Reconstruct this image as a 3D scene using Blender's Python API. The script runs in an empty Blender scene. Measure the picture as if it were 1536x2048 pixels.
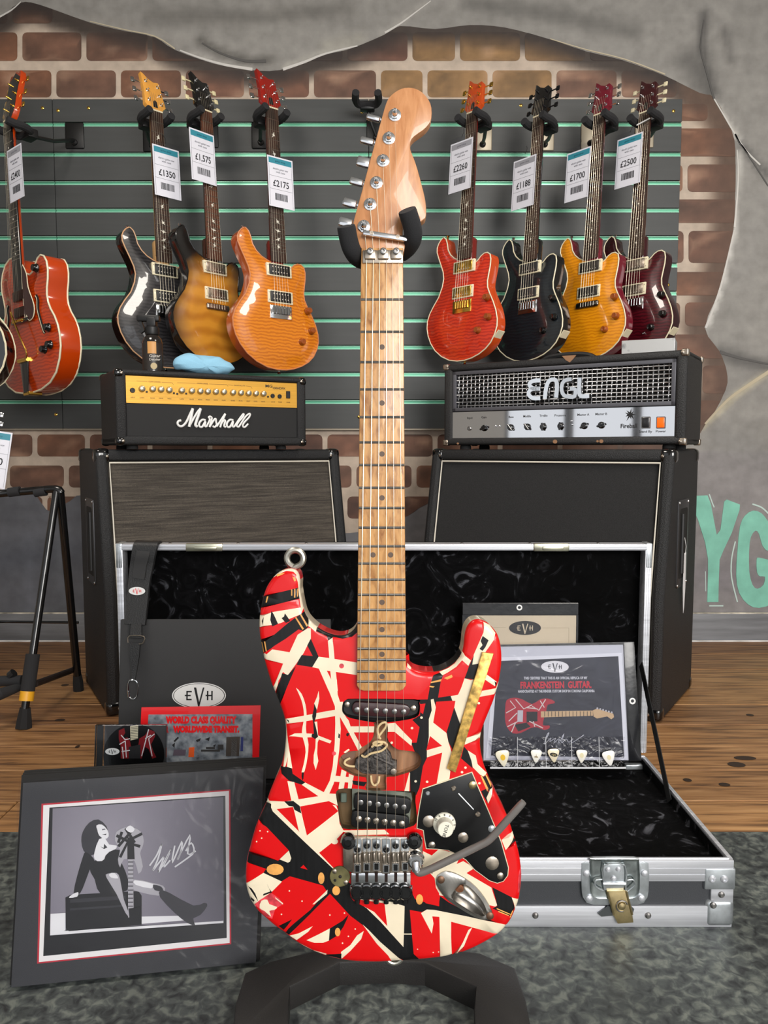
import bpy, bmesh, math, random
from mathutils import Vector, Matrix, noise
from mathutils.geometry import delaunay_2d_cdt
random.seed(7)
S = bpy.context.scene
COL = S.collection
# ---------------------------------------------------------------- camera
F, H = 1539.0, 0.74
PT = math.atan(124 / F)
CP, SP = math.cos(PT), math.sin(PT)
cam = bpy.data.cameras.new('camera')
cam.sensor_fit = 'VERTICAL'; cam.sensor_height = 24; cam.lens = 24 * F / 2048; cam.clip_start = .02
co = bpy.data.objects.new('camera', cam); COL.objects.link(co)
co.location = (0, 0, H); co.rotation_euler = (math.pi / 2 - PT, 0, 0)
S.camera = co
# ---------------------------------------------------------------- light
S.view_settings.view_transform = 'Standard'; S.view_settings.look = 'None'
S.view_settings.gamma = 1; S.view_settings.use_curve_mapping = False
S.view_settings.exposure = 0.78
W = bpy.data.worlds.new('daylight'); S.world = W; W.use_nodes = True
W.node_tree.nodes['Background'].inputs[0].default_value = (.93, .96, 1, 1)
W.node_tree.nodes['Background'].inputs[1].default_value = .62
def area(name, loc, target, sx, sy, power, col=(1, 1, 1)):
    l = bpy.data.lights.new(name, 'AREA'); l.shape = 'RECTANGLE'; l.size = sx; l.size_y = sy
    l.energy = power; l.color = col
    o = bpy.data.objects.new(name, l); COL.objects.link(o); o.location = loc
    o.rotation_euler = (Vector(target) - Vector(loc)).to_track_quat('-Z', 'Y').to_euler()
    return o
area('shop_window_light', (1.7, -2.3, 1.9), (0.3, 2.0, .8), 2.6, 1.8, 118, (1, .97, .93))
area('added_highlight_light', (-.9, 1.3, 2.33), (-.7, 1.9, 0), .5, .5, 9, (1, .93, .84))  # this and the next are unseen lights added for highlights
area('added_highlight_light', (.9, 1.3, 2.33), (.7, 1.9, 0), .5, .5, 9, (1, .93, .84))
# ---------------------------------------------------------------- helpers
def ray(u, v):
    a, b = (u - 768) / F, (1024 - v) / F
    return Vector((a, CP + b * SP, -SP + b * CP))
EYE = Vector((0, 0, H))
def at_depth(u, v, d): return EYE + ray(u, v) * d
def at_y(u, v, y): r = ray(u, v); return EYE + r * (y / r.y)
def at_z(u, v, z): r = ray(u, v); return EYE + r * ((z - H) / r.z)
def frame(o, yaw=0, lean=0, roll=0):
    """local x right, y up, z towards the viewer"""
    r = math.radians
    return (Matrix.Translation(Vector(o)) @ Matrix.Rotation(r(yaw), 4, 'Z') @ Matrix.Rotation(r(90 - lean), 4, 'X')
            @ Matrix.Rotation(r(roll), 4, 'Z'))
def loc(M, u, v, z=0.0):
    """where the sight line of a photo pixel meets the plane z of a frame, in that frame"""
    I = M.inverted(); o = I @ EYE; d = I.to_3x3() @ ray(u, v)
    t = (z - o.z) / d.z
    p = o + d * t
    return (p.x, p.y)
def lin(c):
    return tuple(((x / 255) / 12.92 if x / 255 <= .04045 else ((x / 255 + .055) / 1.055) ** 2.4) for x in c)
def cat(pts, n=4, closed=True):
    P = [Vector(p) for p in pts]; out = []; N = len(P)
    for i in range(N if closed else N - 1):
        g = (lambda k: P[k % N]) if closed else (lambda k: P[max(0, min(N - 1, k))])
        a, b, c, d = g(i - 1), g(i), g(i + 1), g(i + 2)
        for j in range(n):
            t = j / n
            out.append(tuple(.5 * ((2 * b) + (c - a) * t + (2 * a - 5 * b + 4 * c - d) * t * t + (3 * b - a - 3 * c + d) * t ** 3)))
    if not closed: out.append(tuple(P[-1]))
    return out
def sarea(p): return sum(p[i][0] * p[(i + 1) % len(p)][1] - p[(i + 1) % len(p)][0] * p[i][1] for i in range(len(p))) / 2
def ccw(p): p = [tuple(q) for q in p]; return p if sarea(p) > 0 else p[::-1]
def inset(p, d):
    n = len(p); out = []
    for i in range(n):
        a, b, c = Vector(p[i - 1]), Vector(p[i]), Vector(p[(i + 1) % n])
        e, f = b - a, c - b
        if e.length < 1e-9: e = f
        if f.length < 1e-9: f = e
        e.normalize(); f.normalize()
        n1, n2 = Vector((-e.y, e.x)), Vector((-f.y, f.x))
        m = n1 + n2
        k = m.length
        m = m / k if k > 1e-6 else n1
        w = d / max(.5, m.dot(n1))
        out.append((b.x + m.x * w, b.y + m.y * w))
    return out
def inpoly(x, y, p):
    r = False; j = len(p) - 1
    for i in range(len(p)):
        xi, yi = p[i][0], p[i][1]; xj, yj = p[j][0], p[j][1]
        if (yi > y) != (yj > y) and x < (xj - xi) * (y - yi) / (yj - yi) + xi: r = not r
        j = i
    return r
def segd(x, y, a, b):
    ax, ay = a[0], a[1]; dx, dy = b[0] - ax, b[1] - ay
    q = dx * dx + dy * dy
    t = 0 if q == 0 else max(0, min(1, ((x - ax) * dx + (y - ay) * dy) / q))
    return math.hypot(x - ax - t * dx, y - ay - t * dy)
def pdist(x, y, p, closed=True):
    return min(segd(x, y, p[i], p[(i + 1) % len(p)]) for i in range(len(p) if closed else len(p) - 1))
def rrect(x0, y0, x1, y1, r, n=4):
    out = []
    for cx, cy, a in ((x1 - r, y1 - r, 0), (x0 + r, y1 - r, 90), (x0 + r, y0 + r, 180), (x1 - r, y0 + r, 270)):
        for k in range(n + 1):
            t = math.radians(a + 90 * k / n); out.append((cx + r * math.cos(t), cy + r * math.sin(t)))
    return out
def ell(cx, cy, rx, ry, n=20, a=0):
    ca, sa = math.cos(a), math.sin(a)
    return [(cx + rx * math.cos(t) * ca - ry * math.sin(t) * sa, cy + rx * math.cos(t) * sa + ry * math.sin(t) * ca)
            for t in (2 * math.pi * k / n for k in range(n))]
def ribbon(path, w, smooth=3):
    """outline of a flat stroke"""
    p = [Vector(q[:2]) for q in (cat(path, smooth, False) if smooth > 1 else path)]
    L, R = [], []
    for i in range(len(p)):
        d = (p[min(i + 1, len(p) - 1)] - p[max(i - 1, 0)])
        if d.length < 1e-9: d = Vector((1, 0))
        d.normalize(); nn = Vector((-d.y, d.x))
        ww = (w[0] + (w[1] - w[0]) * i / (len(p) - 1)) if isinstance(w, tuple) else w
        L.append(p[i] + nn * ww / 2); R.append(p[i] - nn * ww / 2)
    return L, R
class MB:
    def __init__(s): s.v = []; s.f = []; s.m = []
    def add(s, vs, fs, mi=0, M=None):
        b = len(s.v)
        s.v += [tuple(M @ Vector(p)) if M else tuple(p) for p in vs]
        s.f += [tuple(b + i for i in f) for f in fs]; s.m += [mi] * len(fs)
        return s
    def box(s, x0, y0, z0, x1, y1, z1, mi=0, M=None):
        return s.add([(x0, y0, z0), (x1, y0, z0), (x1, y1, z0), (x0, y1, z0), (x0, y0, z1), (x1, y0, z1), (x1, y1, z1), (x0, y1, z1)],
                     [(3, 2, 1, 0), (4, 5, 6, 7), (0, 1, 5, 4), (1, 2, 6, 5), (2, 3, 7, 6), (3, 0, 4, 7)], mi, M)
    def rbox(s, x0, y0, z0, x1, y1, z1, b=.002, seg=2, mi=0, M=None):
        bm = bmesh.new(); bmesh.ops.create_cube(bm, size=1)
        for w in bm.verts: w.co = Vector(((x0 + x1) / 2 + w.co.x * (x1 - x0), (y0 + y1) / 2 + w.co.y * (y1 - y0), (z0 + z1) / 2 + w.co.z * (z1 - z0)))
        bmesh.ops.bevel(bm, geom=bm.edges[:], offset=b, segments=seg, affect='EDGES', profile=.5)
        bm.verts.index_update()
        s.add([w.co[:] for w in bm.verts], [[w.index for w in f.verts] for f in bm.faces], mi, M); bm.free()
        return s
    def rings(s, rs, c0=True, c1=True, mi=0, M=None, closed=True):
        n = len(rs[0]); vs = [p for r in rs for p in r]; fs = []
        for k in range(len(rs) - 1):
            for i in range(n if closed else n - 1):
                j = (i + 1) % n
                fs.append((k * n + i, k * n + j, (k + 1) * n + j, (k + 1) * n + i))
        if c0: fs.append(tuple(reversed(range(n))))
        if c1: fs.append(tuple(range((len(rs) - 1) * n, len(rs) * n)))
        return s.add(vs, fs, mi, M)
    def prism(s, pts, z0, z1, mi=0, bev=0, M=None, cap0=True):
        p = ccw([q[:2] for q in pts])
        def at(q, z): return [(x, y, z) for x, y in q]
        if bev: rs = [at(p, z0), at(p, z1 - bev), at(inset(p, bev * .29), z1 - bev * .29), at(inset(p, bev), z1)]
        else: rs = [at(p, z0), at(p, z1)]
        return s.rings(rs, cap0, True, mi, M)
    def flat(s, pts, z, mi=0, M=None):
        p = ccw([q[:2] for q in pts]); return s.add([(x, y, z) for x, y in p], [tuple(range(len(p)))], mi, M)
    def stroke(s, path, w, z0, z1, mi=0, M=None, smooth=3):
        L, R = ribbon(path, w, smooth); n = len(L)
        vs = [(p.x, p.y, z1) for p in L] + [(p.x, p.y, z1) for p in R] + [(p.x, p.y, z0) for p in L] + [(p.x, p.y, z0) for p in R]
        fs = []
        for i in range(n - 1):
            fs += [(i, n + i, n + i + 1, i + 1), (i, i + 1, 2 * n + i + 1, 2 * n + i), (n + i, 3 * n + i, 3 * n + i + 1, n + i + 1)]
        fs += [(0, 2 * n, 3 * n, n), (n - 1, 2 * n - 1, 4 * n - 1, 3 * n - 1)]
        return s.add(vs, fs, mi, M)
    def tube(s, path, r, n=8, closed=False, mi=0, M=None, sz=1.0):
        P = [Vector(p if len(p) == 3 else (p[0], p[1], 0)) for p in path]; N = len(P); rs = []; up = None
        for i in range(N):
            if closed: t = P[(i + 1) % N] - P[i - 1]
            else: t = P[min(i + 1, N - 1)] - P[max(i - 1, 0)]
            t.normalize()
            if up is None: up = t.orthogonal().normalized()
            up = (up - t * up.dot(t)); up = up.normalized() if up.length > 1e-6 else t.orthogonal().normalized()
            w = t.cross(up); rr = r[i] if isinstance(r, (list, tuple)) else r
            rs.append([tuple(P[i] + (up * math.cos(a) + w * math.sin(a)) * rr) for a in (2 * math.pi * k / n for k in range(n))])
        if closed: rs.append(rs[0])
        return s.rings(rs, not closed, not closed, mi, M)
    def lathe(s, prof, n=16, M=None, mi=0, c0=True, c1=True):
        rs = [[(max(r, 1e-5) * math.cos(a), max(r, 1e-5) * math.sin(a), z) for a in (2 * math.pi * k / n for k in range(n))] for r, z in prof]
        return s.rings(rs, c0, c1, mi, M)
    def obj(s, name, mats, parent=None, smooth=35, label=None, me=None):
        m = bpy.data.meshes.new(name); m.from_pydata(s.v, [], s.f)
        mats = mats if isinstance(mats, (list, tuple)) else [mats]
        for x in mats: m.materials.append(x)
        if len(mats) > 1: m.polygons.foreach_set('material_index', s.m)
        bm = bmesh.new(); bm.from_mesh(m); bmesh.ops.recalc_face_normals(bm, faces=bm.faces) if smooth is not False and smooth != -1 else None
        bm.to_mesh(m); bm.free()
        if smooth and smooth > 0:
            m.polygons.foreach_set('use_smooth', [True] * len(m.polygons)); m.set_sharp_from_angle(angle=math.radians(smooth))
        return link(name, m, parent, label)
def link(name, m, parent=None, label=None, M=None):
    o = bpy.data.objects.new(name, m); COL.objects.link(o)
    if parent is not None: o.parent = parent
    if M is not None: o.matrix_local = M
    if label: o['label'] = label
    return o
def thing(name, label, category, M, group=None):
    o = bpy.data.objects.new(name, None); COL.objects.link(o); o.empty_display_size = .05
    o.matrix_world = M; o['label'] = label; o['category'] = category
    if group: o['group'] = group
    return o
def T(x, y, z=0): return Matrix.Translation((x, y, z))
def RX(a): return Matrix.Rotation(math.radians(a), 4, 'X')
def RY(a): return Matrix.Rotation(math.radians(a), 4, 'Y')
def RZ(a): return Matrix.Rotation(math.radians(a), 4, 'Z')
TEXTS = []
def text(st, parent, mat, x, y, z, size, width=None, rot=0, name='lettering', bold=0.0, shear=0, ext=.0002, M=None, align='CENTER'):
    """lettering in a thing's xy plane; width squeezes or stretches the line"""
    c = bpy.data.curves.new(name, 'FONT'); c.body = st; c.size = size; c.extrude = ext; c.offset = bold * size; c.shear = shear
    c.align_x = align; c.align_y = 'CENTER'; c.resolution_u = 2
    o = bpy.data.objects.new(name, c); COL.objects.link(o); o.parent = parent; c.materials.append(mat)
    TEXTS.append((o, width, (M or Matrix()) @ T(x, y, z) @ RZ(rot)))
    return o
def finish_texts():
    dg = bpy.context.evaluated_depsgraph_get()
    for o, width, M in TEXTS:
        m = bpy.data.meshes.new_from_object(o.evaluated_get(dg))
        xs = [v.co.x for v in m.vertices]
        k = (width / (max(xs) - min(xs))) if width and xs else 1
        n = o.name; par = o.parent; old = o.data
        bpy.data.objects.remove(o); bpy.data.curves.remove(old)
        link(n, m, par, None, M @ Matrix.Diagonal((k, 1, 1, 1)))
# ---------------------------------------------------------------- materials
MATS = {}
def nodes(name):
    m = bpy.data.materials.new(name); m.use_nodes = True
    return m, m.node_tree.nodes, m.node_tree.links, m.node_tree.nodes['Principled BSDF']
def tex(nt, lk, scale, kind='ShaderNodeTexNoise', detail=4, coord='Object', **kw):
    tc = nt.new('ShaderNodeTexCoord'); mp = nt.new('ShaderNodeMapping'); t = nt.new(kind)
    mp.inputs['Scale'].default_value = scale if isinstance(scale, tuple) else (scale,) * 3
    if 'rot' in kw: mp.inputs['Rotation'].default_value = kw.pop('rot')
    lk.new(tc.outputs[coord], mp.inputs['Vector']); lk.new(mp.outputs[0], t.inputs['Vector'])
    if 'Scale' in t.inputs: t.inputs['Scale'].default_value = 1
    if 'Detail' in t.inputs: t.inputs['Detail'].default_value = detail
    for k, v in kw.items():
        if k in t.inputs: t.inputs[k].default_value = v
        else: setattr(t, k, v)
    return t
def ramp(nt, lk, src, stops):
    r = nt.new('ShaderNodeValToRGB'); e = r.color_ramp.elements
    while len(e) < len(stops): e.new(.5)
    for el, (p, c) in zip(e, stops): el.position = p; el.color = (*lin(c), 1)
    lk.new(src, r.inputs[0]); return r
def fac(t): return t.outputs['Fac'] if 'Fac' in t.outputs else t.outputs[0]
def mk(name, col, rough=.5, metal=0, coat=0, var=None, bump=None, spec=.5, aniso=0, **kw):
    if name in MATS: return MATS[name]
    m, nt, lk, b = nodes(name)
    b.inputs['Base Color'].default_value = (*lin(col), 1); b.inputs['Roughness'].default_value = rough
    b.inputs['Metallic'].default_value = metal; b.inputs['Coat Weight'].default_value = coat; b.inputs['Coat Roughness'].default_value = kw.get('coatr', .04)
    b.inputs['Specular IOR Level'].default_value = spec
    if var:
        t = tex(nt, lk, var[0], detail=var[2] if len(var) > 2 else 4)
        a = var[1]
        lo = tuple(max(0, x * (1 - a)) for x in col); hi = tuple(min(255, x * (1 + a)) for x in col)
        r = ramp(nt, lk, fac(t), [(.3, lo), (.7, hi)]); lk.new(r.outputs[0], b.inputs['Base Color'])
    if bump:
        t = tex(nt, lk, bump[0], kind=bump[2] if len(bump) > 2 else 'ShaderNodeTexNoise', detail=3)
        n = nt.new('ShaderNodeBump'); n.inputs['Strength'].default_value = bump[1]; n.inputs['Distance'].default_value = .002
        lk.new(t.outputs['Distance'] if 'Distance' in t.outputs else fac(t), n.inputs['Height']); lk.new(n.outputs[0], b.inputs['Normal'])
    MATS[name] = m; return m
def flame(name, c0, c1, c2=None, center=None, scale=95, coat=1.0):
    """figured maple under clear lacquer; with center also a burst darkening to the rim (stain)"""
    if name in MATS: return MATS[name]
    m, nt, lk, b = nodes(name)
    t = tex(nt, lk, (1, 1, 1), kind='ShaderNodeTexWave', wave_type='BANDS', bands_direction='Y', Scale=scale / 3.2, Distortion=5.5, Detail=2)
    t.inputs['Detail Scale'].default_value = 1.1
    r = ramp(nt, lk, fac(t), [(.0, tuple(a * .6 + b_ * .4 for a, b_ in zip(c0, c1))), (.8, c1)])
    out = r.outputs[0]
    if c2:
        g = tex(nt, lk, (1, 1, 1), kind='ShaderNodeTexGradient', gradient_type='SPHERICAL')
        mp = g.inputs['Vector'].links[0].from_node
        k = center[2]; mp.inputs['Scale'].default_value = (1 / k, .74 / k, 0); mp.inputs['Location'].default_value = (-center[0] / k, -center[1] * .74 / k, 0)
        rr = nt.new('ShaderNodeValToRGB'); rr.color_ramp.elements[0].position = center[3]; rr.color_ramp.elements[1].position = center[4]
        lk.new(fac(g), rr.inputs[0])
        mx = nt.new('ShaderNodeMixRGB'); mx.inputs[1].default_value = (*lin(c2), 1); lk.new(rr.outputs[0], mx.inputs[0]); lk.new(out, mx.inputs[2]); out = mx.outputs[0]
    lk.new(out, b.inputs['Base Color'])
    b.inputs['Roughness'].default_value = .28; b.inputs['Coat Weight'].default_value = coat; b.inputs['Coat Roughness'].default_value = .02
    MATS[name] = m; return m
def wood(name, c0, c1, scale=(6, 90, 90), rough=.5, coat=0, c2=None, bump=.25, detail=6):
    if name in MATS: return MATS[name]
    m, nt, lk, b = nodes(name)
    t = tex(nt, lk, scale, detail=detail, Distortion=.6)
    st = [(.32, c0), (.68, c1)] if not c2 else [(.28, c0), (.5, c1), (.72, c2)]
    r = ramp(nt, lk, fac(t), st); lk.new(r.outputs[0], b.inputs['Base Color'])
    b.inputs['Roughness'].default_value = rough; b.inputs['Coat Weight'].default_value = coat
    if bump:
        n = nt.new('ShaderNodeBump'); n.inputs['Strength'].default_value = bump; n.inputs['Distance'].default_value = .002
        lk.new(fac(t), n.inputs['Height']); lk.new(n.outputs[0], b.inputs['Normal'])
    MATS[name] = m; return m
def film(name, rough=.06, tint=(255, 255, 255), gloss=.1, bump=0, bscale=30):
    """clear plastic film: mostly see-through with a glossy, slightly wrinkled face"""
    if name in MATS: return MATS[name]
    m, nt, lk, b = nodes(name); nt.remove(b)
    tr = nt.new('ShaderNodeBsdfTransparent'); tr.inputs[0].default_value = (*lin(tint), 1)
    gl = nt.new('ShaderNodeBsdfGlossy'); gl.inputs['Roughness'].default_value = rough
    lw = nt.new('ShaderNodeLayerWeight'); lw.inputs[0].default_value = gloss
    mx = nt.new('ShaderNodeMixShader'); lk.new(lw.outputs['Fresnel'], mx.inputs[0]); lk.new(tr.outputs[0], mx.inputs[1]); lk.new(gl.outputs[0], mx.inputs[2])
    if bump:
        t = tex(nt, lk, bscale, detail=2, Distortion=1.5); n = nt.new('ShaderNodeBump'); n.inputs['Strength'].default_value = bump; n.inputs['Distance'].default_value = .01
        lk.new(fac(t), n.inputs['Height']); lk.new(n.outputs[0], gl.inputs['Normal']); lk.new(n.outputs[0], lw.inputs['Normal'])
    lk.new(mx.outputs[0], nt['Material Output'].inputs[0]); MATS[name] = m; return m
BLACK = mk('black_plastic', (24, 24, 25), .45)
DARK = mk('satin_black', (30, 30, 30), .6)
GLOSSBLK = mk('gloss_black', (10, 10, 11), .12, coat=.6)
RUBBER = mk('black_rubber', (28, 28, 29), .85, bump=(900, .15))
FOAM = mk('black_foam', (38, 38, 40), .95, bump=(700, .25))
CHROME = mk('chrome', (225, 226, 228), .12, 1)
NICKEL = mk('worn_nickel', (176, 164, 150), .3, 1, var=(90, .14))
STEEL = mk('grey_steel', (150, 148, 146), .32, 1, var=(60, .1))
ALU = mk('brushed_aluminium', (214, 216, 222), .36, .6, var=((3, 160, 160), .08))
ZINC = mk('zinc_plate', (190, 196, 200), .3, .75, var=(40, .12))
BRASSY = mk('yellowed_zinc', (206, 186, 140), .3, 1, var=(50, .12))
GOLD = mk('gold_plate', (235, 190, 90), .18, 1)
CREAM = mk('cream_plastic', (232, 222, 190), .4, coat=.2)
WHITE = mk('white_paint', (240, 240, 238), .5)
OFFWHITE = mk('white_card', (226, 226, 228), .55)
INK = mk('black_ink', (22, 22, 24), .6)
TOLEX = mk('black_tolex', (27, 28, 30), .5, bump=(420, .55, 'ShaderNodeTexVoronoi'))
STRING = mk('steel_string', (215, 205, 185), .3, 1)
# ================================================================ the setting
YW = 2.95
def struct(o, label=None):
    o['kind'] = 'structure'
    if label: o['label'] = label
    return o
# floorboards
plank_m = wood('floorboard_oak', (84, 56, 36), (158, 114, 72), (5, 70, 40), .48, c2=(188, 144, 98), bump=.5, detail=8)
def plank_shade(k):
    name = 'floorboard_oak_%d' % k
    if name in MATS: return MATS[name]
    m = plank_m.copy(); m.name = name; MATS[name] = m
    r = [n for n in m.node_tree.nodes if n.type == 'VALTORGB'][0]
    f = (.95, .74, 1.12)[k]
    for e in r.color_ramp.elements: e.color = (e.color[0] * f, e.color[1] * f * (1, .97, 1.02)[k], e.color[2] * f, 1)
    mp = [n for n in m.node_tree.nodes if n.type == 'MAPPING'][0]; mp.inputs['Location'].default_value = (k * 3.1, k * 1.7, 0)
    return m
fl = struct(MB().box(-2.7, -3.2, -.06, 2.7, YW, -.02).obj('floor', mk('subfloor', (40, 30, 24), .9)), 'old timber floorboards running across the shop')
vs = [1669, 1601, 1540, 1492, 1449, 1409, 1372, 1338, 1307, 1279]
ys = [at_z(1500, v, 0).y for v in vs]; ys[-1] = YW
for i in range(len(ys) - 1):
    cuts = [-2.7] + sorted(random.uniform(-2.2, 2.2) for _ in range(1)) + [2.7]
    for j in range(len(cuts) - 1):
        MB().rbox(cuts[j] + .001, ys[i] + .0018, -.02, cuts[j + 1] - .001, ys[i + 1] - .0018, random.uniform(-.001, .0003), .002, 1).obj('floor_plank', plank_shade(random.randrange(3)), fl, smooth=False)
for (u, v, rx, ry) in ((1490, 1516, 26, 4), (1473, 1529, 20, 5), (1375, 1560, 9, 3), (1449, 1569, 12, 3), (1500, 1430, 10, 3), (130, 1370, 12, 3), (120, 1440, 14, 3), (155, 1493, 5, 3)):
    p = at_z(u, v, 0.0004); k = 1.6 / F
    MB().add([(p.x + a * k, p.y + b * k * 3, .0006) for a, b in ell(0, 0, rx, ry, 12)], [tuple(range(12))]).obj('floor_knot', mk('wood_knot', (52, 36, 26), .6), fl, smooth=False)
# mottled vinyl in front
m, nt, lk, b = nodes('mottled_vinyl'); MATS['vinyl'] = m
t = tex(nt, lk, 62, detail=6, Distortion=.6); t2 = tex(nt, lk, 5, detail=3)
r1 = ramp(nt, lk, fac(t), [(.32, (44, 47, 50)), (.5, (84, 90, 90)), (.66, (126, 132, 126))])
r2 = ramp(nt, lk, fac(t2), [(.35, (150, 150, 150)), (.65, (255, 255, 250))])
mx = nt.new('ShaderNodeMixRGB'); mx.blend_type = 'MULTIPLY'; mx.inputs[0].default_value = .8
lk.new(r1.outputs[0], mx.inputs[1]); lk.new(r2.outputs[0], mx.inputs[2]); lk.new(mx.outputs[0], b.inputs['Base Color']); b.inputs['Roughness'].default_value = .5
yv = at_z(1500, 1664, 0).y
struct(MB().box(-2.7, -3.2, -.02, 2.7, yv, 0.0).obj('floor_vinyl', m, smooth=False), 'dark mottled stone-effect vinyl floor in front of the boards')
# walls, ceiling
grey = mk('grey_wall_paint', (128, 126, 122), .8)
ZC = 2.40
def side_wall(x0, x1, name, lab, n):  # openings and dark frames are unseen additions for bright reflections
    a = MB(); ya, yb, za, zb_ = -1.9, .25, .75, 2.1
    a.box(x0, -3.2, -.05, x1, ya, ZC); a.box(x0, yb, -.05, x1, YW, ZC); a.box(x0, ya, -.05, x1, yb, za); a.box(x0, ya, zb_, x1, yb, ZC)
    struct(a.obj(name, mk('pale_wall_paint', (176, 172, 166), .8)), lab)
    f = MB()
    for y in (ya, -1.2, -.45, yb - .05): f.box(x0 + .02, y, za, x1 - .02, y + .05, zb_)
    for z in (za, 1.5, zb_ - .05): f.box(x0 + .02, ya, z, x1 - .02, yb, z + .05)
    struct(f.obj('added_window_%d' % n, mk('added_window_frame_dark', (60, 58, 56), .5), smooth=False), 'dark framed opening added in the side wall for reflections')
side_wall(-2.8, -2.7, 'wall_left', 'pale wall with an added opening beside the display', 1)
side_wall(2.7, 2.8, 'wall_right', 'pale wall with an added opening beyond the display', 2)
struct(MB().box(-2.8, -3.2, ZC, 2.8, YW + .1, ZC + .1).obj('ceiling', mk('ceiling_paint', (190, 188, 184), .9)), 'pale plain ceiling')
HOLE = [(-260, 60), (-30, 50), (0, 36), (40, 6), (80, 10), (180, 45), (250, 62), (310, 75), (350, 100), (430, 128), (500, 140), (560, 140), (640, 112), (700, 98), (768, 70), (800, 52),
        (870, 58), (940, 50), (1010, 55), (1090, 76), (1170, 102), (1250, 122), (1330, 152), (1400, 186), (1429, 196), (1464, 264), (1471, 322), (1468, 451), (1455, 516),
        (1439, 580), (1410, 655), (1439, 703), (1453, 742), (1451, 780), (1413, 845), (1340, 905), (1000, 960), (860, 1005), (815, 1032), (760, 1050), (700, 1066),
        (500, 1060), (300, 1010), (170, 990), (140, 1002), (100, 1022), (82, 1005), (60, 985), (-30, 985), (-260, 985)]
STROKES = [([(1408, 30), (1403, 95), (1425, 185)], 10, (78, 76, 74), .8), ([(1425, 190), (1470, 270), (1482, 288)], 5, (206, 202, 196), .9),
           ([(1477, 272), (1478, 330), (1470, 455)], 4, (214, 211, 205), .9), ([(1470, 460), (1444, 575), (1414, 655)], 5, (222, 219, 214), .95),
           ([(1482, 290), (1515, 330), (1536, 350)], 9, (92, 90, 88), .8), ([(1536, 745), (1470, 792), (1408, 852)], 7, (196, 186, 160), .9),
           ([(1440, 706), (1490, 722), (1560, 738)], 14, (86, 84, 82), .8), ([(1480, 560), (1500, 480), (1536, 400)], 26, (152, 149, 145), .6), ([(1500, 900), (1440, 880)], 30, (140, 138, 136), .6),
           ([(400, 82), (450, 108), (500, 124), (540, 120)], 10, (92, 89, 84), .8), ([(380, 104), (430, 122), (500, 137)], 6, (176, 172, 166), .9), ([(570, 132), (640, 108), (700, 92)], 7, (178, 174, 166), .9),
           ([(650, 92), (690, 84), (720, 78)], 13, (168, 164, 154), .8), ([(180, 36), (250, 50), (310, 66), (360, 92)], 7, (150, 146, 140), .8), ([(0, 18), (45, 2)], 12, (140, 136, 130), .8),
           ([(768, 64), (810, 36), (850, 8)], 8, (168, 164, 158), .8), ([(940, 5), (1100, 30), (1260, 60)], 18, (104, 102, 98), .7), ([(300, 30), (480, 36), (700, 20)], 16, (104, 101, 96), .6),
           ([(1100, 70), (1180, 92), (1260, 112), (1340, 142)], 7, (150, 147, 142), .7), ([(1380, 120), (1400, 160), (1420, 190)], 26, (92, 90, 87), .7), ([(1450, 60), (1460, 120)], 10, (104, 101, 98), .6),
           ([(60, 1080), (60, 1240)], 16, (128, 132, 142), .7), ([(0, 1120), (150, 1100)], 30, (92, 96, 106), .6), ([(120, 1060), (130, 1200)], 14, (122, 126, 134), .6), ([(1410, 1150), (1520, 1160)], 40, (128, 124, 130), .6)]
def mural(u, v, inside):
    n = noise.noise(Vector((u * .006, v * .02, 1))) * .5 + noise.noise(Vector((u * .02, v * .05, 4))) * .3
    if inside:
        c = [204, 186, 168]
        k = 1 + .13 * n
        c = [x * k for x in c]
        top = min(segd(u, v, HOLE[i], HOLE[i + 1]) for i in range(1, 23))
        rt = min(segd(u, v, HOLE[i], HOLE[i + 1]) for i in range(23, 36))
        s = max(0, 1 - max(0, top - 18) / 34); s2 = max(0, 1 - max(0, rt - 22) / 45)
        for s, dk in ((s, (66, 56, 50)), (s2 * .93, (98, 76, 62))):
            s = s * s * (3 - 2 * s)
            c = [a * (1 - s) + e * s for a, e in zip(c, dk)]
    else:
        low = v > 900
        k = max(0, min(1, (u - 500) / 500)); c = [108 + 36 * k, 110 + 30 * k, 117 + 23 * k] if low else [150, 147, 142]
        k = 1 + .13 * n
        c = [x * k for x in c]
    for pts, w, cc, st in STROKES:
        if inside: break
        if not (min(p[0] for p in pts) - 3 * w < u < max(p[0] for p in pts) + 3 * w and min(p[1] for p in pts) - 3 * w < v < max(p[1] for p in pts) + 3 * w): continue
        q = pdist(u, v, pts, False) / w
        a = st * math.exp(-q * q)
        c = [x * (1 - a) + y * a for x, y in zip(c, cc)]
    return c
m, nt, lk, b = nodes('mural_paint'); MATS['mural'] = m
at = nt.new('ShaderNodeAttribute'); at.attribute_name = 'Col'
t = tex(nt, lk, (22, 22, 60), detail=5)
r = ramp(nt, lk, fac(t), [(.3, (225, 225, 225)), (.7, (255, 255, 255))])
mx = nt.new('ShaderNodeMixRGB'); mx.blend_type = 'MULTIPLY'; mx.inputs[0].default_value = 1
lk.new(at.outputs['Color'], mx.inputs[1]); lk.new(r.outputs[0], mx.inputs[2]); lk.new(mx.outputs[0], b.inputs['Base Color']); b.inputs['Roughness'].default_value = .6
MURAL = m
WALLM = frame((0, YW, 0))
def painted(name, verts, faces, cols, parent=None, dom='POINT'):
    me = bpy.data.meshes.new(name); me.from_pydata(verts, [], faces); me.materials.append(MURAL)
    a = me.color_attributes.new('Col', 'FLOAT_COLOR', dom)
    a.data.foreach_set('color', [x for c in cols for x in (*lin([max(0, min(255, q)) for q in c]), 1)])
    return link(name, me, parent)
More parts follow.
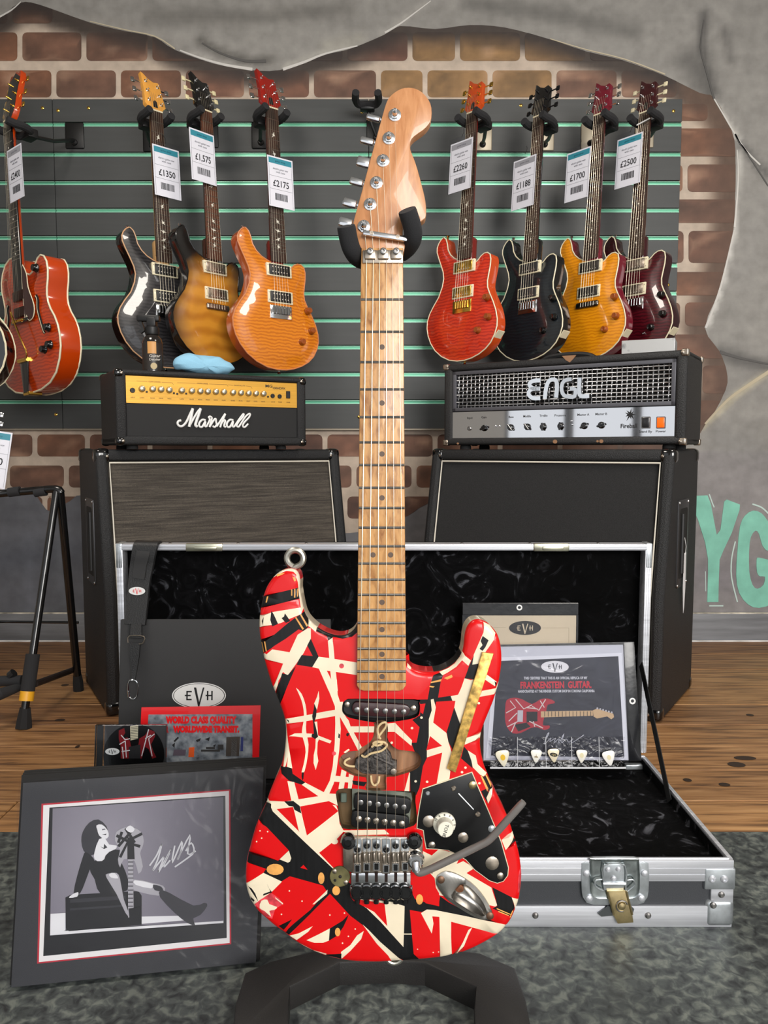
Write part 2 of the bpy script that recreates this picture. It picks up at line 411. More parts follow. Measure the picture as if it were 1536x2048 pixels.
# wall_back: a real slab whose face carries the mural (bricks and letters are raised paint plates)
HS = cat(HOLE, 3)
GP = []
j = -20
while j <= 1285:
    i = -250
    while i <= 1800: GP.append(Vector((i, j))); i += 10
    j += 9
res = delaunay_2d_cdt([Vector(q) for q in HS] + GP, [(i, (i + 1) % len(HS)) for i in range(len(HS))], [], 0, 1e-4)
vv = []
for q in res[0]: p = at_y(q.x, q.y, YW); vv.append((p.x, p.z, 0))
ff, cc, cache = [], [], {}
for f in res[2]:
    ins = inpoly(sum(res[0][i].x for i in f) / 3, sum(res[0][i].y for i in f) / 3, HS)
    f = tuple(reversed(f)); ff.append(f)
    for i in f:
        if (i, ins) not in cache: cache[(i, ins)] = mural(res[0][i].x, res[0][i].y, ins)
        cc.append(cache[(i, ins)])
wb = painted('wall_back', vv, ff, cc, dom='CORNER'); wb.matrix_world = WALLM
struct(wb, 'mural wall painted as grey paper torn open over brickwork')
o = struct(MB().box(-2.8, -.05, -.1, 2.8, ZC, -.002).obj('wall_core', grey)); o.parent = wb; del o['kind']
# painted bricks
rows = [(62, 125, [-88, 40, 168, 300, 430, 560, 690, 820, 915, 1045, 1175, 1300]), (138, 198, [-150, -22, 108, 237, 367, 493, 623, 757, 850, 980, 1108, 1238, 1358]),
        (2, 50, [-150, 20, 110]), (205, 245, [1300, 1420]), (254, 316, [1330, 1500]), (326, 387, [1290, 1370, 1500]), (396, 449, [1330, 1480]), (459, 529, [1290, 1372, 1480]), (541, 594, [1330, 1460]), (602, 655, [1290, 1365, 1440]), (666, 720, [1340, 1470]), (728, 790, [1300, 1400, 1500]), (798, 852, [1330, 1450]),
        (866, 916, [-40, 70, 175, 300, 420, 530, 650, 770, 870, 1000, 1120, 1240, 1350]), (928, 978, [-80, 15, 133, 250, 370, 490, 590, 708, 828, 950, 1060, 1200, 1320]), (990, 1040, [-40, 90, 110, 250, 400, 540, 690, 800, 880, 960])]
def brick_plate(u0, v0, u1, v1, base):
    g = 5
    P = ccw([(x, y) for x, y in rrect(u0 + g, v0 + 3, u1 - g, v1 - 3, 9, 3)])
    pts = list(P); st = 9
    x = u0 + g + st
    while x < u1 - g - 4:
        y = v0 + st
        while y < v1 - 4:
            if inpoly(x, y, P): pts.append((x, y))
            y += st
        x += st
    ed = [(i, (i + 1) % len(P)) for i in range(len(P))]
    for i in range(len(HS)):
        q0, q1 = HS[i], HS[(i + 1) % len(HS)]
        if max(q0[0], q1[0]) > u0 - 5 and min(q0[0], q1[0]) < u1 + 5 and max(q0[1], q1[1]) > v0 - 5 and min(q0[1], q1[1]) < v1 + 5:
            ed.append((len(pts), len(pts) + 1)); pts += [q0, q1]
    r = delaunay_2d_cdt([Vector(p) for p in pts], ed, [], 0, 1e-4)
    V = r[0]; fs = []
    for f in r[2]:
        cx = sum(V[i].x for i in f) / 3; cy = sum(V[i].y for i in f) / 3
        if inpoly(cx, cy, P) and inpoly(cx, cy, HS): fs.append(tuple(f))
    if not fs: return
    used = sorted({i for f in fs for i in f}); mp = {i: k for k, i in enumerate(used)}
    vt, cl = [], []
    for i in used:
        u, v = V[i]
        p = at_y(u, v, YW); vt.append((p.x, p.z, .0012))
        n = noise.noise(Vector((u * .012, v * .03, base[0]))) + .5 * noise.noise(Vector((u * .05, v * .06, 9)))
        k = 1 + .3 * n
        c = [q * k for q in base]
        wht = max(0, noise.noise(Vector((u * .02, v * .03, base[1]))) - .15) * 1.1
        c = [a * (1 - wht) + e * wht for a, e in zip(c, (206, 168, 140))]
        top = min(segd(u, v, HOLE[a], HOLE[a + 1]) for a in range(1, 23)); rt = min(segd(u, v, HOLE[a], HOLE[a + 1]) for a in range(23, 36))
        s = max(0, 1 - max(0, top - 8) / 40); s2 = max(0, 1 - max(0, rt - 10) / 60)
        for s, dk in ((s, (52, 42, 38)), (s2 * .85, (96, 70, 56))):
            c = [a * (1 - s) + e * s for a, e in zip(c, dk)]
        vt[-1] = (*vt[-1][:2], .0012); cl.append(c)
    n = len(vt)
    fs = [tuple(reversed([mp[i] for i in f])) if True else f for f in fs]
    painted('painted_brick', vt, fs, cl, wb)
for v0, v1, cu in rows:
    for a, b_ in zip(cu, cu[1:]):
        if b_ < -20 or a > 1560: continue
        tone = random.choice([(118, 80, 62), (106, 72, 58), (124, 84, 62), (112, 80, 64)])
        if v0 < 200 and a > 750 and a < 1060: tone = (146, 112, 72)
        brick_plate(a, v0, b_, v1, tone)
# graffiti letters
teal = mk('teal_mural_paint', (128, 196, 176), .6, var=(14, .06))
def wp(pts, z=.0015): return [(at_y(u, v, YW).x, at_y(u, v, YW).z) for u, v in pts]
Z7 = lambda pts: [(1380 + x / 6.024, 960 + y / 6.024) for x, y in pts]
MB().prism(wp(Z7([(60, 190), (210, 185), (250, 290), (320, 660), (365, 600), (410, 260), (440, 235), (600, 295), (595, 360), (500, 640), (400, 850), (355, 960), (345, 1200), (340, 1470), (205, 1470), (215, 1150), (215, 950), (180, 750), (95, 480), (60, 400)])), 0, .0015).obj('painted_letter', teal, wb, label='teal painted letter Y')
MB().prism(wp(cat(Z7([(940, 500), (860, 400), (760, 368), (660, 430), (600, 560), (570, 850), (555, 1150), (590, 1360), (700, 1500), (830, 1540), (1000, 1480), (1120, 1300), (1130, 1000), (960, 965), (830, 935), (800, 960), (805, 1110), (840, 1160), (900, 1165), (885, 1260), (810, 1310), (750, 1260), (712, 1100), (710, 850), (730, 690), (785, 610), (830, 650), (870, 790), (950, 860), (1060, 800), (1030, 620)]), 2)), 0, .0015).obj('painted_letter', teal, wb, label='teal painted letter G')
hl = mk('pale_mural_paint', (192, 214, 208), .6)
for pts, w in (([(545, 740), (500, 950), (500, 1180), (570, 1470)], 16), ([(230, 170), (265, 270), (290, 330)], 14), ([(750, 290), (860, 330), (950, 410)], 18), ([(185, 1100), (188, 1340)], 9), ([(230, 1515), (400, 1515)], 16)):
    MB().stroke(wp(Z7(pts)), w / 6.024 * YW / F, 0, .0013).obj('painted_highlight', hl, wb)
# crisp brush strokes of the painted paper edge and its creases
pw, pd, pb_ = mk('torn_edge_white', (204, 201, 196), .6), mk('crease_grey', (84, 82, 80), .6), mk('torn_edge_beige', (188, 176, 150), .6)
for pts, w, mt in (([(1474, 300), (1476, 360), (1469, 455)], (2, 5), pw), ([(1468, 460), (1452, 530), (1436, 590), (1411, 656)], (3, 6), pw), ([(1428, 198), (1448, 232), (1468, 266), (1492, 302), (1520, 330)], (3, 4), pw), ([(1540, 742), (1500, 768), (1455, 800), (1410, 848)], (9, 5), pb_),
                   ([(1408, 40), (1401, 95), (1412, 140), (1428, 198)], (3, 5), pd), ([(1470, 268), (1480, 288), (1490, 300), (1536, 372)], (4, 3), pd), ([(1440, 704), (1480, 716), (1536, 728)], (8, 4), pd),
                   ([(360, 101), (400, 116), (450, 130), (505, 139)], (3, 7), pw), ([(566, 139), (610, 124), (650, 108), (715, 92)], (7, 3), pw), ([(770, 66), (800, 48), (830, 26), (862, 2)], (5, 2), pw), ([(0, 34), (24, 20), (42, 4)], (4, 2), pw),
                   ([(404, 86), (440, 106), (490, 122), (532, 122)], (3, 7), pd), ([(180, 43), (250, 60), (310, 73), (350, 98)], (2, 3), pb_), ([(1100, 78), (1170, 99), (1250, 119), (1330, 149)], (2, 3), pb_)):
    q = [(at_y(u, v, YW).x, at_y(u, v, YW).z) for u, v in pts]; k = YW / F * .8
    MB().stroke(q, (w[0] * k, w[1] * k), 0, .0018).obj('painted_stroke', mt, wb)
# skirting
zs = at_y(1450, 1226, YW).z
sk = mk('worn_grey_gloss', (126, 128, 132), .55, var=((3, 30, 30), .16, 6))
o = MB().rbox(-2.7, YW - .018, 0.0, 2.7, YW - .001, zs, .003, 2).obj('baseboard_back', sk); struct(o, 'scuffed grey skirting board below the mural')
MB().box(-2.7, YW - .021, -.001, 2.7, YW - .0185, .006).obj('gap_filler', mk('chipped_white', (214, 210, 204), .8, var=((9, 40, 40), .25)), o)
MB().box(-2.7, YW - .015, zs - .001, 2.7, YW - .004, zs + .004).obj('top_edge', mk('chipped_edge', (186, 180, 166), .7, var=((20, 40, 40), .35)), o)
# slat wall
YS = 2.925
slat_m = mk('charcoal_slat_laminate', (64, 66, 66), .5, var=((4, 60, 60), .04))
ins_m = mk('green_slat_insert', (104, 186, 152), .38, .25)
inl = mk('pale_green_lip', (168, 226, 200), .3, .2)
lines = [248, 308, 365, 420, 475, 530, 586, 640, 694, 748, 803]
top_z = at_y(700, 198, YS).z; bot_z = at_y(700, 857, YS).z
lz = [at_y(700, v, YS).z for v in lines]
px = 2.9 / F
PANELS = [(-1.75, at_y(114, 500, YS).x - .001, 'charcoal slat wall panel at the left edge behind the archtop guitar'),
          (at_y(114, 500, YS).x + .001, at_y(738, 500, YS).x - .001, 'charcoal slat wall panel behind the three left hanging guitars'),
          (at_y(738, 500, YS).x + .001, at_y(1356, 500, YS).x, 'charcoal slat wall panel behind the four right hanging guitars')]
for x0, x1, lab in PANELS:
    t_ = thing('slat_wall_panel', lab, 'slat wall', Matrix(), 'slat wall panels'); t_.location = (x0, YS, bot_z)
    MB().box(0, .012, 0, x1 - x0, .0245, top_z - bot_z).obj('backing_board', mk('slat_groove', (20, 21, 21), .9), t_)
    es = [top_z] + lz + [bot_z]
    for k in range(len(es) - 1):
        z1 = es[k] - (px * 5 if k else 0); z0 = es[k + 1] + (px * 4 if k < len(es) - 2 else 0)
        MB().rbox(0, 0, z0 - bot_z, x1 - x0, .012, z1 - bot_z, .0008, 1).obj('slat', slat_m, t_, smooth=False)
    for z in lz:
        z -= bot_z
        a = MB(); a.box(.0005, .003, z - px * 4.6, x1 - x0 - .0005, .0118, z + px * .6, 0); a.box(.0005, -.0008, z - px * 4.8, x1 - x0 - .0005, .0115, z - px * 3.4, 1); a.box(.0005, .0002, z + px * 1.2, x1 - x0 - .0005, .0115, z + px * 2.2, 1)
        a.obj('slat_insert', [ins_m, inl], t_, smooth=False)
    for u, v in ((85, 216), (116, 221), (177, 216), (112, 829), (129, 557), (724, 224), (718, 834), (1042, 211), (1347, 222), (1336, 570), (1331, 640)):
        p = at_y(u, v, YS)
        if x0 < p.x < x1: MB().lathe([(.006, 0), (.006, .0012), (.003, .003)], 10, T(p.x - x0, 0, p.z - bot_z) @ RX(90)).obj('screw', GOLD, t_)
    MB().box(0, -.001, -.006, x1 - x0, .02, -.0005).obj('bottom_trim', mk('trim_strip', (150, 140, 124), .4, .4), t_)
# ================================================================ the striped guitar
GD = .885
gs = GD / F
GO = at_depth(764, 1925, GD)
GM = frame(GO, 0, math.degrees(PT))
G = thing('electric_guitar', 'red electric guitar with black and white stripes on the floor stand in front', 'electric guitar', GM)
def gp(u, v): return ((u - 764) * gs, (1925 - v) * gs)
def t_(ox, oy, k=5.12): return lambda pts: [gp(ox + x / k, oy + y / k) for x, y in pts]
t1, t2, t3, t4, t5, t6 = t_(480, 1080), t_(760, 1200), t_(480, 1360), t_(760, 1380), t_(480, 1650), t_(760, 1650)
zA, zB, zH = t_(660, 1360, 6.827), t_(660, 1640, 7.68), t_(640, 160)
RED = mk('red_lacquer', (216, 0, 5), .34, coat=.35, spec=.35)
BLK = mk('black_lacquer', (13, 13, 14), .4, coat=.12, spec=.3, var=((300, 20, 300), .45))
WHT = mk('aged_white_lacquer', (236, 222, 194), .34, coat=.5, var=(16, .05))
ORA = mk('bare_wood_chip', (238, 162, 82), .55, var=(60, .15))
PNK = mk('faded_red', (214, 60, 70), .4, coat=.4, var=(120, .25))
out = (t1([(590, 335), (610, 410), (608, 500), (622, 590), (642, 690), (664, 760), (710, 830), (790, 900), (890, 955), (1000, 985), (1100, 970), (1170, 915), (1205, 840)])
       + t1([(1225, 800), (1240, 800)]) + t2([(230, 620), (262, 630)])
       + t2([(290, 665), (350, 715), (430, 740), (520, 748), (620, 735), (700, 700), (770, 650), (820, 590), (848, 530), (862, 460), (870, 370), (890, 290), (930, 232), (980, 205), (1040, 208), (1100, 235), (1160, 290), (1210, 360), (1240, 460), (1252, 580), (1245, 710), (1220, 860)])
       + t4([(1200, 10), (1170, 110), (1130, 210), (1080, 330), (1045, 430), (1031, 520), (1033, 600), (1046, 680), (1070, 780), (1110, 880), (1160, 1010), (1205, 1090), (1262, 1210), (1320, 1330), (1362, 1460)])
       + t6([(1392, 170), (1424, 280), (1446, 400), (1456, 520), (1450, 630), (1430, 770), (1392, 880), (1350, 975), (1290, 1060), (1220, 1128), (1100, 1205), (950, 1282), (800, 1338), (620, 1373), (400, 1398), (100, 1416)])
       + t5([(1400, 1424), (1200, 1418), (1050, 1400), (900, 1365), (750, 1312), (600, 1232), (500, 1162), (440, 1112), (350, 1050), (260, 972), (180, 900), (120, 815), (82, 735), (57, 640), (49, 540), (54, 430), (72, 325), (100, 220), (130, 110), (165, 0)])
       + t3([(210, 1390), (258, 1285), (295, 1170), (350, 1035), (402, 925), (434, 820), (452, 720), (463, 600), (461, 470), (440, 365), (400, 248), (352, 130), (310, 25)])
       + t1([(262, 1300), (236, 1200), (214, 1080), (196, 980), (190, 850), (204, 720), (230, 590), (270, 480), (330, 390), (400, 328), (480, 298), (545, 300)]))
out = ccw(cat(out, 3))
# outline runs cleaner after dropping near-duplicate points
o2 = [out[0]]
for q in out[1:]:
    if math.dist(q, o2[-1]) > .0012: o2.append(q)
out = o2
LY = []
def ly(c, f, *polys):
    for p in polys: LY.append((c, f(p)))
R_, K_, W_, O_, P_ = 0, 1, 2, 3, 4
ly(K_, t1, [(235, 580), (430, 530), (600, 488), (608, 602), (450, 640), (200, 702)])
ly(W_, t1, [(180, 780), (350, 735), (600, 695), (650, 690), (625, 760), (500, 810), (420, 850), (180, 902)])
ly(K_, t1, [(320, 725), (345, 760), (390, 860), (330, 885), (310, 820)], [(460, 750), (515, 830), (470, 850), (425, 800), (450, 785)], [(242, 785), (235, 880), (222, 830)],
   [(190, 1040), (350, 970), (480, 860), (560, 800), (632, 752), (655, 735), (712, 830), (695, 895), (650, 932), (600, 915), (470, 1010), (350, 1085), (320, 1110), (230, 1162)])
ly(W_, t1, [(220, 1185), (250, 1160), (270, 1172), (330, 1120), (510, 1150), (500, 1270), (440, 1265), (240, 1220)],
   [(660, 925), (690, 905), (725, 905), (725, 1010), (650, 1160), (580, 1260), (490, 1385), (462, 1370), (440, 1350), (420, 1400), (395, 1440), (385, 1490), (355, 1560), (335, 1510), (440, 1270), (510, 1145), (590, 970)])
ly(K_, t1, [(430, 1365), (462, 1372), (490, 1382), (575, 1288), (480, 1510), (405, 1690), (360, 1590), (385, 1490), (410, 1440)],
   [(725, 1010), (760, 1090), (805, 1195), (740, 1302), (580, 1278), (600, 1230), (632, 1178), (745, 1188), (688, 1080)])
ly(W_, t1, [(805, 1195), (920, 1210), (1280, 1268), (1280, 1395), (990, 1352), (870, 1335), (800, 1315), (740, 1302)],
   [(900, 1035), (945, 985), (958, 1100), (970, 1240), (1002, 1545), (950, 1545), (935, 1440), (920, 1300), (910, 1150)], [(800, 1300), (880, 1320), (945, 1450), (1000, 1545), (908, 1545)])
ly(K_, t1, [(780, 890), (900, 950), (1000, 975), (1100, 960), (1170, 905), (1220, 830), (1220, 930), (1150, 990), (1050, 1012), (955, 995), (905, 1030), (890, 988), (780, 935)])
ly(W_, t1, [(695, 810), (790, 895), (775, 938), (700, 880)], [(585, 320), (625, 400), (612, 470), (625, 560), (655, 690), (622, 702), (602, 560), (590, 430), (572, 380)],
   [(320, 395), (400, 315), (480, 285), (560, 295), (610, 345), (590, 372), (545, 326), (470, 316), (400, 350)])
ly(O_, t1, [(375, 352), (460, 335), (440, 352), (378, 376)], [(275, 580), (290, 575), (275, 640), (262, 640)], [(524, 505), (536, 505), (536, 570), (524, 570)], [(555, 500), (567, 500), (566, 590), (553, 590)], [(585, 500), (597, 500), (592, 580), (584, 580)],
   [(612, 762), (624, 756), (695, 876), (682, 888)], [(564, 796), (576, 788), (655, 908), (640, 920)], [(215, 1050), (225, 1050), (245, 1150), (235, 1155)], [(245, 1040), (258, 1040), (275, 1140), (262, 1140)], [(535, 375), (560, 385), (575, 415), (556, 425)])
# right horn and upper right
ly(K_, t2, [(550, 770), (640, 740), (645, 775), (622, 835), (595, 1000), (730, 980), (748, 1030), (575, 1042), (540, 1250), (520, 1400), (480, 1540), (484, 1610), (440, 1700), (405, 1920), (370, 2000), (310, 1972), (305, 1762), (420, 1662), (350, 1542), (320, 1462), (375, 1460), (405, 1302), (330, 1228), (410, 1180), (412, 1065), (390, 1020), (488, 1018), (515, 860), (545, 778)])
ly(R_, t2, [(412, 1066), (466, 1060), (440, 1168), (414, 1150)])
ly(W_, t2, [(520, 1020), (548, 1012), (572, 1100), (548, 1235), (545, 1255), (680, 1362), (700, 1452), (735, 1562), (690, 1712), (720, 1752), (710, 1837), (580, 1882), (637, 1562), (480, 1612), (480, 1542), (500, 1400), (500, 1220), (530, 1130)])
ly(R_, t2, [(512, 1392), (636, 1494), (474, 1540)])
ly(W_, t2, [(1060, 225), (1130, 260), (1185, 340), (1165, 410), (1110, 490), (1060, 560), (1020, 655), (945, 662), (960, 560), (1030, 400), (1060, 330)])
ly(K_, t2, [(1052, 368), (1112, 412), (1080, 482), (1050, 522), (1018, 500), (1050, 462), (1030, 420)])
ly(W_, t2, [(850, 555), (932, 620), (905, 674), (832, 610)])
ly(K_, t2, [(960, 568), (945, 662), (1022, 650), (1000, 760), (962, 815), (866, 802), (890, 740), (910, 680), (948, 595)])
ly(W_, t2, [(866, 802), (930, 820), (968, 810), (1010, 700), (920, 1080), (860, 1200), (822, 1285), (760, 1105), (772, 1032), (742, 1032), (724, 985), (800, 970), (832, 900)],
   [(1090, 760), (1195, 838), (1178, 884), (1070, 812)], [(1045, 930), (1190, 905), (1212, 845), (1235, 850), (1205, 945), (1170, 968), (1020, 992)])
ly(K_, t2, [(760, 1100), (826, 1285), (780, 1430), (740, 1530), (700, 1452), (682, 1352), (720, 1230)])
ly(W_, t2, [(875, 1415), (1060, 1362), (1045, 1420), (868, 1482)], [(72, 1265), (155, 1258), (250, 1360), (328, 1438), (322, 1495), (150, 1350), (72, 1350)], [(610, 742), (700, 705), (770, 655), (820, 592), (845, 530), (868, 565), (835, 625), (782, 685), (700, 740), (640, 772)], [(282, 655), (322, 700), (312, 716), (278, 690)])
ly(K_, t2, [(1150, 1395), (1166, 1390), (1158, 1450), (1146, 1440)], [(1172, 830), (1195, 850), (1185, 890)])
ly(O_, t2, [(520, 838), (630, 810), (625, 832), (520, 852)], [(510, 878), (560, 886), (545, 897), (505, 890)], [(655, 800), (735, 765), (745, 790), (690, 815)])
# waist
ly(W_, t3, cat([(575, 80), (630, 140), (670, 250), (682, 360), (675, 480), (682, 560), (702, 660), (690, 800), (670, 900), (655, 945), (630, 945), (650, 870), (672, 740), (660, 650), (635, 560), (640, 480), (655, 400), (650, 300), (630, 210), (592, 120)], 2),
   [(805, 110), (812, 190), (792, 290), (775, 335), (758, 245), (790, 170)], [(755, 430), (790, 425), (800, 570), (815, 590), (795, 640), (790, 750), (802, 830), (775, 922), (753, 850), (755, 770), (772, 690), (775, 605), (760, 520)],
   [(462, 402), (660, 365), (830, 330), (985, 303), (985, 367), (850, 390), (660, 425), (478, 452)], [(500, 577), (560, 547), (640, 545), (738, 550), (738, 586), (650, 590), (560, 577)], [(795, 566), (938, 622), (922, 650), (790, 602)],
   [(865, -5), (992, -5), (1000, 150), (1025, 225), (1055, 222), (1048, 320), (1092, 390), (1112, 412), (1132, 475), (1248, 690), (1210, 722), (1110, 530), (1022, 375), (1032, 500), (1016, 720), (985, 950), (960, 1060), (910, 1172), (858, 1150), (920, 1030), (950, 880), (970, 650), (976, 450), (972, 270)],
   [(1120, 475), (1400, 475), (1400, 536), (1165, 536)], [(980, 980), (1160, 1000), (1150, 1052), (955, 1040)], [(1040, 915), (1090, 940), (1062, 1115), (1008, 1115)], [(1115, 960), (1165, 980), (1142, 1115), (1104, 1115)], [(1060, 740), (1110, 705), (1125, 715), (1080, 750)],
   [(440, 395), (470, 440), (492, 640), (536, 905), (480, 892), (492, 785), (470, 870), (440, 940), (462, 560)])
ly(K_, t3, [(760, 240), (785, 300), (780, 370), (762, 430), (776, 480), (800, 580), (770, 605), (732, 580), (735, 555), (756, 550), (750, 440), (738, 370), (755, 300)], [(468, 398), (500, 415), (500, 440)], [(635, 945), (655, 945), (650, 1010), (640, 1030), (630, 985)],
   [(405, 895), (480, 888), (530, 905), (540, 960), (668, 1050), (632, 1072), (500, 1030), (425, 960)], [(1010, 545), (1025, 560), (1020, 600), (1005, 590)], [(1095, 540), (1125, 548), (1105, 580), (1085, 565)], [(1150, 1030), (1300, 1045), (1270, 1090), (1160, 1070)])
ly(W_, t3, [(632, 1072), (668, 1050), (880, 1160), (1010, 1168), (1010, 1292), (910, 1240), (615, 1292), (598, 1222), (802, 1190), (640, 1078)],
   [(270, 1222), (300, 1240), (450, 1245), (600, 1225), (985, 1285), (1005, 1340), (1020, 1470), (1060, 1540), (1480, 1533), (1530, 1580), (1150, 1592), (1060, 1553), (1000, 1620), (810, 1770), (962, 1930), (930, 1930), (700, 1700), (480, 1490), (310, 1320), (250, 1290)])
ly(R_, t3, [(615, 1295), (910, 1240), (1007, 1342), (830, 1482), (685, 1592), (650, 1450)], [(375, 1322), (545, 1300), (608, 1555)])
ly(W_, t3, [(485, 1035), (555, 1045), (600, 1222), (620, 1350), (668, 1545), (602, 1545), (552, 1330), (525, 1230)])
ly(K_, t3, [(452, 1243), (545, 1238), (612, 1290), (628, 1367), (558, 1330), (545, 1296), (500, 1290)])
# lower left
ly(K_, t5, [(230, -215), (320, -215), (318, -180), (335, -140), (480, 0), (700, 210), (960, 455), (1130, 600), (1230, 760), (1400, 930), (1536, 1090), (1600, 1165), (1600, 1340), (1400, 1165), (1250, 1020), (1130, 930), (920, 702), (890, 680), (850, 620), (510, 525), (420, 580), (240, 490), (265, 450), (70, 385), (85, 280), (195, -80)])
ly(W_, t5, [(500, 262), (525, 340), (512, 375), (490, 386), (405, 352)])
ly(R_, t5, [(150, 0), (180, -40), (272, 20), (500, 260), (390, 366), (80, 285)], [(50, 385), (95, 392), (270, 450), (80, 605), (40, 560)], [(650, 408), (692, 458), (618, 438)])
ly(W_, t5, [(60, 605), (240, 490), (430, 580), (320, 690), (200, 772), (190, 812), (150, 850), (60, 740)])
ly(K_, t5, [(275, 600), (290, 640), (330, 690), (235, 725), (240, 705), (310, 680)], [(80, 630), (120, 650), (155, 700), (190, 790), (150, 730), (110, 670)], [(105, 740), (150, 770), (140, 790), (110, 780)])
ly(P_, t5, [(200, 770), (320, 695), (400, 750), (440, 810), (360, 860), (330, 960), (250, 940), (190, 850), (140, 825)])
ly(W_, t5, cat([(220, 775), (280, 765), (300, 810), (380, 840), (350, 870), (300, 880), (320, 940), (250, 880), (200, 850)], 2), [(360, 738), (440, 800), (440, 815), (365, 755)])
ly(K_, t5, [(895, 668), (922, 705), (700, 930), (500, 1128), (455, 1100), (550, 1010), (720, 870)], [(395, 1035), (535, 965), (450, 1078)])
ly(W_, t5, [(897, 662), (892, 705), (760, 812), (742, 812), (868, 690)])
ly(R_, t5, [(545, 960), (570, 945), (470, 1100), (440, 1085)])
ly(W_, t5, [(500, 1140), (600, 1110), (745, 1035), (700, 1092), (580, 1182)], [(680, 1180), (800, 1122), (922, 1058), (916, 1182), (850, 1206), (760, 1206)])
ly(K_, t5, [(1112, 918), (1050, 980), (920, 1060), (910, 1186), (1000, 1130), (1060, 1040), (1100, 955)])
ly(W_, t5, [(1268, 1085), (1240, 1170), (1130, 1290), (1040, 1378), (1034, 1300), (1130, 1230), (1200, 1130)], [(1255, 1018), (1330, 1085), (1420, 1150), (1440, 1200), (1540, 1282), (1660, 1395), (1550, 1400), (1520, 1340), (1400, 1215)])
ly(K_, t5, [(880, 1330), (1040, 1318), (1035, 1380), (880, 1350)], [(500, 1130), (610, 1220), (570, 1190)])
ly(W_, t5, [(600, 1225), (750, 1290), (885, 1320), (880, 1338), (740, 1308), (600, 1240)])
# lower right
ly(K_, t6, [(0, 600), (310, 600), (330, 700), (360, 760), (600, 832), (615, 728), (700, 790), (900, 900), (1100, 960), (1200, 1000), (480, 866), (430, 892), (305, 870), (330, 1100), (345, 1320), (405, 1400), (235, 1400), (0, 1195), (-140, 1050), (-300, 750)])
ly(W_, t6, [(-280, 760), (-60, 765), (50, 780), (150, 790), (200, 815), (252, 830), (248, 1000), (240, 1250), (0, 985), (-140, 850)])
ly(R_, t6, [(-300, 735), (-200, 765), (-60, 785), (46, 802), (74, 1036), (-60, 890), (-270, 778)])
ly(W_, t6, [(235, 1112), (330, 1112), (330, 1122), (235, 1122)])
ly(R_, t6, [(305, 870), (430, 892), (530, 1110), (545, 1000), (610, 940), (615, 1370), (405, 1395), (345, 1320)])
ly(W_, t6, [(440, 268), (530, 312), (600, 250), (720, 275), (820, 320), (785, 400), (852, 370), (970, 440), (885, 492), (1140, 640), (1165, 720), (1200, 822), (1180, 836), (1120, 820), (620, 722), (556, 700), (560, 545), (500, 480), (440, 440)])
ly(R_, t6, [(322, 430), (560, 545), (572, 640), (606, 700), (606, 832), (470, 802), (400, 722), (330, 650)])
ly(K_, t6, [(420, 440), (530, 470), (540, 498), (500, 490), (425, 462)])
ly(W_, t6, [(420, 902), (480, 865), (560, 870), (900, 938), (1285, 1025), (1300, 1060), (1205, 1125), (950, 1050), (728, 990), (728, 1150), (742, 1380), (618, 1380), (608, 940), (535, 935), (548, 1010), (530, 1112)],
   [(945, 1048), (905, 1130), (860, 1240), (800, 1345), (770, 1345), (850, 1200), (905, 1075)])
ly(K_, t6, [(1150, 638), (1350, 740), (1380, 850), (1340, 935), (1210, 880), (1150, 855), (1200, 830), (1185, 760)])
ly(W_, t6, [(1348, 742), (1445, 778), (1390, 880), (1370, 800)], [(1245, 152), (1375, 80), (1380, 130), (1340, 190), (1288, 258)])
ly(K_, t6, [(1375, 140), (1400, 185), (1310, 242), (1345, 180)])
ly(O_, t6, [(1195, 850), (1340, 915), (1336, 922), (1195, 862)], [(1215, 880), (1320, 925), (1318, 931), (1210, 890)], [(1355, 880), (1368, 880), (1340, 955), (1328, 950)])
ly(P_, t6, [(1425, 480), (1450, 450), (1450, 560), (1430, 690), (1412, 700), (1415, 560)])
# right waist
ly(K_, t4, [(860, 578), (930, 660), (948, 802), (830, 700)])
ly(W_, t4, [(898, 618), (980, 670), (1000, 760), (1070, 830), (1100, 860), (1060, 885), (1030, 872), (950, 792), (935, 720)])
ly(K_, t4, [(1030, 868), (1062, 888), (1095, 870), (1160, 990), (1130, 1062), (1090, 1000)], [(1035, 1035), (1092, 1010), (1132, 1080), (1100, 1155), (1060, 1090)])
ly(O_, t4, [(1078, 870), (1092, 872), (1152, 985), (1138, 1000)], [(1030, 880), (1044, 876), (1110, 1010), (1098, 1040)])
ly(W_, t4, [(1128, 1020), (1165, 1008), (1142, 1092), (1108, 1165), (1090, 1105)])
ly(W_, t4, [(300, 845), (308, 850), (300, 1040), (250, 1035)])
for q in ((360, 455, 88, 58), (832, 545, 33, 60), (985, 672, 40, 48), (1000, 1096, 28, 44)):
    LY.append((O_, t5(ell(*q, 14))))
LY.append((O_, t6(ell(405, 762, 36, 54, 12))))
for x, y in ((205, 60), (283, 68), (222, 135), (170, 170), (506, 675), (635, 780), (920, 922), (1070, 902), (1050, 1210), (1110, 1140), (1180, 1065), (425, 915)): LY.append((W_, t5(ell(x, y, 8, 8, 7))))
for x, y in ((385, 1272), (545, 1305), (600, 1300)): LY.append((W_, t6(ell(x, y, 7, 6, 7))))
for x, y in ((425, 283), (875, 795), (840, 842), (1018, 955), (483, 940), (328, 390), (365, 935), (1012, 135), (120, 540)): LY.append((W_, t4(ell(x, y, 14, 13, 8))))
LY.append((P_, t1(ell(1040, 1290, 26, 26, 10)))); LY.append((P_, t3(ell(963, 752, 22, 22, 10)))); LY.append((W_, t5(ell(968, 168, 36, 30, 12))))
